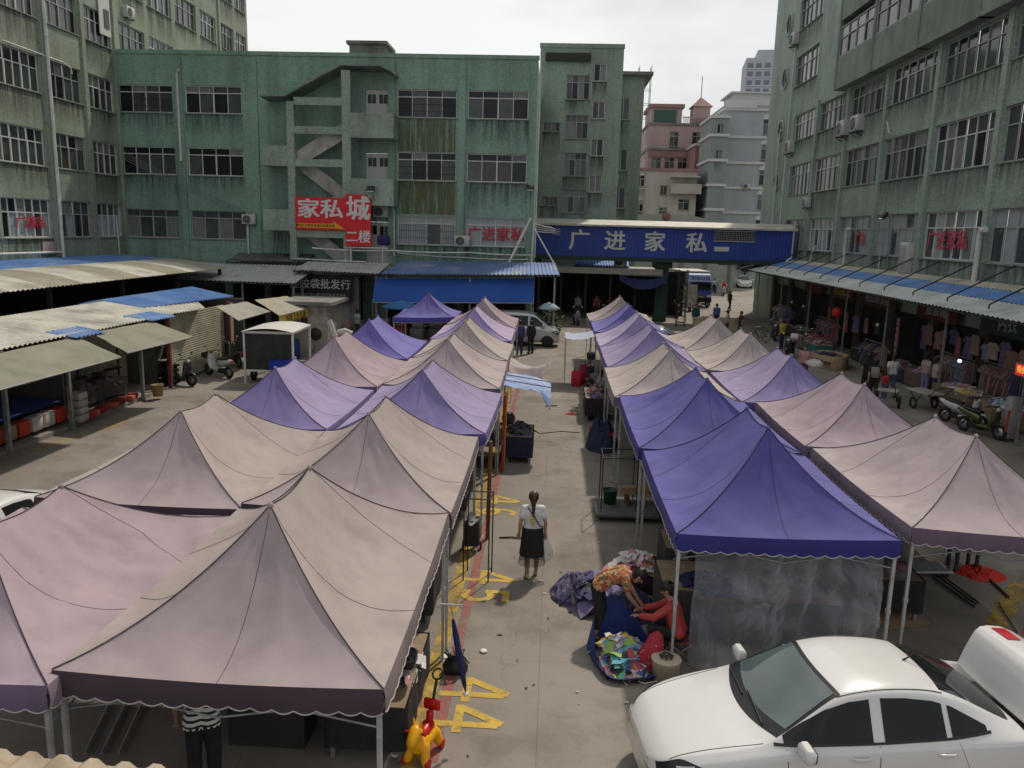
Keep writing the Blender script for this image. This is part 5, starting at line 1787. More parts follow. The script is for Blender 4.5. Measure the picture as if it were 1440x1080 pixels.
# ------------------------------------------------------------------ scooters and bicycles
def scooter(label, loc, rz, col, rack=None, group='parked scooters and mopeds', style=0):
    t = thing('scooter', label, 'scooter', loc, rz, group)
    pm = paint('scooter ' + str(col), col, .3)
    for x, nm in ((-.62, 'wheel'), (.62, 'wheel')):
        mb = MB(); mb.torus((x, 0, .25), .20, .052, 'Y', 22, 8); wo = mb.build('wheel', TYRE, t)
        mb = MB(); mb.lathe([(.001, -.03), (.14, -.03), (.15, 0), (.14, .03), (.001, .03)], (x, 0, .25), 14, 0, 'Y'); mb.build('rim', RIM, wo)
    mb = MB()
    sec = lambda x, zc, hw, hh: [V((x, hw * math.cos(2 * PI * k / 10), zc + hh * math.sin(2 * PI * k / 10))) for k in range(10)]
    # rear fairing under the seat
    mb.loft([sec(.05, .50, .10, .12), sec(.2, .58, .15, .16), sec(.45, .62, .16, .15), sec(.7, .68, .12, .10), sec(.86, .72, .05, .05)], 0, True, True)
    # footboard
    mb.rbox((-.15, 0, .32), (.5, .28, .08), .03)
    # front apron
    mb.loft([[V((-.36, -.17, .34)), V((-.36, .17, .34)), V((-.30, .15, .34)), V((-.30, -.15, .34))], [V((-.48, -.20, .62)), V((-.48, .20, .62)), V((-.38, .18, .62)), V((-.38, -.18, .62))],
             [V((-.50, -.13, .90)), V((-.50, .13, .90)), V((-.38, .12, .92)), V((-.38, -.12, .92))]], 0, True, True, True)
    mb.loft([sec(-.82, .44, .03, .02), sec(-.72, .50, .075, .03), sec(-.56, .49, .075, .03), sec(-.44, .42, .03, .02)], 0, True, True)
    mb.build('body', pm, t)
    mb = MB()
    mb.loft([sec(.02, .74, .10, .045), sec(.2, .755, .15, .055), sec(.42, .77, .15, .055), sec(.66, .80, .10, .05)], 0, True, True); mb.build('seat', BLACKTRIM, t)
    mb = MB()
    mb.tube([(-.62, .07, .25), (-.50, .06, .6), (-.42, 0, .98)], .022, 6); mb.tube([(-.62, -.07, .25), (-.50, -.06, .6), (-.42, 0, .98)], .022, 6)
    mb.tube([(-.28, -.33, 1.0), (-.38, -.2, 1.03), (-.42, 0, .99), (-.38, .2, 1.03), (-.28, .33, 1.0)], .018, 6)
    mb.tube([(.62, .1, .25), (.4, .12, .5)], .025, 6); mb.box((.25, 0, .28), (.4, .2, .16))
    mb.tube([(.1, .1, .3), (.12, .22, .02)], .014, 6)
    mb.build('handlebar', IRON, t)
    mb = MB(); mb.ball((-.50, 0, .93), .085, 0, 12, (.7, 1, .8)); mb.build('headlight', LAMPW, t)
    for sy in (-1, 1):
        mb = MB(); mb.tube([(-.36, sy * .2, 1.02), (-.40, sy * .27, 1.2)], .008, 5); mb.ball((-.40, sy * .29, 1.23), .055, 0, 10, (.3, 1, .75)); mb.build('mirror', CHROME if style == 0 else BLACKTRIM, t)
    mb = MB(); mb.rbox((.87, 0, .70), (.03, .14, .07), .01); mb.build('tail_light', LAMPR, t)
    if rack == 'box':
        mb = MB(); mb.rbox((.78, 0, .98), (.34, .38, .30), .06); mb.build('top_box', cmat('#d8d8d2', .4), t)
    if rack == 'basket':
        mb = MB()
        for k in range(7):
            mb.tube([(-.55 - .04 * k, -.16, .72), (-.55 - .04 * k, -.16, .9), (-.55 - .04 * k, .16, .9)], .006, 4)
        mb.box((-.68, 0, .72), (.3, .34, .01)); mb.box((-.68, .16, .82), (.3, .008, .2)); mb.box((-.68, -.16, .82), (.3, .008, .2)); mb.box((-.83, 0, .82), (.008, .34, .2))
        mb.build('basket', IRON, t)
    return t
def bicycle(label, loc, rz, group=None):
    t = thing('bicycle', label, 'bicycle', loc, rz, group)
    for x in (-.52, .52):
        mb = MB(); mb.torus((x, 0, .33), .31, .018, 'Y', 26, 6); wo = mb.build('wheel', TYRE, t)
        mb = MB()
        for k in range(9):
            a = PI * k / 9; mb.tube([(x - .3 * math.cos(a), 0, .33 - .3 * math.sin(a)), (x + .3 * math.cos(a), 0, .33 + .3 * math.sin(a))], .003, 3)
        mb.build('spokes', CHROME, wo)
    mb = MB()
    for p in ([(-.52, 0, .33), (-.40, 0, .78)], [(-.40, 0, .72), (-.02, 0, .3)], [(-.40, 0, .76), (.18, 0, .74)], [(.2, 0, .84), (-.02, 0, .3)], [(.52, 0, .33), (.16, 0, .66)], [(.52, 0, .33), (-.02, 0, .3)]):
        mb.tube(p, .016, 6)
    mb.build('frame', IRON, t)
    mb = MB(); mb.tube([(-.28, -.27, .98), (-.40, -.1, .98), (-.42, 0, .96), (-.40, .1, .98), (-.28, .27, .98)], .013, 6); mb.tube([(-.40, 0, .76), (-.42, 0, .97)], .014, 6); mb.build('handlebar', CHROME, t)
    mb = MB(); mb.ball((.2, 0, .88), .12, 0, 10, (1, .6, .3)); mb.build('saddle', BLACKTRIM, t)
    mb = MB(); mb.box((.5, 0, .68), (.36, .14, .015)); mb.tube([(.52, .06, .33), (.6, .06, .68)], .008, 4); mb.build('carrier', IRON, t)
    return t
# ------------------------------------------------------------------ people
def capsule(mb, p, q, r1, r2=None, n=10, mi=0):
    p, q = V(p), V(q)
    r2 = r1 if r2 is None else r2
    d = q - p
    L_ = max(d.length, 1e-6)
    d = d / L_
    a = d.cross(V((0, 0, 1)))
    if a.length < .05:
        a = d.cross(V((0, 1, 0)))
    a.normalize()
    b = d.cross(a)
    rings = []
    for c, r, sg in ((p, r1, -1), (q, r2, 1)):
        angs = [88, 60, 30, 0] if sg < 0 else [0, 30, 60, 88]
        for g in angs:
            g = math.radians(g)
            cc = c + d * (sg * r * math.sin(g))
            rr = r * math.cos(g)
            rings.append([cc + (a * math.cos(2 * PI * k / n) + b * math.sin(2 * PI * k / n)) * rr for k in range(n)])
    mb.loft(rings, mi, True, True, True)

SKIN = mat('skin', (.36, .20, .135), .55, var=.06, scale=6)
HAIR = mat('black hair', (.012, .010, .009), .5, var=.3, scale=20, stretch=(1, 1, .2))
HAIRB = mat('dark brown hair', (.045, .024, .015), .5, var=.3, scale=20, stretch=(1, 1, .2))
def JS(**k):
    j = dict(pelvis=(0, 0, .92), waist=(0, .01, 1.06), chest=(0, .0, 1.26), neck=(0, -.01, 1.40), head=(0, .015, 1.535), look=(0, 1, 0),
             shL=(-.165, 0, 1.345), shR=(.165, 0, 1.345), elL=(-.215, -.03, 1.09), elR=(.215, -.03, 1.09), wrL=(-.225, .03, .87), wrR=(.225, .03, .87),
             haL=(-.222, .05, .80), haR=(.222, .05, .80), hiL=(-.085, 0, .89), hiR=(.085, 0, .89), knL=(-.095, .02, .48), knR=(.095, .02, .48),
             anL=(-.095, -.02, .075), anR=(.095, -.02, .075), toL=(-.11, .13, .03), toR=(.11, .13, .03))
    j.update(k)
    return {a: V(b) for a, b in j.items()}
WALK = dict(knL=(-.09, .14, .50), anL=(-.09, .20, .08), toL=(-.10, .35, .05), knR=(.09, .02, .48), anR=(.09, -.20, .12), toR=(.10, -.08, .03),
            elL=(-.215, -.09, 1.10), wrL=(-.21, -.10, .87), haL=(-.21, -.09, .80), elR=(.21, .04, 1.09), wrR=(.20, .16, .90), haR=(.2, .2, .84))
def person(label, loc, rz, shirt, legs, J=None, sleeve='short', lower='trousers', hair='short', hairm=None, vox=.016, sc=1.0, group=None, fine=False, legm2=None, shoe=None, cat='person', seat=False):
    J = JS(**(J or {}))
    t = thing('person', label, cat, loc, rz, group)
    t.scale = (sc, sc, sc)
    M = mat
    fwd = J['look'].normalized()
    spine = (J['head'] - J['neck']).normalized()
    rt = fwd.cross(spine).normalized()
    up = rt.cross(fwd).normalized()
    mb = MB()
    h = J['head']
    capsule(mb, h + up * .045 - fwd * .012, h + up * .03 - fwd * .0, .083, .083, 12)
    capsule(mb, h - up * .01 + fwd * .012, h - up * .065 + fwd * .03, .070, .048, 12)
    capsule(mb, h + fwd * .085 + up * .02, h + fwd * .098 - up * .012, .010, .015, 8)
    for s in (-1, 1):
        capsule(mb, h + rt * s * .083 + up * .015 - fwd * .01, h + rt * s * .083 - up * .02 - fwd * .008, .016, .012, 8)
    capsule(mb, J['chest'].lerp(J['neck'], .7), h - up * .03 - fwd * .01, .055, .05)
    cx = (J['shR'] - J['shL']).normalized()
    px = (J['hiR'] - J['hiL']).normalized()
    capsule(mb, J['shL'] + cx * .03, J['shR'] - cx * .03, .055)
    for s in (-1, 1):
        capsule(mb, J['chest'] + cx * .07 * s, J['waist'] + px * .06 * s, .098, .092)
        capsule(mb, J['waist'] + px * .06 * s, J['pelvis'] + px * .075 * s, .092, .102)
    for s in 'LR':
        capsule(mb, J['sh' + s], J['el' + s], .046, .037)
        capsule(mb, J['el' + s], J['wr' + s], .037, .026)
        capsule(mb, J['hi' + s], J['kn' + s], .080, .056)
        capsule(mb, J['kn' + s], J['an' + s].lerp(J['kn' + s], .65), .054, .055)
        capsule(mb, J['kn' + s].lerp(J['an' + s], .35), J['an' + s], .054, .036)
        capsule(mb, J['an' + s] - (J['to' + s] - J['an' + s]).normalized() * .02 - V((0, 0, .03)), J['to' + s], .035, .028)
        w_, a_ = J['wr' + s], J['ha' + s]
        d = (a_ - w_).normalized()
        sd = d.cross(V((0, 0, 1)) if abs(d.z) < .8 else V((0, 1, 0))).normalized()
        nr = d.cross(sd)
        if fine:
            for k in (-1, 0, 1):
                capsule(mb, w_ + d * .012 + sd * k * .012, w_ + d * .085 + sd * k * .024, .016, .013, 8)
            for k in range(4):
                o = (k - 1.5) * .019
                ln = (.032, .037, .034, .026)[k]
                p0 = w_ + d * .085 + sd * o
                p1 = p0 + d * ln + nr * .006
                p2 = p1 + d * ln * .6 + nr * .020
                capsule(mb, p0, p1, .0088, .0082, 8); capsule(mb, p1, p2, .0082, .0072, 8)
            p0 = w_ + d * .03 - sd * .03
            capsule(mb, w_ + d * .02 - sd * .01, p0, .012, .0105, 8)
            capsule(mb, p0, p0 + d * .04 - sd * .012 + nr * .018, .0105, .0085, 8)
        else:
            capsule(mb, w_, a_ + d * .03, .028, .026, 8)
            capsule(mb, w_ + d * .03 - sd * .02, w_ + d * .06 - sd * .045, .014, .011, 6)
    body = mb.build('body', SKIN, t)
    bake(body, vox, 2 if not fine else 1)
    # face
    if fine or vox < .013:
        for s in (-1, 1):
            mb = MB(); mb.ball(h + fwd * .078 + rt * s * .032 + up * .022, .011, 0, 8); mb.build('eye', mat('dark eye', (.02, .015, .012), .2), t)
        mb = MB(); capsule(mb, h + fwd * .078 - rt * .02 - up * .045, h + fwd * .078 + rt * .02 - up * .045, .007); mb.build('mouth', mat('lips', (.30, .09, .08), .5), t)
    # hair
    mb = MB()
    capsule(mb, h + up * .052 - fwd * .026, h + up * .052 - fwd * .012, .096, .093, 12)
    capsule(mb, h + up * .03 - fwd * .04, h - up * .03 - fwd * .045, .085, .07, 12)
    if hair == 'ponytail':
        capsule(mb, h - fwd * .10 + up * .06, h - fwd * .12 + up * .02, .035, .04)
        capsule(mb, h - fwd * .12 + up * .02, h - fwd * .11 - up * .18, .038, .030); capsule(mb, h - fwd * .11 - up * .16, h - fwd * .115 - up * .32, .030, .014)
    if hair == 'long':
        for s in (-1, 0, 1):
            capsule(mb, h - fwd * .04 + rt * s * .05, h - fwd * .07 + rt * s * .06 - up * .25, .05, .035)
    if hair == 'bun':
        capsule(mb, h - fwd * .11 + up * .05, h - fwd * .12 + up * .05, .045)
    ho = mb.build('hair', hairm or HAIR, t)
    bake(ho, vox * .9, 2)
    # top
    mb = MB()
    e = .013
    capsule(mb, J['shL'] + cx * .03, J['shR'] - cx * .03, .055 + e)
    for s in (-1, 1):
        capsule(mb, J['chest'] + cx * .07 * s, J['waist'] + px * .06 * s, .098 + e, .097 + e)
        capsule(mb, J['waist'] + px * .06 * s, J['waist'].lerp(J['pelvis'], .85) + px * .075 * s, .097 + e, .104 + e)
    for s in 'LR':
        if sleeve == 'short':
            capsule(mb, J['sh' + s], J['sh' + s].lerp(J['el' + s], .55), .052 + e, .052 + e)
        else:
            capsule(mb, J['sh' + s], J['el' + s], .050 + e, .043 + e)
            capsule(mb, J['el' + s], J['el' + s].lerp(J['wr' + s], .82), .043 + e, .036 + e)
    so = mb.build('shirt', shirt, t)
    bake(so, vox, 2)
    # lower garment
    mb = MB()
    if lower == 'skirt':
        c = J['pelvis']
        rings = []
        for k, (dz, r) in enumerate(((.08, .172), (.04, .176), (0, .178), (-.15, .178), (-.32, .19), (-.47, .205))):
            rings.append([c + V(((r * 1.12 + (.012 * math.sin(j * 1.9) if k > 2 else 0)) * math.cos(2 * PI * j / 30), (r * .84 + (.014 * math.sin(j * 2.3) if k > 2 else 0)) * math.sin(2 * PI * j / 30), dz)) for j in range(30)])
        mb.loft(rings, 0, True, False, True)
        mb.build('skirt', legs, t)
    else:
        for s in (-1, 1):
            capsule(mb, J['waist'].lerp(J['pelvis'], .55) + px * .06 * s, J['pelvis'] + px * .075 * s, .086 + e, .097 + e)
        for s in 'LR':
            capsule(mb, J['hi' + s], J['kn' + s], .086 + e, .064 + e)
            if lower == 'trousers':
                capsule(mb, J['kn' + s], J['kn' + s].lerp(J['an' + s], .88), .064 + e, .050 + e)
            elif lower == 'cropped':
                capsule(mb, J['kn' + s], J['kn' + s].lerp(J['an' + s], .55), .064 + e, .058 + e)
        lo2 = mb.build('trousers' if lower != 'shorts' else 'shorts', legs, t)
        bake(lo2, vox, 2)
    for s in 'LR':
        mb = MB()
        d = (J['to' + s] - J['an' + s])
        capsule(mb, J['an' + s] + V((0, 0, -.036)) - V((d.x, d.y, 0)).normalized() * .035, J['to' + s] + V((0, 0, 0)) + V((d.x, d.y, 0)).normalized() * .012, .038, .034, 10)
        mb.build('shoe', shoe or BLACKTRIM, t)
    return t
CL = lambda c, **k: mat('cloth %s' % (c,), c, .85, var=k.pop('var', .15), scale=9, bump=.3, bscale=12, **k)
BLK, NAVY, WHT, JEAN = CL((.016, .015, .016)), CL((.025, .03, .07)), CL((.60, .60, .60)), CL((.06, .09, .16))

# woman walking away along the lane
p = G(747, 812)
wk = person('woman in white top and black skirt walking away down the middle of the lane', (p.x, p.y, 0), math.radians(4), WHT, BLK,
            dict(knL=(-.09, .03, .48), anL=(-.085, -.06, .10), toL=(-.09, .08, .03), knR=(.09, .08, .48), anR=(.09, .12, .085), toR=(.10, .26, .04),
                 elL=(-.225, -.05, 1.09), wrL=(-.245, .0, .87), haL=(-.25, .02, .80), elR=(.225, -.03, 1.09), wrR=(.235, .02, .87), haR=(.24, .04, .80)),
            lower='skirt', hair='ponytail', hairm=HAIRB, vox=.008, sc=.955, fine=True, shoe=CL((.45, .33, .24)))
mb = MB()
mb.tube([(-.13, .10, 1.38), (-.10, -.075, 1.38), (.02, -.132, 1.22), (.12, -.115, 1.05), (.17, -.02, 1.0)], .011, 6)
mb.build('bag_strap', CL((.10, .04, .03)), wk)
mb = MB()
for q in (0, 1, 2):
    mb.rbox((-.035 + .02 * q, -.131 + .003 * q, 1.20 - .055 * q), (.08 - .01 * q, .012, .035), .006)
mb.build('yellow_print', CL((.58, .40, .03)), wk)
mb = MB()
c = V((0, 0, .62))
rings = []
for dz, r in ((.16, .17), (.0, .20), (-.14, .225)):
    rings.append([V(((r * 1.12 + .012 * math.sin(j * 2.1)) * math.cos(2 * PI * j / 36), (r * .86 + .012 * math.sin(j * 2.7)) * math.sin(2 * PI * j / 36), .46 + dz - .04)) for j in range(36)])
mb.loft(rings, 0, True, False, True)
SHEER = mat('sheer black tulle', (.02, .02, .02), .8)
SHEER.node_tree.nodes['Principled BSDF'].inputs['Alpha'].default_value = .45
mb.build('tulle_hem', SHEER, wk)
BAGC = mat('thin clear plastic', (.55, .56, .56), .25, var=.2, scale=9, bump=.6, bscale=9)
BAGC.node_tree.nodes['Principled BSDF'].inputs['Alpha'].default_value = .32
hb = thing('plastic_bag', 'thin clear plastic bag in the right hand of the walking woman', 'bag', (p.x + .25, p.y + .05, .40))
mb = MB()
mb.loft([[V((r * math.cos(2 * PI * k / 18) * (1 + .15 * math.sin(k * 3)), r * .45 * math.sin(2 * PI * k / 18), z)) for k in range(18)] for r, z in ((.02, .36), (.05, .26), (.10, .15), (.12, .03), (.09, -.06), (.02, -.10))], 0, True, True, True)
mb.build('pouch', BAGC, hb)

# woman bending over the blue sheet of clothes
def floral():
    m = bpy.data.materials.new('red and ochre flowered blouse')
    m.use_nodes = True
    N, L = m.node_tree.nodes, m.node_tree.links
    b = N['Principled BSDF']; b.inputs['Roughness'].default_value = .85
    tc = N.new('ShaderNodeTexCoord'); v = N.new('ShaderNodeTexVoronoi'); v.inputs['Scale'].default_value = 26
    n = N.new('ShaderNodeTexNoise'); n.inputs['Scale'].default_value = 14
    mx = N.new('ShaderNodeMix'); mx.data_type = 'RGBA'; mx.inputs['Factor'].default_value = .08
    L.new(tc.outputs['Object'], n.inputs['Vector']); L.new(tc.outputs['Object'], mx.inputs['A']); L.new(n.outputs['Color'], mx.inputs['B'])
    L.new(mx.outputs['Result'], v.inputs['Vector'])
    r = N.new('ShaderNodeValToRGB'); r.color_ramp.interpolation = 'CONSTANT'
    for k, (p_, c_) in enumerate(((0, (.30, .05, .03)), (.25, (.42, .22, .06)), (.45, (.10, .12, .05)), (.6, (.40, .10, .05)), (.8, (.45, .33, .2)))):
        el = r.color_ramp.elements[k] if k < 2 else r.color_ramp.elements.new(p_)
        el.position = p_; el.color = (*c_, 1)
    s = N.new('ShaderNodeSeparateColor'); L.new(v.outputs['Color'], s.inputs['Color']); L.new(s.outputs['Red'], r.inputs['Fac'])
    L.new(r.outputs['Color'], b.inputs['Base Color'])
    return m
p = G(843, 897)
person('woman in flowered blouse and black trousers bending over the blue sheet of clothes', (p.x - .02, p.y, 0), math.radians(-98), floral(), BLK,
       dict(pelvis=(0, -.04, .86), waist=(0, .10, .99), chest=(0, .30, 1.07), neck=(0, .43, 1.09), head=(0, .55, 1.055), look=(0, .55, -.85),
            shL=(-.165, .36, 1.06), shR=(.165, .36, 1.06), elL=(-.17, .42, .82), elR=(.17, .42, .82), wrL=(-.11, .56, .64), wrR=(.09, .56, .62), haL=(-.08, .62, .58), haR=(.05, .62, .56),
            hiL=(-.085, -.04, .84), hiR=(.085, -.04, .84), knL=(-.095, .03, .46), knR=(.095, .0, .46), anL=(-.1, -.03, .075), anR=(.1, -.05, .075), toL=(-.11, .12, .03), toR=(.11, .10, .03)),
       lower='cropped', hair='bun', vox=.008, fine=True, sc=1.0, shoe=CL((.10, .05, .04)))
# woman in red seated at the sheet
p = G(938, 906)
person('woman in a red jumper sitting on a low stool, sorting the clothes heap', (p.x + .10, p.y - .34, 0), math.radians(72), CL((.40, .055, .05)), BLK,
       dict(pelvis=(0, 0, .38), waist=(0, .05, .53), chest=(0, .11, .72), neck=(0, .15, .87), head=(0, .20, .99), look=(0, 1, -.5),
            shL=(-.165, .13, .81), shR=(.165, .13, .81), elL=(-.22, .34, .64), elR=(.24, .35, .62), wrL=(-.12, .56, .58), wrR=(.18, .58, .56), haL=(-.10, .63, .57), haR=(.15, .65, .54),
            hiL=(-.09, .02, .36), hiR=(.09, .02, .36), knL=(-.20, .36, .46), knR=(.20, .36, .46), anL=(-.2, .26, .075), anR=(.2, .26, .075), toL=(-.21, .41, .03), toR=(.21, .41, .03)),
       sleeve='long', hair='bun', vox=.008, fine=True, shoe=CL((.12, .1, .1)))
st_ = thing('folding_stool', 'low folding stool under the woman in the red jumper', 'stool', (p.x + .11, p.y - .33, 0))
mb = MB(); mb.rbox((0, 0, .275), (.34, .3, .03), .01); mb.build('seat', CL((.2, .05, .05)), st_)
for s in (-1, 1):
    mb = MB(); mb.tube([(-.16, s * .15, .01), (.16, s * .15, .265)], .012, 6); mb.build('leg', STEEL, st_)
    mb = MB(); mb.tube([(.16, s * .135, .01), (-.16, s * .135, .265)], .012, 6); mb.build('leg', STEEL, st_)

# person in stripes under the nearest tent
def stripes():
    m = bpy.data.materials.new('black and white striped knit')
    m.use_nodes = True
    N, L = m.node_tree.nodes, m.node_tree.links
    b = N['Principled BSDF']; b.inputs['Roughness'].default_value = .9
    tc = N.new('ShaderNodeTexCoord'); w = N.new('ShaderNodeTexWave'); w.bands_direction = 'Z'; w.inputs['Scale'].default_value = 5.5; w.inputs['Distortion'].default_value = 1.2
    r = N.new('ShaderNodeValToRGB'); r.color_ramp.interpolation = 'CONSTANT'
    r.color_ramp.elements[0].color = (.02, .02, .02, 1); r.color_ramp.elements[1].position = .38; r.color_ramp.elements[1].color = (.62, .60, .56, 1)
    L.new(tc.outputs['Object'], w.inputs['Vector']); L.new(w.outputs['Fac'], r.inputs['Fac']); L.new(r.outputs['Color'], b.inputs['Base Color'])
    return m
q = GY(285, 1020, 7.35)
person('person in a black and white striped top stooping under the nearest beige tent', (q.x, q.y, 0), math.radians(20), stripes(), BLK,
       dict(pelvis=(0, -.08, .88), waist=(0, -.02, 1.02), chest=(0, .16, 1.16), neck=(0, .27, 1.26), head=(0, .37, 1.33), look=(0, .8, -.5),
            shL=(-.17, .2, 1.2), shR=(.17, .2, 1.2), elL=(-.26, .14, .96), elR=(.25, .3, .98), wrL=(-.27, .24, .74), wrR=(.2, .48, .84), haL=(-.27, .27, .68), haR=(.18, .54, .8)),
       vox=.012, fine=False, sc=1.02)
def small(label, u, v, rz, shirt, legs, pose=None, **k):
    p = G(u, v)
    return person(label, (p.x, p.y, 0), math.radians(rz), CL(shirt), CL(legs), pose, vox=k.pop('vox', .02), **k)
small('person in a long navy coat standing behind the silver van', 730, 500, 10, (.05, .05, .16), (.03, .03, .05), sleeve='long', sc=1.05)
small('person all in black standing with a satchel beside the silver van', 746, 497, 30, (.02, .02, .02), (.02, .02, .02), sleeve='long')
small('man in pale blue tee outside the bag shop, half hidden by the violet blue tent', 503, 478, -40, (.30, .40, .45), (.05, .05, .06))
small('man in dark teal shirt standing by the low yellow kiosk panels under the bridge', 977, 463, 170, (.02, .05, .06), (.02, .02, .025), sleeve='long')
small('man in a bright blue shirt seen above the far cream tent', 1006, 462, 5, (.06, .10, .36), (.03, .03, .04))
small('man in black striding across the sunny road beyond the bridge', 1025, 437, -60, (.02, .018, .018), (.02, .018, .018), WALK)
small('man in a white shirt standing beside the far cream tent', 1021, 474, 60, (.42, .45, .45), (.05, .05, .06))
small('person in dark red before the right hand shops, next to the man in white', 1040, 476, 100, (.08, .02, .02), (.03, .02, .02))
small('person in a yellow hi-vis vest standing by the black scooter on the right', 1098, 491, 40, (.46, .40, .02), (.03, .035, .09))
small('woman in a pink patterned top by a white parasol behind the purple tent', 1128, 540, 150, (.42, .22, .22), (.15, .08, .09))
q = small('woman in black with a grey rucksack walking away on the right hand road', 1226, 566, -20, (.02, .018, .02), (.03, .02, .02), WALK, hair='long')
mb = MB(); mb.rbox((0, -.19, 1.18), (.30, .17, .40), .07); mb.build('rucksack', CL((.22, .20, .17)), q)
small('woman in black and brown walking close beside the woman with the rucksack', 1216, 556, -10, (.025, .015, .012), (.03, .02, .018), WALK, hair='long')
small('man in a white shirt and jeans walking with a small child in red', 1251, 558, 0, (.50, .50, .50), (.07, .10, .17), WALK)
small('small child in red with a dark cap beside the man in white', 1242, 560, 5, (.40, .04, .03), (.08, .10, .18), sc=.62)
small('woman in a pale top and dark trousers browsing at the right hand clothes stall', 1311, 563, -95, (.42, .33, .28), (.035, .04, .05))
small('woman in pale pink leaning over goods behind the flat barrow on the right', 1298, 556, -70, (.40, .30, .29), (.20, .18, .30))
p = G(846, 566)
person('person in a white shirt sitting by the red bags at the right of the lane', (p.x, p.y, 0), math.radians(110), CL((.45, .42, .40)), BLK,
       dict(pelvis=(0, 0, .46), waist=(0, .03, .60), chest=(0, .06, .79), neck=(0, .07, .94), head=(0, .10, 1.06), look=(0, 1, -.2), shL=(-.165, .06, .88), shR=(.165, .06, .88),
            elL=(-.22, .12, .64), elR=(.22, .12, .64), wrL=(-.16, .34, .56), wrR=(.16, .34, .56), haL=(-.13, .40, .54), haR=(.13, .40, .54),
            hiL=(-.09, .02, .44), hiR=(.09, .02, .44), knL=(-.13, .42, .48), knR=(.13, .42, .48), anL=(-.13, .42, .075), anR=(.13, .42, .075), toL=(-.14, .57, .03), toR=(.14, .57, .03)), vox=.014)
for (u, v, c, rz, lb) in ((812, 447, (.22, .22, .24), 180, 'person in a grey top standing among goods left of the far pink tent'), (845, 438, (.16, .13, .12), 200, 'man in brown standing before the dark far shops'),
                      (838, 447, (.20, .04, .05), 180, 'person in red before the dark far shops beside the man in brown'), (881, 428, (.05, .05, .11), 200, 'person in navy at the fruit barrow by the bridge pillar')):
    small(lb, u, v, rz, c, (.03, .03, .035))
# ------------------------------------------------------------------ air conditioners, lamps, cables on the walls
ACW = mat('aged white air conditioner casing', (.47, .47, .44), .5, var=.12, scale=3, dirt_amt=.4, dirt_scale=3)
def ac(label, loc, rz, sc=1.0, group='air conditioner units on the walls'):
    """outdoor unit; its fan looks along local -y"""
    t = thing('air_conditioner', label, 'air conditioner', loc, rz, group)
    mb = MB(); mb.rbox((0, .16, .30), (.82, .30, .58), .03); mb.build('casing', ACW, t)
    mb = MB(); mb.lathe([(.001, -.005), (.22, -.005), (.235, .012)], (-.1, 0, .30), 24, 0, 'Y', caps=False); fo = mb.build('fan', DARKIN, t)
    mb = MB()
    for r in (.06, .12, .18, .23):
        mb.torus((-.1, -.014, .30), r, .006, 'Y', 22, 4)
    for k in range(4):
        a = PI * k / 4; mb.tube([(-.1 - .23 * math.cos(a), -.014, .3 - .23 * math.sin(a)), (-.1 + .23 * math.cos(a), -.014, .3 + .23 * math.sin(a))], .005, 4)
    mb.build('grille', ACW, fo)
    mb = MB()
    for x in (-.3, .3):
        mb.box((x, .18, -.015), (.04, .42, .03)); mb.tube([(x, .36, -.25), (x, .02, -.02)], .014, 4)
    mb.build('bracket', IRON, t)
    t.scale = (sc, sc, sc)
    return t
ac0 = ac('white air conditioner on the market block wall left of the balcony, beside a thin pipe', (-18.25, 47.55, 6.0), 0)
for lb, loc, rz in (('white air conditioner under the window with red characters on the market block', (-5.45, 47.55, 5.02), 0),
                    ('grey air conditioner in the shade right of the red furniture sign', (-10.3, 47.55, 6.6), 0),
                    ('white air conditioner on the beige canopy before the bridge pillar', (4.7, 57.0, 3.75), 0),
                    ('air conditioner high by the topmost round window of the right block', (16.1, 60.4, 19.3), -PI / 2),
                    ('air conditioner on the right block, left one of the twin pair', (16.1, 48.6, 11.85), -PI / 2),
                    ('air conditioner on the right block, right one of the twin pair with the white hose', (16.1, 46.4, 11.85), -PI / 2),
                    ('big air conditioner beside the round window midway up the right block', (16.1, 59.2, 11.9), -PI / 2),
                    ('small air conditioner on the right block above the end of the bridge', (16.1, 54.0, 8.0), -PI / 2),
                    ('air conditioner in shade at the top of the left block under a window', (-25.7, 49.6, 17.9), PI / 2),
                    ('air conditioner on the grey apartment block by a lower arched window', (24.2, 107.6, 5.6), 0),
                    ('air conditioner on the grey apartment block by a middle arched window', (24.6, 107.6, 12.2), 0),
                    ('air conditioner on the green wing between two windows', (4.9, 71.1, 10.4), 0)):
    big = 1.45 if ('twin' in lb or 'big' in lb or 'high' in lb) else 1.1
    dup(ac0, lb, loc, rz, None, big)
t = thing('air_conditioner', 'tall white cabinet unit standing on the right hand awning edge', 'air conditioner', (16.1, 38.2, 4.55), -PI / 2)
mb = MB(); mb.rbox((0, .2, .72), (.85, .36, 1.4), .04); mb.build('casing', ACW, t)
mb = MB()
for k in range(14):
    mb.box((0, .012, .2 + k * .08), (.7, .012, .03))
mb.build('louvre', ALUD, t)
mb = MB(); mb.tube([(-.3, .3, .02), (-.3, .0, -.35)], .02, 5); mb.tube([(.3, .3, .02), (.3, .0, -.35)], .02, 5); mb.build('bracket', IRON, t)

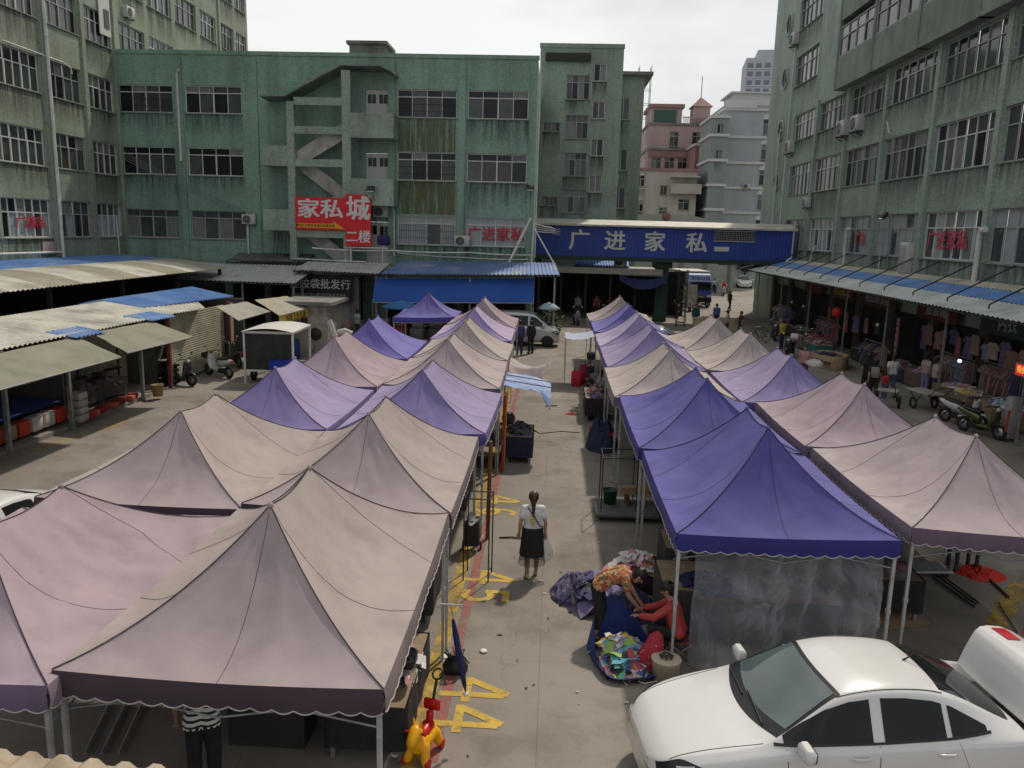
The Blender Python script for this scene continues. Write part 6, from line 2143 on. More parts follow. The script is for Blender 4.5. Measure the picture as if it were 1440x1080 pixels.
def flood(label, loc, rz, arm):
    t = thing('floodlight', label, 'lamp', loc, rz)
    mb = MB(); mb.rbox((0, -.12, 0), (.46, .16, .34), .03, 0, Matrix.Rotation(math.radians(-35), 3, 'X')); mb.build('housing', IRON, t)
    mb = MB(); mb.box((0, -.215, -.055), (.38, .012, .25), 0, Matrix.Rotation(math.radians(-35), 3, 'X')); mb.build('glass', LAMPW, t)
    mb = MB(); mb.tube([(0, 0, 0)] + arm, .03, 6); mb.build('arm', STEEL, t)
    return t
flood('black floodlight on the balcony corner of the open staircase', (-10.5, 46.1, 8.15), 0, [(0, .2, -.1), (.3, .3, .1)])
flood('black floodlight near the right hand corner of the market block', (-1.5, 47.6, 8.5), 0, [(0, .3, -.1), (0, .36, -3.3)])
flood('floodlight on a thin white pole on the right block', (16.0, 40.3, 7.2), -PI / 2, [(0, .2, -.1), (0, .3, -2.4)])
mb = MB(); mb.ball((0, 0, 0), .16, 0, 12, (1, .8, 1)); mb.tube([(0, 0, 0), (.1, .4, .1)], .03, 5)
o = mb.build('security_camera', ALUD); o.location = (-10.6, 46.2, 7.75); tag(o, 'round pale camera below the floodlight on the staircase balcony', 'camera')
def cable(label, pts, r=.012, m=None, group=None, nm='cable'):
    path = []
    for a, b in zip(pts, pts[1:]):
        a, b = V(a), V(b)
        for k in range(12):
            f = k / 12
            path.append(a.lerp(b, f) - V((0, 0, .022 * (b - a).length * 4 * f * (1 - f) * .6)))
    path.append(V(pts[-1]))
    mb = MB(); mb.tube(path, r, 5)
    return tag(mb.build(nm, m or mat('black cable', (.03, .03, .03), .7)), label, 'cable', group)
GREYC = mat('grey cable', (.16, .17, .16), .7)
for k in range(4):
    cable('one of the parallel grey cables slanting across the market block from the left corner', [(-25.9, 46.6 - k * .1, 10.35 - k * .12), (-17.9, 47.7, 6.55 - k * .1)], .016, GREYC, 'slanting cables on the market block')
cable('pale conduit looping along the market block above the blue canopy', [(-14.0, 46.1, 4.75), (-9.4, 46.6, 4.72), (-5, 47.7, 4.7), (-1.4, 47.6, 4.65)], .05, WHITEP, None, 'conduit')
cable('second pale conduit just below the first above the blue canopy', [(-9.2, 46.9, 4.6), (-5.4, 47.7, 4.4), (-1.5, 47.5, 4.4)], .035, WHITEP, None, 'conduit')
wall_thing_pipe([(-10.5, 47.3, 7.4), (-9.55, 47.4, 7.35), (-9.5, 47.6, 7.0), (-9.5, 47.6, 4.4)], .05, 'bent pale pipe dropping beside the balconies of the staircase')
wall_thing_pipe([(-22.3, 47.85, 9.6), (-22.3, 47.85, 14.5), (-22.15, 47.8, 14.75)], .075, 'upright pale pipe between the left windows of the market block')
wall_thing_pipe([(-18.4, 47.8, 4.2), (-18.4, 47.8, 6.75)], .06, 'short pale pipe under the air conditioner left of the staircase')
wall_thing_pipe([(-1.12, 47.9, 4.5), (-1.12, 47.9, 15.6)], .035, 'long thin pipe down the right hand corner of the market block')
for k, (x0, z0, x1, z1) in enumerate(((-2.6, 4.2, -1.4, 6.8), (-1.3, 4.2, -1.2, 6.9), (.1, 4.1, -1.2, 6.2))):
    mb = MB(); mb.tube([(x0, 46.9, z0), (x1, 47.3, z1)], (.09, .05, .04)[k], 6)
    tag(mb.build('support_pole', WHITEP), ('thick slanting white board leaning at the market block corner', 'upright white pole at the market block corner', 'thin slanting stay at the market block corner beside the bridge')[k], 'pole')
for k in range(4):
    cable('one of the white wires bundled at the left end of the bridge', [(-1.3, 47.6, 6.5 - k * .14), (-.2, 51, 6.3 - k * .1), (.4, 55.8, 6.2 - k * .12)], .03, WHITEP, 'white wires at the bridge end')
mb = MB()
for k in range(10):
    x = -15.4 - (k % 5) * .22
    mb.tube([(x, 46.3 + .04 * k, 5.6), (x + .05, 46.2, 4.9), (x - .08, 46.3, 4.2)], .02, 4)
tag(mb.build('cable_bundle', mat('tangled dark cables', (.04, .05, .045), .8)), 'tangle of dark cables hanging left of the staircase', 'cables')
mb = MB(); mb.rbox((0, 0, 0), (.75, .5, .6), .18); o = mb.build('bundle', CL((.03, .025, .11), var=.3)); o.location = (-9.9, 46.6, 5.3); tag(o, 'dark blue cloth bundle on the ledge right of the red sign', 'bundle')
fr_ = thing('railing', 'white pipe railing on the ledge under the staircase', 'railing', (-12.0, 46.0, 4.0))
mb = MB()
mb.tube([(0, 0, 0), (0, 0, .85), (2.4, .2, .85)], .045, 6); mb.tube([(.3, 0, 0), (.3, 0, .8)], .04, 6); mb.tube([(2.1, .2, 0), (2.1, .2, .95)], .03, 6); mb.tube([(-3.2, .1, .12), (1.2, -.1, .05)], .04, 6)
mb.build('rail', WHITEP, fr_)

# ------------------------------------------------------------------ left side: kiosk box, hut, shop goods, scooters
kb = thing('cargo_box', 'white topped steel cargo box with a dark ribbed back, behind the lilac tent', 'cargo box', (-10.75, 29.6, 0), math.radians(2))
mb = MB()
for x in (-.93, .93):
    for y in (-.0, 2.4):
        mb.box((x, y, 1.0), (.07, .07, 2.0))
for z in (.5, 1.96):
    mb.box((0, 0, z), (1.79, .07, .07)); mb.box((0, 2.4, z), (1.79, .07, .07))
    for x in (-.93, .93):
        mb.box((x, 1.2, z), (.07, 2.33, .07))
mb.build('frame', ALU, kb)
mb = MB()
rings = []
for i in range(41):
    x = -.89 + 1.78 * i / 40
    rings.append([V((x, .0 + (.03 if i % 2 else 0), .535)), V((x, .0 + (.03 if i % 2 else 0), 1.925))])
mb.loft(rings, 0, False, False, False)
mb.build('ribbed_panel', mat('dark ribbed panel', (.045, .042, .04), .5, var=.4, scale=3), kb)
mb = MB()
mb.loft([[V((x, y, 2.0 + .2 * math.sin(PI * (.12 + .76 * k / 8)) - .06)) for k, x in enumerate([-.98 + 1.96 * k / 8 for k in range(9)])] for y in (-.12, 2.5)], 0, False, False, True)
mb.b2((-.98, -.12, 1.98), (.98, 2.5, 2.02))
mb.build('roof', mat('white cargo roof', (.58, .56, .53), .5, var=.08, dirt_amt=.2), kb)
mb = MB()
for k in range(9):
    mb.box((-.95, 1.2, .62 + k * .15), (.02, 2.3, .09))
mb.build('side_slats', mat('grey slats', (.25, .24, .23), .7, var=.2), kb)
for sx in (-1, 1):
    mb = MB(); mb.torus((sx * .8, .6, .28), .22, .07, 'X', 20, 8); mb.build('wheel', TYRE, kb)
t = thing('crate', 'small blue plastic crate hung at the foot of the cargo box', 'crate', (-10.2, 29.35, .62))
mb = MB()
mb.b2((-.4, -.18, 0), (.4, .18, .03))
for a, b in (((-.4, -.18, .03), (-.37, .18, .36)), ((.37, -.18, .03), (.4, .18, .36)), ((-.37, -.18, .03), (.37, -.15, .36)), ((-.37, .15, .03), (.37, .18, .36))):
    mb.b2(a, b)
mb.build('tub', cmat('#16339a', .5), t)
hut = thing('guard_hut', 'small whitewashed hut with a flat concrete roof beside the left sheds', 'hut', (-12.45, 36.6, 0))
HUTW = mat('dirty whitewash', (.36, .33, .29), .85, var=.15, scale=1.4, dirt_amt=.7, dirt_scale=1.3)
mb = MB()
wall(mb, (0, 0), (1, 0), 2.0, 0, 2.4, [(.0 + .25, 1.1, 1.3, 2.0)], .12)
wall(mb, (2.0, 0), (0, 1), 2.4, 0, 2.4, [], .1); mb.poly([(0, 0, 0), (0, 2.4, 0), (0, 2.4, 2.4), (0, 0, 2.4)])
mb.build('wall', HUTW, hut)
mb = MB(); mb.b2((-.35, -.4, 2.4), (2.3, 2.8, 2.56)); mb.build('roof', CONC, hut)
window(hut, (0, 0), (1, 0), .25, 1.1, 1.3, 2.0, .12, 2, 1)
t = thing('barrel', 'blue plastic barrel standing by the whitewashed hut', 'barrel', (-11.75, 35.6, 0))
mb = MB(); mb.lathe([(.001, 0), (.26, 0), (.29, .1), (.27, .3), (.29, .32), (.27, .35), (.29, .6), (.26, .84), (.27, .88), (.24, .88), (.23, .7), (.001, .7)], (0, 0, 0), 20); mb.build('drum', cmat('#1d3c74', .5), t)
t = thing('round_sign', 'dark round disc hung on the wall of the whitewashed hut', 'disc', (-11.0, 36.5, 1.05))
mb = MB(); mb.lathe([(.001, -.03), (.27, -.03), (.29, 0), (.27, .03), (.001, .03)], (0, 0, 0), 20, 0, 'Y'); mb.build('disc', IRON, t)
PLANT = [mat('dusty leaves', (.05, .085, .03), .7, var=.35), mat('pale leaves', (.11, .14, .05), .7, var=.3)]
def potted(label, loc, h, r, n=260, pot=True, group=None):
    t = thing('potted_plant', label, 'plant', loc, 0, group)
    R_ = random.Random(int(loc[0] * 91 + loc[1]))
    if pot:
        mb = MB(); mb.lathe([(.001, 0), (r * .4, 0), (r * .55, h * .25), (r * .6, h * .28), (r * .5, h * .28), (.001, h * .24)], (0, 0, 0), 14); mb.build('pot', cmat('#7a4a36'), t)
    mb = MB()
    for k in range(6):
        a = k; mb.tube([(0, 0, h * .2), (.25 * r * math.cos(a), .25 * r * math.sin(a), h * .8)], .01, 4)
    mb.build('stem', BARK, t)
    mb = MB()
    for k in range(n):
        q = V((R_.gauss(0, r * .42), R_.gauss(0, r * .42), h * R_.uniform(.3, 1.0)))
        a = V((R_.gauss(0, 1), R_.gauss(0, 1), R_.gauss(0, .6))).normalized(); b = a.cross(V((R_.gauss(0, 1), R_.gauss(0, 1), 1))).normalized()
        s = R_.uniform(.05, .1) * (h ** .5)
        mb.poly([q - a * s, q + b * s * .45, q + a * s, q - b * s * .45], R_.choice((0, 0, 1)))
    mb.build('foliage', PLANT, t, fix=False)
    return t
for k, (u, v, h, lb) in enumerate(((412, 476, 1.3, 'dusty shrub in a pot left of the whitewashed hut window'), (447, 480, 1.1, 'small potted plant against the side of the hut'),
                                   (772, 476, 1.7, 'bushy green plant behind the nose of the silver van'), (781, 470, 1.2, 'yellowish green plant beside the bushy one behind the van'))):
    p = G(u, v); potted(lb, (p.x, p.y, 0), h, .6)
bicycle('bicycle with bundles leaning beside the whitewashed hut', (-10.1, 36.8, 0), math.radians(70))
for k, (dx, lb) in enumerate(((0, 'pale rolled bundle standing on the bicycle by the hut'), (.55, 'white sack tied on the bicycle by the hut'))):
    t = thing('bundle', lb, 'bundle', (-10.05 + dx * .5, 36.5 + dx, .95))
    mb = MB(); mb.tube([(0, 0, -.2), (-.15, 0, .25), (-.32, 0, .75)] if k == 0 else [(-.3, 0, .1), (0, 0, .2), (.35, 0, .05)], .16, 10); mb.build('cloth', CL((.48, .47, .43)), t)
scooter('white scooter with a yellow plate before the cream shutter on the left', (G(308, 530).x, G(308, 530).y, 0), math.radians(-30), (.50, .50, .48), 'basket')
scooter('dark scooter beside the cargo box, behind the white one', (G(330, 515).x, G(330, 515).y, 0), math.radians(-50), (.03, .025, .03), 'basket')
scooter('black moped under the olive awning, nearest the red post', (G(252, 541).x, G(252, 541).y, 0), math.radians(160), (.02, .02, .02), style=1)
scooter('black moped under the olive awning, further from the red post', (G(222, 540).x, G(222, 540).y, 0), math.radians(185), (.025, .025, .03), style=1)
t = thing('bucket', 'brown woven bin beside the steel post on the left pavement', 'bin', (-13.45, 26.2, .12))
mb = MB(); mb.lathe([(.001, 0), (.16, 0), (.2, .38), (.21, .40), (.18, .40), (.15, .05), (.001, .05)], (0, 0, 0), 16); mb.build('tub', mat('woven brown', (.28, .19, .09), .8, var=.35, scale=20), t)
# goods on the left stalls
def heap(mb, cx, cy, z0, rx, ry, h, n, cols, seed=0, s=.16, dome=True):
    """crumpled pieces of cloth lying over one another"""
    R_ = random.Random(seed)
    for k in range(n):
        a, q = R_.uniform(0, 6.28), R_.random() ** .5
        x, y = cx + rx * q * math.cos(a), cy + ry * q * math.sin(a)
        z = z0 + h * ((1 - q * q) if dome else 1) * R_.uniform(.75, 1.0)
        ss = s * R_.uniform(.7, 1.4)
        ang = R_.uniform(0, 6.28)
        ph = R_.uniform(0, 9)
        ca, sa = math.cos(ang), math.sin(ang)
        tilt = (-1.2 * h * q / max(rx, .1) * math.cos(a), -1.2 * h * q / max(ry, .1) * math.sin(a)) if dome else (0, 0)
        def fn(i, j):
            u_, w_ = (i - .5) * 2 * ss * 1.3, (j - .5) * 2 * ss * (.8 + .2 * math.sin(i * 5 + ph))
            X_, Y_ = u_ * ca - w_ * sa, u_ * sa + w_ * ca
            return V((x + X_, y + Y_, z + tilt[0] * X_ + tilt[1] * Y_ + .05 * nz(X_ * 9 + ph, Y_ * 9, ph) + .02 * math.sin(i * 11 + ph) - .25 * (u_ * u_ + w_ * w_)))
        mb.grid(fn, 6, 6, R_.randrange(cols))
    if dome:
        mb.grid(lambda i, j: V((cx + rx * 1.02 * i * math.cos(2 * PI * j), cy + ry * 1.02 * i * math.sin(2 * PI * j), z0 + max(0, h * (1 - i * i) * .78 - .01))), 8, 24, 0)
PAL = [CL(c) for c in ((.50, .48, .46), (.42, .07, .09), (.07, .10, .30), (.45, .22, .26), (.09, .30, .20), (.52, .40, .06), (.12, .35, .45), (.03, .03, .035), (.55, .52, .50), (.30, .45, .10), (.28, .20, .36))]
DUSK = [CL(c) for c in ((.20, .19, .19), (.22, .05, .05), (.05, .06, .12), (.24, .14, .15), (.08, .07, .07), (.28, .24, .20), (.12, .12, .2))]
def stall(label, loc, rz, sx, sy, h, cloth, cols, n, seed, group='goods tables of the stalls', nm='stall_table'):
    t = thing(nm, label, 'table', loc, rz, group)
    mb = MB(); mb.rbox((0, 0, h), (sx, sy, .04), .01); mb.build('tabletop', mat('plywood', (.26, .19, .12), .8, var=.2, scale=4), t)
    for a in (-1, 1):
        for b in (-1, 1):
            mb = MB(); mb.box((a * (sx / 2 - .06), b * (sy / 2 - .06), (h - .02) / 2), (.05, .05, h - .021)); mb.build('leg', STEEL, t)
    if cloth:
        mb = MB()
        def sk(i, j):
            a = 2 * PI * i
            c_, s_ = math.cos(a), math.sin(a)
            k = 1 / max(abs(c_), abs(s_))
            return V((c_ * k * (sx / 2 + .02 + .012 * math.sin(a * 17) * j), s_ * k * (sy / 2 + .02 + .012 * math.sin(a * 13) * j), h + .025 - j * (h * .8)))
        mb.grid(sk, 64, 4); mb.build('drape', cloth, t)
    if n:
        g = thing('clothes_heap', 'folded clothes heaped on the ' + label, 'clothes', loc, rz)
        mb = MB(); heap(mb, 0, 0, h + .03, sx * .45, sy * .42, .22, n, len(cols), seed, .15); o = mb.build('garments', cols, g, fix=False); o['kind'] = 'stuff'
    return t
LB_ = thing('goods_counter', 'dark goods counter with a blue cover under the near olive awning', 'counter', (-14.9, 20.6, .12))
mb = MB(); mb.b2((-.9, -2.4, 0), (.6, 1.6, .12)); mb.b2((-.9, -2.4, .12), (-.8, 1.6, .62)); mb.build('shelf', DARKIN, LB_)
mb = MB(); mb.grid(lambda i, j: V((-.9 + 1.55 * i, -2.4 + 4.0 * j, .74 - .10 * i + .02 * nz(i * 5, j * 9))), 8, 20); mb.build('blue_cover', CL((.03, .06, .22)), LB_)
BC = {'r': cmat('#b33427', .6), 'w': cmat('#b8b3ad', .6), 'o': cmat('#8a7a58', .6)}
for k, c in enumerate('wrorwwr'):
    t = thing('box', {'w': 'white', 'r': 'red', 'o': 'buff'}[c] + ' box in the row before the dark goods counter, ' + ('nearest the camera', 'second', 'third', 'in the middle', 'fifth', 'sixth', 'farthest')[k], 'box', (-14.2, 18.5 + k * .55, .24), 0, 'boxes on the goods counter')
    mb = MB(); mb.rbox((0, 0, .2), (.28, .44, .38), .02); mb.rbox((0, 0, .395), (.30, .46, .03), .01); mb.build('carton', BC[c], t)
for k in range(3):
    stall(('dim hardware table by the far steel post on the left', 'dim goods table between the steel posts on the left', 'low dim goods table at the back of the left shed')[k],
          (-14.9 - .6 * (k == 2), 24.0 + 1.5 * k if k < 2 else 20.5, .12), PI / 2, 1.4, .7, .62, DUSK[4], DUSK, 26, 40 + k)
CHR = mat('bright wire goods', (.40, .40, .40), .25, .8, var=.3, scale=12)
t = thing('hardware_rack', 'rack of glinting wire and metal goods in the shade of the left shed', 'rack', (-15.0, 25.4, .12))
mb = MB()
for y in (-1.2, 1.2):
    mb.box((0, y, .8), (.05, .05, 1.6))
for z in (.5, .9, 1.3):
    mb.box((0, 0, z), (.3, 2.34, .03))
mb.build('frame', IRON, t)
mb = MB()
R_ = random.Random(3)
for k in range(70):
    y, z = R_.uniform(-1.15, 1.15), R_.choice((.52, .92, 1.32)) + .06
    mb.torus((.05 + R_.uniform(-.1, .14), y, z + .03), R_.uniform(.05, .1), .007, R_.choice('XYZ'), 10, 4)
o = mb.build('wire_goods', CHR, t); o['kind'] = 'stuff'
t = thing('goods_pile', 'red and orange packets along the edge of the left pavement', 'goods', (-13.95, 24.3, .12), math.radians(4))
mb = MB()
for k in range(9):
    mb.rbox((R_.uniform(-.12, .12), -1.6 + k * .38, .09), (.34, .3, .18 - .004 * k), .04, k % 3, Matrix.Rotation(R_.uniform(-.4, .4), 3, 'Z'))
mb.build('packets', [cmat('#8c2f22'), cmat('#a8563a'), cmat('#6e2620')], t)
t = thing('drawer_unit', 'small transparent drawer unit at the foot of the steel post on the left', 'drawers', (-13.9, 22.35, .12))
mb = MB()
for z in range(4):
    mb.rbox((0, 0, .12 + z * .22), (.36, .42, .2), .02)
mb.build('drawer', mat('cloudy plastic', (.33, .31, .29), .3, var=.2), t)

# ------------------------------------------------------------------ things along the walking lane, left edge
ty = thing('ride_on_toy', 'yellow plastic ride-on toy horse with red trim and a black push handle', 'toy', (G(596, 1062).x, G(596, 1062).y, 0), math.radians(75))
ty.scale = (.86, .86, .86)
TY, TR = cmat('#e0a010', .35, var=.05), cmat('#b81c14', .35, var=.05)
def sect(x, zc, hw, hh, n=12):
    return [V((x, hw * math.cos(2 * PI * k / n), zc + hh * math.sin(2 * PI * k / n))) for k in range(n)]
mb = MB()
mb.loft([sect(-.26, .26, .08, .07), sect(-.20, .27, .135, .12), sect(0, .26, .13, .11), sect(.16, .28, .14, .12), sect(.25, .30, .08, .08)], 0, True, True)
mb.loft([[V((-.20 + .10 * math.cos(2 * PI * k / 12), .10 * math.sin(2 * PI * k / 12), .30)) for k in range(12)], [V((-.23 + .085 * math.cos(2 * PI * k / 12), .08 * math.sin(2 * PI * k / 12), .44)) for k in range(12)],
         [V((-.26 + .095 * math.cos(2 * PI * k / 12), .085 * math.sin(2 * PI * k / 12), .54)) for k in range(12)], [V((-.27 + .03 * math.cos(2 * PI * k / 12), .03 * math.sin(2 * PI * k / 12), .60)) for k in range(12)]], 0, True, True)
capsule(mb, (-.27, 0, .53), (-.40, 0, .45), .085, .07)
for sy in (-1, 1):
    capsule(mb, (-.22, sy * .045, .58), (-.20, sy * .06, .66), .022, .012)
    capsule(mb, (-.17, sy * .09, .26), (-.24, sy * .13, .09), .07, .06); capsule(mb, (.17, sy * .09, .26), (.22, sy * .13, .09), .075, .06)
mb.build('body', TY, ty)
mb = MB(); capsule(mb, (-.02, 0, .345), (.15, 0, .355), .085, .09); capsule(mb, (.19, 0, .38), (.20, 0, .50), .05, .055); mb.build('saddle', TR, ty)
for sx, sy in ((-1, -1), (-1, 1), (1, -1), (1, 1)):
    mb = MB(); mb.lathe([(.001, -.03), (.055, -.03), (.07, -.015), (.07, .015), (.055, .03), (.001, .03)], (.235 * sx, sy * .165, .07), 16, 0, 'Y'); mb.build('wheel', TR, ty)
mb = MB(); mb.tube([(-.27, -.15, .50), (-.25, 0, .52), (-.27, .15, .50)], .018, 8); mb.build('handle_grip', TR, ty)
mb = MB(); mb.rbox((.27, 0, .60), (.06, .24, .16), .05); mb.build('backrest', TR, ty)
mb = MB(); mb.tube([(.22, 0, .45), (.34, 0, .72), (.42, 0, .88)], .022, 8); mb.torus((0, 0, 0), .075, .014, 'Z', 20, 6)
for v in mb.v[-(21 * 6):]:
    q = Matrix.Rotation(math.radians(-40), 3, 'Y') @ v; v.x, v.y, v.z = q.x + .46, q.y, q.z + .945
mb.build('push_handle', BLACKTRIM, ty)
p = G(640, 946)
bg = thing('handbag', 'black handbag with bunched straps lying by the leg of the nearest tent', 'bag', (p.x, p.y, 0))
mb = MB(); mb.loft([[V((r * math.cos(2 * PI * k / 20), r * .62 * math.sin(2 * PI * k / 20) * (1 + .12 * math.sin(3 * k)), z)) for k in range(20)] for r, z in ((.10, .003), (.17, .03), (.18, .11), (.14, .19), (.07, .24))], 0, True, True); mb.build('pouch', mat('black leather', (.02, .02, .02), .45, var=.3), bg)
mb = MB()
for k in range(9):
    a = rnd.uniform(0, 6.28); mb.tube([(.08 * math.cos(a), .05 * math.sin(a), .2), (.15 * math.cos(a + .6), .12 * math.sin(a + .6), .32), (.06 * math.cos(a + 1.8) + .06, .12 * math.sin(a + 1.8), .26), (.14 + .05 * math.cos(a), .05, .12)], .011, 5)
mb.build('strap', BLACKTRIM, bg)
p = G(668, 780)
p = G(690, 826)
rk = thing('clothes_rail', 'empty thin dark clothes rail standing beside the left tents', 'rack', (p.x - .18, p.y + .2, 0), math.radians(-4))
mb = MB()
for x, y in ((-.32, 0), (.12, 0), (.12, .42), (-.32, .42)):
    mb.tube([(x, y, 0), (x, y, 1.52)], .012, 6)
mb.tube([(-1.0, 0, 1.50), (.14, 0, 1.50)], .012, 6); mb.tube([(-1.0, .42, 1.50), (.14, .42, 1.50)], .012, 6); mb.tube([(.12, 0, 1.5), (.12, .42, 1.5)], .011, 6); mb.tube([(-.32, 0, 1.5), (-.32, .42, 1.5)], .011, 6)
mb.build('frame', IRON, rk)
t = thing('umbrella', 'folded navy umbrella with a white tip hanging upright at the tent edge', 'umbrella', (-.86, 8.55, .62))
mb = MB(); mb.lathe([(.006, 0), (.028, .12), (.040, .45), (.036, .75), (.02, .92), (.008, .95)], (0, 0, 0), 12, 0, rot=Matrix.Rotation(math.radians(-10), 3, 'Y')); mb.build('cloth', CL((.02, .02, .08)), t)
mb = MB(); mb.ball((.0, 0, -.02), .035, 0, 8, (1.2, 1, .7)); mb.build('tip', CL((.62, .6, .56)), t)
mb = MB(); mb.tube([(-.16, 0, .94), (-.19, 0, 1.10)], .008, 6); mb.box((-.19, 0, 1.11), (.26, .02, .012)); mb.build('handle', CHROME, t)
p = G(663, 774)
t = thing('shopping_trolley', 'dark shopping trolley bag under the eave of the left tents', 'trolley', (p.x, p.y, 0))
mb = MB(); mb.rbox((0, 0, .38), (.30, .26, .52), .05); mb.build('bag', CL((.035, .025, .025)), t)
mb = MB(); mb.tube([(-.13, .14, .1), (-.13, .16, .8), (-.5, .16, .88)], .012, 6); mb.build('handle', IRON, t)
for s in (-1, 1):
    mb = MB(); mb.torus((s * .17, .08, .08), .065, .018, 'X', 14, 6); mb.build('wheel', TYRE, t)
mb = MB(); heap(mb, 0, 0, .64, .13, .12, .08, 6, 2, 8, .07); mb.build('packet', [CL((.35, .33, .32)), CL((.2, .18, .18))], t, fix=False)
stall('goods table under the side of the nearest beige tent', (-1.95, 8.9, 0), PI / 2, 1.7, .9, .68, CL((.02, .018, .02)), [PAL[0], PAL[7], PAL[3], PAL[8]], 30, 4)
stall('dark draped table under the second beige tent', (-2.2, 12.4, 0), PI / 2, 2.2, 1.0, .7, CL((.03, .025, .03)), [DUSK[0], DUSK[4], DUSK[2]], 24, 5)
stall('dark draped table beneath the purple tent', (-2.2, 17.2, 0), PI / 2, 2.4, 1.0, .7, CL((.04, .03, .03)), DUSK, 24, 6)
t = thing('laptop_bag', 'glossy black case on the goods table under the nearest beige tent', 'case', (-1.62, 8.55, .93))
mb = MB(); mb.rbox((0, 0, .09), (.34, .3, .17), .06); mb.build('case', mat('glossy black', (.012, .012, .014), .15), t)
# drapes hanging off the left tents further up
t = thing('tarpaulin', 'pale blue tarpaulin flap propped out over the lane from the left tents', 'tarp', (-1.2, 20.4, 2.0))
mb = MB()
mb.grid(lambda i, j: V((1.25 * i, .2 + 2.0 * j - .25 * i, -.12 * i - .18 * math.sin(PI * j) * i + .04 * nz(i * 6, j * 6) - (.42 * max(0, i - .75) * 4 * (1 if j < .35 else .25)))), 24, 24)
mb.build('cloth', mat('pale blue tarpaulin', (.20, .28, .50), .6, var=.2, scale=1.3, dirt=(.42, .46, .55), dirt_amt=.5), t)
mb = MB()
for y in (.9, 1.7):
    mb.tube([(0, y, .02), (1.25, y - .25, -.10)], .014, 5)
mb.build('batten', IRON, t)
t = thing('hanging_cloth', 'faded pink cloth flap tied out over the lane from the cream tent', 'cloth', (-1.25, 23.4, 2.05))
mb = MB()
mb.grid(lambda i, j: V((1.35 * i * (1 - .25 * (1 - j)), .1 + 1.7 * j * (1 - .35 * i), -.04 - .16 * math.sin(PI * i) - .60 * max(0, .45 - j) * 2 * (1 - .3 * i) + .05 * nz(i * 5, j * 5) + .03 * math.sin(j * 9 + i * 5))), 24, 30)
mb.build('cloth', FAB['pinkbeige'][0], t)
for k, (y, c, lb) in enumerate(((19.4, '#9a3a2c', 'red brown upright pole at the corner of the purple tent'), (19.9, '#b08a40', 'yellowish upright pole beside the red brown one at the purple tent'), (14.9, '#6a4a2c', 'brown upright pole at the back corner of the second beige tent'))):
    mb = MB(); mb.tube([(0, 0, 0), (.03, 0, 2.0)], .04, 8); o = mb.build('pole', cmat(c)); o.location = (-1.12, y, 0); tag(o, lb, 'pole')
p = G(715, 595)
t = thing('pot', 'round dark pot on the ground under the pale blue tarpaulin', 'pot', (p.x, p.y, 0))
mb = MB(); mb.lathe([(.001, 0), (.16, 0), (.22, .12), (.2, .26), (.13, .31), (.15, .33), (.001, .33)], (0, 0, 0), 18); mb.build('vessel', mat('dark glazed pot', (.03, .028, .03), .3), t)
stall('dark covered table under the pale blue tarpaulin', (-.75, 20.9, 0), PI / 2, 1.4, .7, .7, CL((.02, .025, .05)), [DUSK[2], DUSK[4]], 10, 7)
p = G(692, 655)
t = thing('wire_rack', 'dark wire rack with a few bags in the shade beside the purple tent', 'rack', (p.x - .15, p.y, 0))
mb = MB()
for x in (-.35, .35):
    for y in (-.3, .3):
        mb.tube([(x, y, 0), (x, y, 1.1)], .012, 5)
for z in (.15, .6, 1.08):
    mb.box((0, 0, z), (.7, .6, .015))
mb.build('frame', IRON, t)
mb = MB(); heap(mb, 0, 0, .61, .3, .25, .25, 10, 3, 77, .12); mb.build('bags', [DUSK[1], DUSK[4], DUSK[6]], t, fix=False)

# litter
mb = MB(); R_ = random.Random(5)
for k in range(70):
    x, y, s = R_.uniform(-1.2, 1.6), R_.uniform(7, 26), R_.uniform(.012, .035)
    a = R_.uniform(0, 6.28)
    mb.poly([(x + s * math.cos(a + q) * (1 + .6 * (i % 2)), y + s * math.sin(a + q), .008 + .012 * (i % 2)) for i, q in enumerate((0, 1.3, 2.9, 4.4))], k % 2)
o = mb.build('litter', [cmat('#b5aea2'), cmat('#4c443a')], None, fix=False); tag(o, 'scraps of paper and small litter scattered on the lane', 'litter', None, 'stuff')
for (u, v, s, lb) in ((624, 925, .07, 'white paper cup lying by the umbrella tip'), (680, 917, .06, 'flattened scrap of white paper on the lane'), (548, 1038, .07, 'white lid lying left of the toy horse'), (556, 1062, .06, 'crumpled tissue left of the toy horse wheels')):
    p = G(u, v); mb = MB(); mb.lathe([(.001, 0), (s * .8, .0), (s, .012), (s * .7, .03), (.001, .02)], (0, 0, 0), 11)
    o = mb.build('paper_scrap', cmat('#d6cfc2')); o.location = (p.x, p.y, .006); tag(o, lb, 'litter')
pts = [G(735, 600), G(760, 610), G(790, 607), G(815, 609)]
mb = MB(); mb.tube([v + V((0, 0, .012)) for v in pts], .012, 5); tag(mb.build('cable', mat('black cable', (.03, .03, .03))), 'black cable curving across the lane behind the walking woman', 'cable')
p = G(775, 572); mb = MB(); mb.tube([(-.2, 0, .02), (0, .04, .03), (.2, .12, .02)], .02, 5); o = mb.build('stick', RUST); o.location = p; tag(o, 'bent stick lying in the middle of the lane', 'stick')
p = G(716, 757); mb = MB(); mb.tube([(-.2, -.02, .015), (.05, .0, .03), (.25, -.01, .015)], .018, 5); o = mb.build('twig', RUST); o.location = p; tag(o, 'brown twig lying left of the walking woman', 'stick')

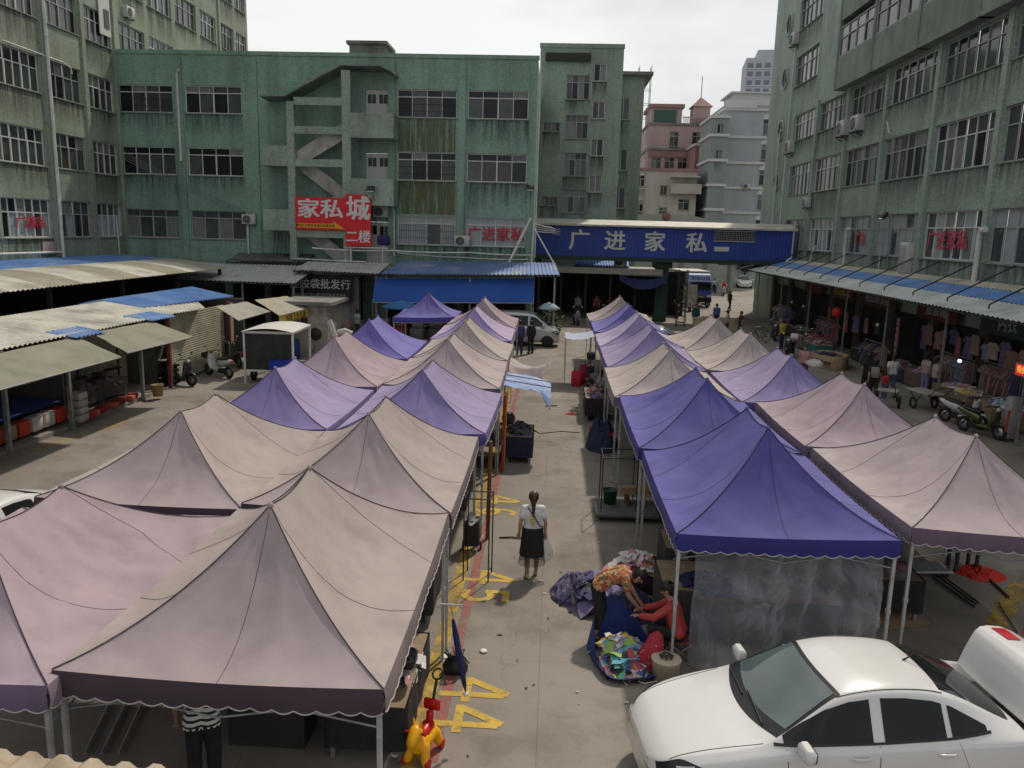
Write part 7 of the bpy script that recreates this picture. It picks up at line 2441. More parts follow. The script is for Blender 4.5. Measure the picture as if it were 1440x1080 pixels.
# ------------------------------------------------------------------ right edge of the lane
def crumple(label, cx, cy, rx, ry, h, m, seed, nm='cloth_heap', cat='cloth', mats=None, nfreq=1.6, ridge=.35):
    t = thing(nm, label, cat, (cx, cy, 0))
    mb = MB()
    def fn(i, j):
        a = 2 * PI * j
        r = 1 + .22 * nz(math.cos(a) * 1.3 + seed, math.sin(a) * 1.3, seed)
        x, y = rx * i * r * math.cos(a), ry * i * r * math.sin(a)
        n = nz(x * nfreq * 2.4 + seed, y * nfreq * 2.4, seed * .3)
        n2 = 1 - abs(nz(x * nfreq * 5 + seed, y * nfreq * 5, 4.0)) * 2
        z = h * max(0, (1 - i ** 2.4)) * (.7 + .5 * n) + ridge * h * .35 * n2 * (1 - i ** 4)
        return V((x, y, max(.004, z)))
    mb.grid(fn, 26, 60, 0, True, (lambda i, j: (1 if nz(i * .35 + seed, j * .22) > .12 else 0)) if mats else None)
    mb.build('cloth', mats or m, t)
    return t
LIL = CL((.13, .105, .20), var=.25)
crumple('heap of folded lilac tent cloth lying on the lane near the bending woman', .72, 12.55, .60, .48, .34, None, 3, mats=[LIL, CL((.05, .045, .08))], ridge=1.3, nfreq=2.2)
def folds(label, x, y, r, h, n, cols, seed):
    t = thing('cloth_heap', label, 'cloth', (x, y, 0))
    mb = MB(); heap(mb, 0, 0, .03, r, r * .75, h, n, len(cols), seed, .24); mb.build('cloth', cols, t, fix=False)
folds('loose folds of lilac and black tent cloth spread over the dark heap', 1.0, 12.35, .62, .40, 30, [LIL, CL((.03, .028, .04)), CL((.17, .14, .26)), CL((.06, .055, .12))], 44)
crumple('heap of folded dark purple and black tent cloth beside the lilac one', 1.35, 12.1, .55, .5, .34, None, 8, mats=[CL((.04, .035, .06)), CL((.05, .045, .12))], ridge=1.3, nfreq=2.2)
p = G(868, 790)
cb = thing('clothes_bag', 'low crate overflowing with red white and pink clothes behind the tent cloth heap', 'clothes', (1.62, 13.0, 0))
mb = MB(); mb.rbox((0, 0, .2), (.78, .62, .40), .08); mb.build('crate', CL((.05, .02, .04)), cb)
mb = MB(); heap(mb, 0, 0, .40, .40, .34, .24, 34, 5, 21, .13); mb.build('garments', [PAL[1], PAL[8], PAL[0], PAL[3], PAL[5]], cb, fix=False)
t = thing('plastic_bag', 'puffed clear plastic bag of linens beside the crate of red clothes', 'bag', (2.35, 13.0, 0))
mb = MB()
mb.loft([[V((r * math.cos(2 * PI * k / 24) * (1 + .1 * math.sin(3 * k + z * 9)), r * .8 * math.sin(2 * PI * k / 24) * (1 + .1 * math.sin(4 * k)), z)) for k in range(24)] for r, z in ((.2, .0), (.32, .12), (.34, .3), (.26, .48), (.12, .62), (.17, .78))], 0, True, True)
mb.build('pouch', mat('milky plastic', (.36, .34, .36), .3, var=.3, scale=5, bump=.8, bscale=6), t)
# dark covered table and goods under the blue tent's left corner
t = stall('dark table under a grey cover at the left front corner of the deep blue tent', (2.35, 11.7, 0), 0, 1.05, 1.1, .82, CL((.055, .05, .05), var=.25), None, 0, 1)
mb = MB(); heap(mb, 0, 0, 0, .32, .3, .1, 12, 2, 31, .18); o = mb.build('blue_tarp', [CL((.03, .03, .16)), CL((.02, .02, .08))], None, fix=False); o.location = (2.45, 11.4, .87); tag(o, 'crumpled blue tarpaulin on the grey covered table', 'tarp')
mb = MB(); mb.tube([(0, 0, 0), (.06, -.02, .35), (.03, 0, .72)], .05, 8); o = mb.build('rolled_cloth', CL((.02, .16, .17))); o.location = (1.88, 11.1, 0); tag(o, 'upright teal roll of cloth leaning at the grey covered table', 'cloth')
# blue sheet held up with clothes inside
p = G(872, 905)
bs = thing('ground_sheet', 'navy blue sheet gathered up around the heap of clothes', 'sheet', (1.18, 10.66, 0), math.radians(14))
mb = MB()
def sheet(i, j, o=0.0):
    a = 2 * PI * j
    c_, s_ = math.cos(a), math.sin(a)
    k = 1 / (abs(c_) ** 3 + abs(s_) ** 3) ** (1 / 3)
    r = i
    x, y = .58 * c_ * k * r, .74 * s_ * k * r
    rim = max(0, r - .78) / .22
    back = .5 + .5 * s_
    z = .015 + rim ** 1.3 * (.07 + .55 * back ** 2) + .02 * nz(x * 7, y * 7, 2) * (r > .5)
    x *= 1 - .55 * rim * back
    y -= .10 * rim * back
    return V((x, y, max(.006, z) + o))
mb.grid(lambda i, j: sheet(i, j), 24, 72); mb.grid(lambda i, j: sheet(i, j, -.005) + V((sheet(i, j).x * .015, sheet(i, j).y * .015, 0)), 24, 72)
mb.build('sheet', CL((.028, .05, .20), var=.15), bs)
cz_ = thing('clothes_heap', 'heap of brightly coloured clothes spread inside the navy blue sheet', 'clothes', (1.18, 10.66, 0), math.radians(14))
mb = MB(); heap(mb, 0, -.08, .02, .40, .52, .26, 70, len(PAL), 12, .14); o = mb.build('garments', PAL, cz_, fix=False); o['kind'] = 'stuff'
p = G(912, 948)
t = thing('cloth_bag', 'crumpled dark red spotted cloth bag by the boot of the white bucket', 'bag', (p.x - .02, p.y + .12, 0))
def spots():
    m = mat('dark red cloth with spots', (.36, .03, .045), .8, var=.2, scale=6)
    N, L = m.node_tree.nodes, m.node_tree.links
    tc = N.new('ShaderNodeTexCoord'); v = N.new('ShaderNodeTexVoronoi'); v.inputs['Scale'].default_value = 16
    mr = N.new('ShaderNodeMath'); mr.operation = 'LESS_THAN'; mr.inputs[1].default_value = .16
    b = N['Principled BSDF']; src = b.inputs['Base Color'].links[0].from_socket
    mx = N.new('ShaderNodeMix'); mx.data_type = 'RGBA'; mx.inputs['B'].default_value = (.5, .42, .4, 1)
    L.new(tc.outputs['Object'], v.inputs['Vector']); L.new(v.outputs['Distance'], mr.inputs[0]); L.new(mr.outputs[0], mx.inputs['Factor']); L.new(src, mx.inputs['A']); L.new(mx.outputs['Result'], b.inputs['Base Color'])
    return m
mb = MB(); mb.loft([[V((r * math.cos(2 * PI * k / 22) * (1 + .15 * math.sin(3 * k + z * 12)) + .25 * z, r * .75 * math.sin(2 * PI * k / 22) + .1 * z, z)) for k in range(22)] for r, z in ((.10, .004), (.17, .06), (.18, .2), (.13, .38), (.09, .5), (.03, .55))], 0, True, True); mb.build('pouch', spots(), t)
p = G(936, 957)
t = thing('bucket', 'pale round tub with odds and ends on its lid, beside the red spotted bag', 'tub', (p.x, p.y + .06, 0))
mb = MB(); mb.lathe([(.001, 0), (.17, 0), (.20, .28), (.21, .30), (.19, .31), (.001, .30)], (0, 0, 0), 20); mb.build('tub', cmat('#b7aa94', .6, dirt_amt=.3), t)
mb = MB()
for k in range(7):
    a = k * .9; mb.tube([(.09 * math.cos(a), .09 * math.sin(a), .32), (.04 * math.cos(a + 1), .04 * math.sin(a + 1), .37), (.10 * math.cos(a + 2), .08 * math.sin(a + 2), .33)], .012, 5)
mb.build('odds_and_ends', CL((.06, .05, .04)), t)
mb = MB(); mb.tube([(p.x - .45, p.y - .02, .01), (p.x - .3, p.y - .12, .01), (p.x - .12, p.y - .05, .02)], .008, 5); tag(mb.build('cord', WHITEL), 'white cord curling on the ground in front of the navy sheet', 'cord')
mb = MB(); mb.tube([(0, 0, .01), (.10, -.34, .012)], .010, 5); o = mb.build('white_stick', WHITEL); o.location = G(868, 945); tag(o, 'short white stick lying in front of the navy sheet', 'stick')

# clear plastic sheet hanging at the front of the blue tent
PL = mat('hanging clear plastic', (.45, .48, .53), .16, var=.1, scale=1.5, bump=.25, bscale=6, spec=.9)
bsdf = PL.node_tree.nodes['Principled BSDF']
lw = PL.node_tree.nodes.new('ShaderNodeLayerWeight')
lw.inputs['Blend'].default_value = .55
lm = PL.node_tree.nodes.new('ShaderNodeMapRange')
lm.inputs['From Min'].default_value = .25
lm.inputs['From Max'].default_value = .85
lm.inputs['To Min'].default_value = .27
lm.inputs['To Max'].default_value = .75
PL.node_tree.links.new(lw.outputs['Facing'], lm.inputs['Value'])
PL.node_tree.links.new(lm.outputs['Result'], bsdf.inputs['Alpha'])
t = thing('plastic_sheet', 'clear creased plastic sheet hanging under the front edge of the deep blue tent', 'plastic sheet', (2.1, 10.34, 0))
mb = MB()
def pl(i, j):
    x = 2.5 * i
    z = 1.93 * (1 - j) + .03
    fold = .10 * math.sin(i * 11 + 2.5 * j) * (.35 + j) + .05 * math.sin(i * 40 + 2 * j + 2 * math.sin(i * 9)) * (.45 + .6 * j) + .16 * nz(i * 4, j * 3, 3.1) + .13 * (.5 - abs(nz(i * 6, j * 4, 1.2))) + .06 * (.5 - abs(nz(i * 13 + j * 3, j * 8, 4.2))) + .02 * nz(i * 26, j * 9, 2)
    gather = .06 * math.sin(PI * j) * math.sin(3 * PI * i)
    return V((x + gather, fold - .04 * j, z))
mb.grid(pl, 140, 70); mb.build('film', PL, t)
mb = MB(); mb.tube([(-.05, .02, 1.96), (2.45, .02, 1.97)], .012, 6); mb.build('rail', STEEL, t)
stall('big dark table behind the clear plastic sheet', (3.35, 11.6, 0), 0, 2.1, 1.1, .75, CL((.03, .03, .035)), DUSK, 18, 55)
stall('dark covered table at the back of the deep blue tent', (3.2, 13.4, 0), 0, 2.2, .9, .75, CL((.05, .045, .05)), DUSK, 18, 56)
# small frames, trolley, bucket by the royal blue tent
p = G(845, 690)
t = thing('clothes_rail', 'small dark clothes rail frame standing on a low trolley at the lane edge', 'rack', (1.32, 16.6, 0))
mb = MB()
for x in (-.12, .62):
    for y in (-.25, .5):
        mb.tube([(x, y, .18), (x, y, 1.35)], .013, 6)
mb.tube([(-.12, -.25, 1.34), (.9, -.25, 1.34)], .013, 6); mb.tube([(-.12, .5, 1.34), (.62, .5, 1.34)], .013, 6)
for x in (-.12, .62):
    mb.tube([(x, -.25, 1.34), (x, .5, 1.34)], .012, 6)
mb.build('frame', IRON, t)
t = thing('flat_trolley', 'long low flat trolley at the right edge of the lane', 'trolley', (1.75, 16.5, 0))
mb = MB(); mb.rbox((0, .1, .14), (1.35, 1.0, .07), .02); mb.build('deck', mat('worn dark deck', (.10, .10, .10), .8, var=.3, dirt_amt=.4), t)
for sx in (-1, 1):
    for sy in (-1, 1):
        mb = MB(); mb.torus((sx * .55, .1 + sy * .36, .055), .04, .016, 'X', 12, 6); mb.build('wheel', TYRE, t)
p = G(845, 678)
t = thing('bucket', 'dark green bucket standing on the flat trolley', 'bucket', (1.42, 16.85, .18))
mb = MB(); mb.lathe([(.001, 0), (.13, 0), (.16, .30), (.175, .31), (.15, .315), (.125, .03), (.001, .03)], (0, 0, 0), 18); mb.build('tub', cmat('#1f4634', .5), t)
mb = MB(); mb.tube([(-.16, 0, .3), (-.12, .02, .42), (0, .03, .47), (.12, .02, .42), (.16, 0, .3)], .006, 5); mb.build('handle', IRON, t)
for k in range(3):
    mb = MB(); mb.rbox((0, 0, 0), (1.2, .16, .05), .008, 0, Matrix.Rotation(.05 * k, 3, 'Z')); o = mb.build('plank', mat('plank wood', (.30, .20, .10), .8, var=.25, scale=6, stretch=(.3, 3, 3)))
    o.location = (2.25, 16.9 + .03 * k, .42 + .052 * k); tag(o, ('lowest', 'middle', 'top')[k] + ' plank of the short stack under the royal blue tent', 'plank', 'planks under the royal blue tent')
mb = MB()
for x in (-.45, .45):
    mb.box((x, 0, .19), (.08, .4, .38))
o = mb.build('trestle', RUST); o.location = (2.25, 16.9, 0); tag(o, 'low trestle carrying the plank stack', 'trestle')
p = G(836, 614)
t = thing('helmet', 'red helmet lying on the ground at the lane edge', 'helmet', (p.x, p.y, 0))
mb = MB(); mb.lathe([(.17, .12), (.185, .2), (.17, .29), (.11, .37), (.001, .40)], (0, 0, 0), 18); mb.build('shell', cmat('#c2321c', .3), t)
mb = MB(); mb.lathe([(.16, .0), (.18, .05), (.172, .13), (.15, .02)], (0, 0, 0), 18, caps=False); mb.build('rim', CL((.32, .28, .25)), t)
p = G(855, 632)
t = thing('plastic_stool', 'red plastic stool under the corner of the royal blue tent', 'stool', (p.x, p.y, 0))
mb = MB(); mb.rbox((0, 0, .44), (.30, .30, .04), .03); mb.build('seat', cmat('#c02018', .4), t)
for sx in (-1, 1):
    for sy in (-1, 1):
        mb = MB(); mb.tube([(sx * .15, sy * .15, 0), (sx * .11, sy * .11, .43)], .022, 6); mb.build('leg', cmat('#c02018', .4), t)
crumple('dark navy tarpaulin bundle standing at the lane edge', 1.55, 22.2, .48, .7, .85, CL((.02, .028, .065)), 5, 'tarp_bundle', 'tarp', ridge=.5)
def rbag(label, loc, w, h, c, rz=0):
    t = thing('bag', label, 'bag', loc, rz, 'red bags at the lane edge')
    mb = MB(); mb.rbox((0, 0, h / 2), (w, w * .7, h), w * .25); mb.build('pouch', CL(c), t)
    mb = MB()
    for s in (-1, 1):
        mb.tube([(-.12, s * w * .3, h * .8), (-.08, s * w * .33, h * 1.15), (.08, s * w * .33, h * 1.15), (.12, s * w * .3, h * .8)], .014, 5)
    mb.build('handle', CL((.2, .02, .03)), t)
p = G(813, 543)
rbag('bigger red carrier bag standing in the lane shadow', (p.x - .08, p.y, 0), .42, .62, (.50, .025, .05))
rbag('dark red bag leaning behind the bigger red one', (p.x + .25, p.y + .5, 0), .40, .8, (.34, .02, .06), .4)
rbag('small red bag beside the bigger red one', (p.x + .42, p.y, 0), .26, .3, (.42, .03, .07), -.2)
t = thing('clothes_rail', 'rail of black bags and hats at the corner of the lilac tent', 'rack', (1.42, 28.2, 0))
mb = MB()
for y in (-.6, .6):
    mb.tube([(0, y, 0), (0, y, 1.9)], .015, 6)
mb.tube([(0, -.6, 1.88), (0, .6, 1.88)], .015, 6); mb.build('frame', IRON, t)
for k in range(3):
    mb = MB(); mb.rbox((0, 0, 0), (.3, .34, .26), .08); o = mb.build('hanging_bag', CL((.02, .018, .02))); o.location = (1.44, 28.0 + .12 * k, 1.75 - .5 * k); tag(o, ('top', 'middle', 'lowest')[k] + ' black bag hung on the rail at the lilac tent corner', 'bag', 'black bags on the rail')
stall('dark table by the lane under the lilac right tent', (1.55, 26.2, 0), PI / 2, 1.8, .7, .75, CL((.03, .02, .025)), DUSK, 22, 60)
t = thing('table_cloth_flap', 'pale plaid sheet stretched out as a flap at the grey violet tent corner', 'cloth', (1.72, 31.2, 2.02))
def plaid():
    m = mat('pale blue plaid sheet', (.34, .38, .47), .7, var=.1, scale=3)
    N, L = m.node_tree.nodes, m.node_tree.links
    tc = N.new('ShaderNodeTexCoord'); w = N.new('ShaderNodeTexChecker'); w.inputs['Scale'].default_value = 7
    w.inputs['Color1'].default_value = (.42, .46, .55, 1); w.inputs['Color2'].default_value = (.24, .28, .40, 1)
    L.new(tc.outputs['Object'], w.inputs['Vector']); L.new(w.outputs['Color'], N['Principled BSDF'].inputs['Base Color'])
    return m
mb = MB(); mb.grid(lambda i, j: V((-1.15 * i, 2.0 * j, -.10 * i - .08 * math.sin(PI * i) + .03 * nz(i * 6, j * 6))), 16, 20); mb.build('cloth', plaid(), t)
mb = MB(); mb.tube([(-1.12, .05, -.1), (-1.12, .05, -2.0)], .012, 5); mb.tube([(-1.12, 1.95, -.1), (-1.12, 1.95, -2.0)], .012, 5); mb.build('pole', STEEL, t)
mb = MB()
for k in range(5):
    mb.tube([(-.3, 0, 0), (-.05, .1 * k - .2, .03), (.2, .05, .01)], .01, 4)
o = mb.build('red_cord', cmat('#b8401f')); o.location = G(806, 583); tag(o, 'orange red cord bunched at the shadow edge on the lane', 'cord')

# ------------------------------------------------------------------ right of the tents: things on the paving behind the sedan
R_ = random.Random(9)
p = G(1378, 808)
crumple('bright red cloth lying crumpled on the paving behind the white sedan', p.x, p.y, .42, .34, .13, cmat('#b52412', .6), 2, ridge=.9, nfreq=2.4)
for k, (u0, v0, u1, v1) in enumerate(((1310, 806, 1372, 852), (1312, 815, 1370, 856), (1324, 811, 1376, 850), (1376, 802, 1418, 842), (1404, 850, 1430, 892))):
    a, b = G(u0, v0), G(u1, v1)
    mb = MB(); mb.tube([a + V((0, 0, .03)), b + V((0, 0, .03))], (.016, .016, .016, .025, .012)[k], 6)
    tag(mb.build('pole', IRON if k < 3 else RUST), ('black pole lying on the paving, the longest of three side by side', 'black pole lying leftmost of three side by side', 'black pole lying nearest the red cloth of three side by side',
        'brown grey pole lying past the red cloth at the right', 'thin brown stick lying alone near the right edge')[k], 'pole')
p = G(1352, 800)
t = thing('stool', 'dark wooden stool with a floral cushion beside the red cloth', 'stool', (p.x, p.y, 0))
mb = MB(); mb.rbox((0, 0, .47), (.5, .4, .06), .03); mb.build('seat', mat('floral cushion', (.32, .30, .18), .8, var=.5, scale=14), t)
for sx in (-1, 1):
    for sy in (-1, 1):
        mb = MB(); mb.box((sx * .18, sy * .15, .22), (.05, .05, .44)); mb.build('leg', IRON, t)
t = thing('cardboard', 'flattened cardboard sheet on the paving left of the red cloth', 'cardboard', (5.75, 12.3, 0), .3)
mb = MB(); mb.grid(lambda i, j: V((-.4 + .8 * i, -.35 + .7 * j, .012 + .02 * abs(nz(i * 4, j * 4)))), 8, 8); mb.build('sheet', mat('cardboard', (.33, .22, .13), .85, var=.15), t)
t = thing('flat_trolley', 'folded flat hand trolley lying under the edge of the pale pinkish tent', 'trolley', (7.0, 14.2, 0), .1)
mb = MB(); mb.rbox((0, 0, .10), (.9, .5, .05), .02); mb.tube([(-.45, -.2, .12), (-.62, 0, .5), (-.45, .2, .12)], .014, 6); mb.build('deck', STEEL, t)
for sx in (-1, 1):
    for sy in (-1, 1):
        mb = MB(); mb.torus((sx * .36, sy * .2, .045), .033, .012, 'X', 12, 6); mb.build('wheel', TYRE, t)
stall('dark covered table under the pale pinkish tent', (5.7, 12.9, 0), PI / 2, 1.5, .7, .7, CL((.02, .018, .018)), DUSK, 14, 61)
stall('dark covered table under the rose lilac tent', (6.6, 17.0, 0), PI / 2, 2.4, 1.2, .7, CL((.05, .04, .05)), DUSK, 16, 62)

# ------------------------------------------------------------------ shops of the right hand row
shp = thing('shop_row', 'dim shop fronts with dark rooms all along under the right hand awning', 'shop row', (16.5, 14, 0))
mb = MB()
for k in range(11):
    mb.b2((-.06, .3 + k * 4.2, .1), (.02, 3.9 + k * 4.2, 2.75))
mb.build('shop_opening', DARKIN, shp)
for k in range(12):
    mb = MB(); mb.b2((-.25, -.28 + k * 4.2, .1), (-.02, .24 + k * 4.2, 3.6)); mb.build('pier', mat('dim tiled pier', (.10, .07, .06), .8, var=.3), shp)
SB = [mat('maroon sign board', (.10, .02, .022), .6, var=.2), mat('brown sign board', (.07, .035, .025), .6, var=.2), mat('dark green sign board', (.02, .045, .035), .6, var=.2)]
GOLD, GREYT = mat('yellow sign characters', (.55, .40, .03), .5), mat('pale sign characters', (.36, .36, .36), .6)
signs = [(45.6, 3.4, 0, '鞋业批发', GOLD, 'maroon shop sign with yellow characters under the right hand awning'), (40.6, 4.2, 1, '精品服装店', GREYT, 'brown shop sign with five pale characters under the right hand awning'),
         (34.4, 3.6, 0, '童装城', GREYT, 'maroon shop sign with three pale characters under the right hand awning'), (29.0, 3.2, 2, '内衣', GREYT, 'dark green shop sign with pale characters near the right edge'),
         (50.6, 3.2, 0, '百货', REDL, 'dark maroon shop sign with dim red characters toward the bridge'), (25.0, 3.0, 2, '袜业', GREYT, 'dark green shop sign nearest the right edge of the picture')]
for y, w_, bi, s, tm, lb in signs:
    t = thing('shop_sign', lb, 'sign', (16.15, y, 2.75), -PI / 2)
    mb = MB(); mb.b2((-w_ / 2, 0, 0), (w_ / 2, .08, .85)); mb.build('board', SB[bi], t)
    text('lettering', s, .62, lambda a, b, h: V((a, -.004 - h, .43 + b)), tm, t, .02)
t = thing('led_sign', 'small lit red display sign with a green rim at the right edge', 'sign', (13.9, 23.85, 2.15), -PI / 2)
mb = MB(); mb.rbox((0, 0, .22), (.75, .06, .44), .02); mb.build('case', mat('green sign rim', (.02, .12, .06), .5), t)
mb = MB(); mb.box((0, -.034, .22), (.64, .01, .34)); mb.build('panel', glow('lit red panel', (.75, .03, .03), .35), t)
text('lettering', '特价', .24, lambda a, b, h: V((a, -.042 - h, .22 + b)), glow('lit yellow characters', (.8, .5, .1), .4), t, .02)
t = thing('light_bulb', 'lit white bulb hanging on a wire under the right hand awning', 'lamp', (14.3, 28.3, 1.95))
mb = MB(); mb.ball((0, 0, 0), .065, 0, 12, (1, 1, .8)); mb.build('bulb', glow('lit bulb', (1, .95, .85), 3), t)
mb = MB(); mb.tube([(0, 0, .08), (0, 0, 1.8)], .008, 4); mb.lathe([(.03, .06), (.04, .10), (.02, .14)], (0, 0, 0), 8); mb.build('flex', IRON, t)
for k, (y, z) in enumerate(((49.5, 2.2), (47.2, 2.15), (36.4, 2.3))):
    t = thing('light_bulb', ('unlit bulb hanging far up the right hand shops near the bridge', 'unlit bulb hanging beside the yellow lettered sign', 'small unlit bulb hanging above the clothes racks on the right')[k], 'lamp', (14.6, y, z))
    mb = MB(); mb.ball((0, 0, 0), .08, 0, 10); mb.build('bulb', cmat('#c8c4b4', .3), t)
    mb = MB(); mb.tube([(0, 0, .07), (0, 0, 1.6)], .008, 4); mb.build('flex', IRON, t)
t = thing('lantern', 'orange red lantern hanging under the right hand awning', 'lantern', (14.6, 41.6, 2.35))
mb = MB(); mb.lathe([(.06, -.26), (.2, -.2), (.26, 0), (.2, .2), (.06, .26)], (0, 0, 0), 16); mb.build('globe', cmat('#c8361a', .5), t)
mb = MB(); mb.tube([(0, 0, .26), (0, 0, 1.3)], .008, 4); mb.tube([(0, 0, -.26), (0, 0, -.5)], .03, 6); mb.build('tassel', cmat('#8a1c10'), t)
t = thing('banner', 'narrow vertical pink banner with writing between two right hand shops', 'banner', (15.3, 35.9, 1.0), -PI / 2)
mb = MB(); mb.grid(lambda i, j: V((-.16 + .32 * i, .02 * nz(i * 3, j * 6), 1.7 * j)), 6, 24); mb.build('cloth', CL((.34, .12, .13)), t)
for k, c in enumerate('清仓大甩卖'):
    text('lettering', c, .26, lambda a, b, h: V((a, -.03 - h, 1.5 - .33 * k + b)), mat('banner characters', (.5, .42, .4), .7), t, .015)
# garments: shirts and dresses on hangers
def garment(mb, w, l, sl, fold, mi=0):
    pts = [(-.08, 0), (-w / 2, -.05), (-w / 2 - sl, -.24), (-w / 2 - sl + .1, -.30), (-w / 2 + .02, -.2), (-w / 2 - fold, -l), (w / 2 + fold, -l), (w / 2 - .02, -.2), (w / 2 + sl - .1, -.30), (w / 2 + sl, -.24), (w / 2, -.05), (.08, 0), (0, -.05)]
    mb.prism(pts, .05, lambda a, b, h: V((a, h - .025 + .02 * math.sin(a * 14 + b * 3), b)), mi)
GC_ = [CL(tuple(.7 * q for q in c)) for c in ((.46, .16, .18), (.40, .26, .24), (.20, .16, .30), (.48, .40, .36), (.10, .12, .20), (.30, .34, .44), (.06, .05, .05), (.45, .38, .12), (.34, .20, .16), (.24, .28, .20))]
protos = []
for k in range(5):
    mb = MB(); garment(mb, .42 + .04 * (k % 3), .62 + .14 * (k % 4), .14 if k % 2 else .2, .02 + .05 * (k % 3))
    mb.tube([(0, 0, -.03), (0, 0, .05), (.03, 0, .08), (.0, 0, .11)], .006, 4)
    protos.append(mb)
CNAME = ('rose red', 'dusty pink', 'muted purple', 'cream', 'navy', 'pale blue', 'black', 'mustard', 'brown', 'sage')
GME = {}
def hang(x, y, z, rz, k, c, where):
    key = (k, c)
    if key not in GME:
        o = protos[k].build('hanging_garment', GC_[c]); GME[key] = o.data
    else:
        o = bpy.data.objects.new('hanging_garment', GME[key]); COL.objects.link(o)
    o.location = (x, y, z); o.rotation_euler = (0, 0, rz)
    tag(o, CNAME[c] + (' short top' if k % 4 == 0 else ' blouse' if k % 4 == 1 else ' long shirt' if k % 4 == 2 else ' dress') + ' ' + where, 'garment', 'garments hung at the right hand shops')
R_ = random.Random(21)
ORD = 'first second third fourth fifth sixth seventh eighth ninth tenth eleventh twelfth thirteenth fourteenth'.split()
def rail(label, x, y, rz, L_, h, n, cols, where, nm='garment_rail'):
    t = thing(nm, label, 'rack', (x, y, .1), rz, 'garment rails at the right hand shops')
    mb = MB()
    for s in (-1, 1):
        mb.tube([(s * L_ / 2, 0, 0), (s * L_ / 2, 0, h)], .018, 6); mb.tube([(s * L_ / 2, -.25, .02), (s * L_ / 2, .25, .02)], .018, 6)
    mb.tube([(-L_ / 2, 0, h), (L_ / 2, 0, h)], .018, 6); mb.build('frame', STEEL, t)
    for k in range(n):
        a = -L_ / 2 + .12 + (L_ - .24) * (k + .5) / n
        hang(x + a * math.cos(rz), y + a * math.sin(rz), .1 + h - .10, rz + PI / 2 + R_.uniform(-.25, .25), R_.randrange(5), cols[R_.randrange(len(cols))], (ORD[k] + ' from the near end ' if k else 'nearest the camera ') + where)
rail('rail of dark trousers and coats in front of the brown lettered shop', 14.5, 36.2, PI / 2, 2.2, 1.45, 14, (6, 6, 8, 4, 6), 'on the rail of dark clothes')
rail('rail of pale dresses behind the browsing woman', 15.8, 31.5, PI / 2, 2.6, 1.6, 10, (1, 3, 2, 5), 'on the rail behind the browsing woman')
rail('rail of pink and purple tops near the lit bulb', 15.85, 28.4, PI / 2, 2.4, 1.7, 9, (0, 1, 2, 3), 'on the rail near the lit bulb')
rail('rail of mixed clothes far up the right hand shops', 15.2, 44.6, PI / 2, 3.0, 1.6, 10, (0, 2, 4, 8), 'on the far rail under the yellow sign')
rail('rail of pale clothes under the dark red shop sign by the bridge', 15.0, 52.5, PI / 2, 3.0, 1.6, 10, (5, 6, 4, 3), 'on the rail nearest the bridge')
rail('rail of cream and mustard tops at the right edge', 15.85, 25.2, PI / 2, 2.6, 1.65, 9, (3, 7, 1, 3), 'on the rail at the right edge')
for k in range(14):
    y = 27.0 + k * .62
    hang(16.0 + .1 * (k % 2), y, 2.62 - .12 * (k % 3), -PI / 2 + R_.uniform(-.2, .2), k % 5, (0, 1, 8, 2, 3, 5, 1, 2, 0, 4)[k % 10], 'high under the awning, ' + ORD[k] + ' from the lit bulb')
for k in range(6):
    hang(15.4, 38.4 + k * 1.35, 2.3, -PI / 2 + R_.uniform(-.2, .2), k % 5, (6, 8, 2, 0, 4, 8)[k], 'high under the awning, ' + ORD[k] + ' out from the brown sign')
# goods tables in front of the shops
tb = [(15.1, 29.4, 2.6, 'table of pale folded cloths in front of the pink tops', (.20, .15, .10), (0, 5, 8, 3)), (15.2, 26.6, 2.4, 'table of white and blue goods behind the scooters', (.24, .19, .12), (0, 6, 8, 2)),
      (15.4, 33.0, 2.0, 'table of knitwear before the browsing woman', (.12, .09, .08), (3, 10, 0, 4)), (14.2, 43.6, 3.4, 'long red and white table below the yellow lettered sign', (.20, .09, .09), (1, 0, 3, 8)),
      (13.8, 41.6, 2.0, 'teal draped table with magenta goods on the right', (.03, .12, .12), (1, 10, 7))]
for k, (x, y, L_, lb, c, cols) in enumerate(tb):
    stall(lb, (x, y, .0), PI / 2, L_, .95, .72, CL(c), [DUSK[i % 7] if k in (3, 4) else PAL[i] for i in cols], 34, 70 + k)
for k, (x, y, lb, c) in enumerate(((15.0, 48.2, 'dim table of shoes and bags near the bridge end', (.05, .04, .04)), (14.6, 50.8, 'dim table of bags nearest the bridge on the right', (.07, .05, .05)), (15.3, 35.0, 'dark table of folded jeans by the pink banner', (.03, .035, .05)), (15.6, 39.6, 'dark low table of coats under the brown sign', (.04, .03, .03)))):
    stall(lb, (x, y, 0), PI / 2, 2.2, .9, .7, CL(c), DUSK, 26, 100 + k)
t = thing('cardboard_bin', 'big round sided cardboard bin of dark clothes on the right hand road edge', 'bin', (13.4, 38.6, 0))
mb = MB()
mb.lathe([(.95, 0), (1.0, .62), (.96, .64), (.9, .4)], (0, 0, 0), 10, caps=False); mb.build('wall', mat('cardboard', (.33, .22, .13), .85, var=.15), t)
mb = MB(); heap(mb, 0, 0, .42, .85, .85, .28, 34, 3, 90, .22); mb.build('dark_clothes', [CL((.02, .022, .04)), CL((.03, .03, .03)), DUSK[4]], t, fix=False)
for v_ in t.children:
    v_.scale = (.8, 1.25, 1)
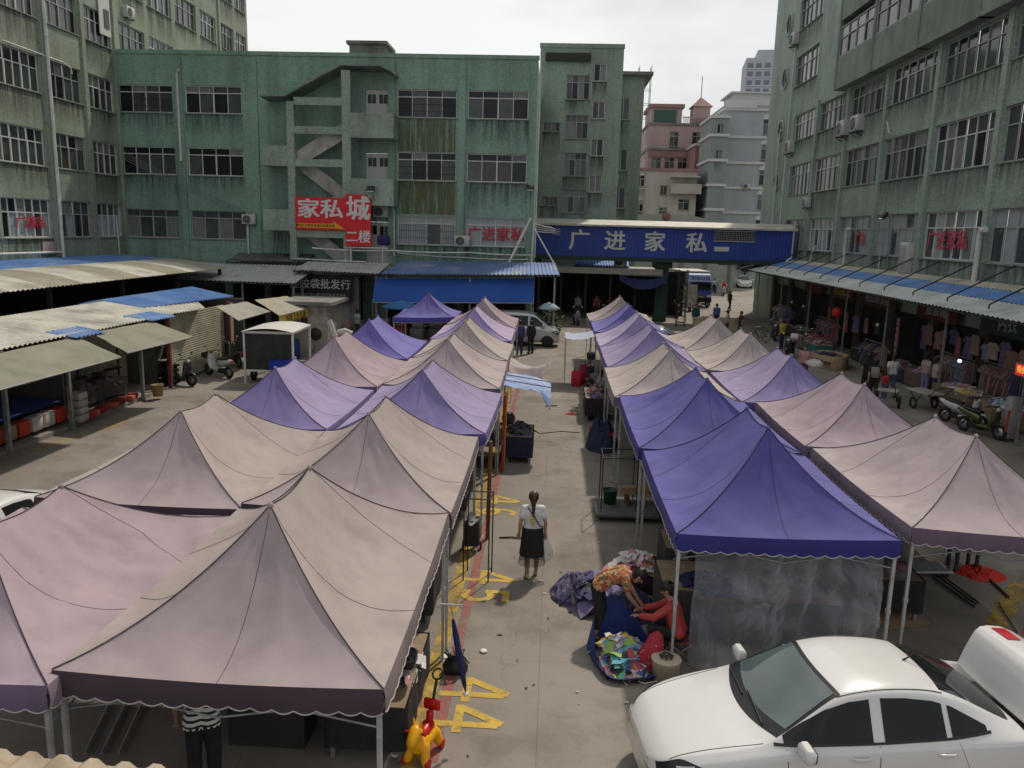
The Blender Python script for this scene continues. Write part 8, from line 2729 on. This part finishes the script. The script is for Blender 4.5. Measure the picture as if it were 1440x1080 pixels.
def barrow(label, loc, rz, L_=1.3):
    t = thing('hand_cart', label, 'cart', loc, rz)
    mb = MB(); mb.rbox((0, 0, .62), (L_, .75, .06), .02); mb.build('deck', mat('pale board', (.34, .30, .26), .8, var=.2), t)
    mb = MB(); mb.tube([(-L_ / 2, -.3, .6), (-L_ / 2 - .45, -.3, .95), (-L_ / 2 - .45, .3, .95), (-L_ / 2, .3, .6)], .018, 6)
    for s in (-1, 1):
        mb.tube([(-.3, s * .3, .6), (0, s * .34, .22), (.4, s * .3, .6)], .02, 6)
    mb.build('frame', IRON, t)
    for s in (-1, 1):
        mb = MB(); mb.torus((0, s * .42, .22), .18, .04, 'Y', 18, 6); mb.build('wheel', TYRE, t)
    return t
p = G(1298, 574); barrow('flat three wheeled barrow standing on the right hand road', (p.x, p.y, 0), math.radians(100))
p = G(1246, 572); barrow('small low push cart beside the child in red', (p.x, p.y, 0), math.radians(60), .6)
p = G(1352, 598); scooter('white and black scooter on the right hand road, nearest the camera', (p.x, p.y, 0), math.radians(120), (.50, .51, .52))
p = G(1378, 612); scooter('dark motor scooter with yellow green fairing on the right hand road', (p.x, p.y, 0), math.radians(115), (.055, .065, .018))
p = G(1110, 502); scooter('black scooter with a white top box beside the yellow vest', (p.x, p.y, 0), math.radians(60), (.03, .03, .03), 'box')
p = G(1088, 478); scooter('dark scooter parked before the far right hand shops, left one of a pair', (p.x, p.y, 0), math.radians(80), (.05, .05, .07))
p = G(1132, 492); scooter('dark scooter parked before the far right hand shops, right one of a pair', (p.x, p.y, 0), math.radians(70), (.03, .03, .05))
p = G(1068, 482); bicycle('bicycle leaning among scooters by the far cream tent', (p.x, p.y, 0), math.radians(30))
p = G(985, 432); scooter('white faced motorcycle parked under the bridge by the lorry', (p.x, p.y, 0), math.radians(10), (.42, .42, .43))
p = G(970, 438); scooter('white scooter seen head on under the bridge', (p.x, p.y, 0), math.radians(75), (.5, .5, .5))
p = G(952, 446); scooter('dark scooter seen head on beside the tall rack under the bridge', (p.x, p.y, 0), math.radians(85), (.05, .05, .05))
p = G(1017, 416); scooter('white scooter with a rider in red coming down the far road', (p.x, p.y, 0), math.radians(80), (.5, .5, .5))
RIDE = dict(pelvis=(0, 0, .82), waist=(0, .03, .97), chest=(0, .08, 1.16), neck=(0, .1, 1.31), head=(0, .12, 1.44), shL=(-.165, .09, 1.25), shR=(.165, .09, 1.25), elL=(-.26, .28, 1.06), elR=(.26, .28, 1.06), wrL=(-.28, .52, 1.02), wrR=(.28, .52, 1.02), haL=(-.28, .58, 1.02), haR=(.28, .58, 1.02),
            hiL=(-.09, .02, .8), hiR=(.09, .02, .8), knL=(-.15, .42, .72), knR=(.15, .42, .72), anL=(-.14, .4, .42), anR=(.14, .4, .42), toL=(-.14, .55, .38), toR=(.14, .55, .38))
person('rider in red on the white scooter on the far road', (p.x + .05, p.y + .25, 0), math.radians(170), CL((.42, .03, .03)), BLK, RIDE, vox=.025)
p = G(1004, 412); scooter('dark green scooter with a rider in white on the far road', (p.x, p.y, 0), math.radians(90), (.03, .06, .04))
person('rider in white on the dark green scooter on the far road', (p.x, p.y + .25, 0), math.radians(180), CL((.5, .5, .5)), BLK, RIDE, vox=.025)
p = G(810, 457); scooter('motor scooter with a white screen parked left of the far pink tent', (p.x, p.y, 0), math.radians(100), (.3, .3, .3))
scooter('dark red scooter parked before the dark far shops', (G(852, 446).x, G(852, 446).y, 0), math.radians(60), (.16, .03, .03))
# white figure stand at far right: child's seat on wheels
p = G(1418, 620)
t = thing('drink_trolley', 'grey wheeled stand with red tubes at the right edge of the road', 'trolley', (p.x, p.y, 0))
mb = MB(); mb.rbox((0, 0, .75), (.34, .34, 1.3), .06); mb.build('body', mat('worn grey panel', (.26, .24, .24), .6, var=.3, scale=6), t)
for s in (-1, 1):
    mb = MB(); mb.tube([(s * .2, -.12, .2), (s * .18, -.14, 1.0)], .035, 8); mb.build('red_tube', cmat('#a03430', .5), t)
for s in (-1, 1):
    for q in (-1, 1):
        mb = MB(); mb.torus((s * .2, q * .16, .06), .045, .018, 'X', 12, 6); mb.build('wheel', TYRE, t)
t = thing('parasol', 'small open white parasol beside the woman in pink', 'parasol', (G(1128, 540).x + .35, G(1128, 540).y - .25, .95))
mb = MB(); mb.lathe([(.001, .12), (.2, .09), (.42, .0), (.40, -.01), (.19, .07), (.001, .10)], (0, 0, 0), 10, 0, rot=Matrix.Rotation(.3, 3, 'X')); mb.build('canopy', CL((.55, .50, .48)), t)
mb = MB(); mb.tube([(0, 0, .1), (0, .03, -.4)], .008, 5); mb.build('shaft', CHROME, t)
# under the bridge: ladder rack, panels, fruit barrow, hand cart boards
p = G(943, 462)
t = thing('tall_rack', 'tall dark open rack like a ladder beside the bridge pillar', 'rack', (8.35, 53.5, 0))
mb = MB()
for x in (0, .55):
    for y in (0, .5):
        mb.box((x, y, 1.9), (.05, .05, 3.8))
for k in range(9):
    for y in (0, .5):
        mb.box((.275, y, .3 + k * .42), (.5, .04, .04))
mb.build('frame', IRON, t)
t = thing('barrier_panel', 'pale yellow low barrier panels on the road under the bridge', 'barrier', (8.9, 50.5, 0))
mb = MB(); mb.b2((0, 0, .05), (1.35, .05, 1.0)); mb.b2((1.4, 0, .05), (2.6, .05, .95)); mb.build('panel', mat('pale yellow panel', (.36, .30, .19), .7, var=.2, scale=2), t)
t = thing('hoarding', 'cream hoarding panel behind the tall rack under the bridge', 'panel', (9.6, 66, 0))
mb = MB(); mb.b2((0, 0, .2), (2.2, .08, 2.1)); mb.build('panel', mat('cream hoarding', (.42, .38, .32), .7, var=.2), t)
p = G(893, 440)
t = thing('fruit_barrow', 'fruit barrow with yellow and green goods near the bridge pillar', 'cart', (p.x, p.y, 0))
mb = MB(); mb.rbox((0, 0, .8), (1.8, .9, .06), .02); mb.build('deck', mat('plywood', (.26, .19, .12), .8), t)
mb = MB()
for k in range(60):
    mb.ball((R_.uniform(-.8, .8), R_.uniform(-.35, .35), .88 + R_.uniform(0, .1)), .07, R_.randrange(3), 6)
o = mb.build('fruit', [cmat('#c8a020'), cmat('#6a8a2a'), cmat('#a05a20')], t); o['kind'] = 'stuff'
for s in (-1, 1):
    for q in (-1, 1):
        mb = MB(); mb.box((s * .8, q * .35, .385), (.06, .06, .769)); mb.build('leg', RUST, t)
p = G(912, 438)
t = thing('display_case', 'maroon fronted display case beside the bridge pillar', 'stall', (p.x, p.y + .6, 0))
mb = MB(); mb.b2((-.9, 0, 0), (.75, .7, 1.25)); mb.build('body', mat('maroon panel', (.15, .025, .035), .5, var=.25), t)
mb = MB(); mb.b2((-.8, .05, 1.26), (.65, .65, 2.0)); mb.build('glass', G_GREY, t)
mb = MB()
for x in (-.85, .7):
    mb.box((x, .03, 1.65), (.05, .05, .8)); mb.box((x, .67, 1.65), (.05, .05, .8))
mb.build('frame', ALU, t)
for (u, v, w_, lb) in ((565, 426, 2.2, 'small blue parasol left of the violet tent by the awning'), (772, 428, 1.2, 'pale blue parasol at the end of the bright blue awning')):
    q = GY(u, v, 41.5 if w_ > 2 else 43.2)
    t = thing('parasol', lb, 'parasol', (q.x, q.y, 0))
    mb = MB(); mb.lathe([(.001, .32), (w_ * .25, .22), (w_ * .5, 0), (w_ * .49, -.06), (w_ * .24, .19), (.001, .29)], (0, 0, q.z - .2), 8); mb.build('canopy', CL((.05, .15, .36) if w_ > 2 else (.3, .4, .45)), t)
    mb = MB(); mb.tube([(0, 0, 0), (0, 0, q.z + .08)], .025, 6); mb.build('pole', STEEL, t)
# goods in front of the bag shop and blue awning
R_ = random.Random(31)
for k in range(9):
    x, y = -9.3 + k * .95, 43.9 + R_.uniform(-.3, .4)
    t = thing('carton', ('brown', 'maroon', 'grey', 'dark')[k % 4] + ' carton stacked in the shade under the bright blue awning, ' + ('by its left post', 'in its left half', 'near its middle', 'in its right half', 'by the van roof')[k * 5 // 9], 'carton', (x, y, 0), R_.uniform(-.2, .2), 'cartons under the blue awning')
    mb = MB(); mb.rbox((0, 0, .3), (.7, .6, .6), .02); mb.rbox((.03, .02, .85), (.6, .5, .46), .02); mb.build('box', DUSK[(5, 1, 0, 4)[k % 4]], t)
for k in range(4):
    q = (-12.9 + k * .8, 43.4, 0)
    t = thing('goods_sack', ('pale', 'red', 'brown', 'dark')[k] + ' stuffed sack standing before the bag shop', 'sack', q, 0, 'sacks before the bag shop')
    mb = MB(); mb.loft([[V((r * math.cos(2 * PI * j / 14), r * math.sin(2 * PI * j / 14), z)) for j in range(14)] for r, z in ((.2, 0), (.3, .2), (.3, .6), (.22, .85), (.08, .98))], 0, True, True); mb.build('cloth', (DUSK[5], DUSK[1], DUSK[3], DUSK[4])[k], t)
# water heater / box on beams at bottom: pole pieces under the rose tent
for k, (u, v) in enumerate(((150, 1000), (170, 1000), (190, 1000))):
    a = G(u - 30, 1062); b = G(u + 5, 990)
    mb = MB(); mb.tube([a + V((.03 * k, 0, .03)), b + V((.03 * k, 0, .03))], .02, 6); tag(mb.build('tent_pole', STEEL), ('left', 'middle', 'right')[k] + ' one of three steel poles lying under the nearest beige tent', 'pole')
mb = MB(); mb.b2((0, 0, 0), (.9, .5, .55)); mb.b2((-.02, -.02, .55), (.92, .52, .58)); o = mb.build('storage_chest', CL((.03, .025, .025))); o.location = (-3.6, 8.2, 0); tag(o, 'dark storage chest under the nearest beige tent', 'chest')

# ------------------------------------------------------------------ camera, sky, sun
cam = bpy.data.cameras.new('camera')
co = bpy.data.objects.new('camera', cam)
COL.objects.link(co)
cam.sensor_fit = 'HORIZONTAL'
cam.sensor_width = 36
cam.lens = 36 * F_PX / 1440
cam.clip_start, cam.clip_end = .1, 2500
co.matrix_world = Matrix.Translation((0, 0, CAM_H)) @ CAM_M.to_4x4()
SC.camera = co

SUN_D = V((.42, .91, 0)).normalized()
EL = math.radians(53)
sd = V((SUN_D.x * math.cos(EL), SUN_D.y * math.cos(EL), math.sin(EL)))
sl = bpy.data.lights.new('sun', 'SUN')
sl.energy = 2.45
sl.angle = math.radians(2.4)
sl.color = (1, .91, .78)
so_ = bpy.data.objects.new('sun', sl)
COL.objects.link(so_)
so_.rotation_euler = sd.to_track_quat('Z', 'Y').to_euler()
so_.location = (20, 60, 80)
w = bpy.data.worlds.new('World')
SC.world = w
w.use_nodes = True
N, L = w.node_tree.nodes, w.node_tree.links
bgn = N['Background']
sky = N.new('ShaderNodeTexSky')
sky.sky_type = 'NISHITA'
sky.sun_disc = False
sky.sun_elevation = EL
sky.sun_rotation = math.atan2(SUN_D.x, SUN_D.y)
sky.dust_density = 3.5
tc = N.new('ShaderNodeTexCoord')
mp = N.new('ShaderNodeMapping'); mp.inputs['Scale'].default_value = (1.0, 1.0, 2.6)
L.new(tc.outputs['Generated'], mp.inputs['Vector'])
n1 = N.new('ShaderNodeTexNoise'); n1.inputs['Scale'].default_value = 1.7; n1.inputs['Detail'].default_value = 7; n1.inputs['Roughness'].default_value = .5
L.new(mp.outputs['Vector'], n1.inputs['Vector'])
cr_ = N.new('ShaderNodeMapRange'); cr_.inputs['From Min'].default_value = .43; cr_.inputs['From Max'].default_value = .66
L.new(n1.outputs['Fac'], cr_.inputs['Value'])
cm = N.new('ShaderNodeMix'); cm.data_type = 'RGBA'
cm.inputs['A'].default_value = (4.5, 4.6, 4.8, 1)
cm.inputs['B'].default_value = (8.3, 8.25, 8.15, 1)
L.new(cr_.outputs['Result'], cm.inputs['Factor'])
mx = N.new('ShaderNodeMix'); mx.data_type = 'RGBA'; mx.inputs['Factor'].default_value = .88
L.new(sky.outputs['Color'], mx.inputs['A']); L.new(cm.outputs['Result'], mx.inputs['B'])
L.new(mx.outputs['Result'], bgn.inputs['Color'])
bgn.inputs['Strength'].default_value = .10
SC.view_settings.view_transform = 'Standard'
SC.view_settings.look = 'None'
SC.view_settings.exposure = .24
SC.view_settings.gamma = 1
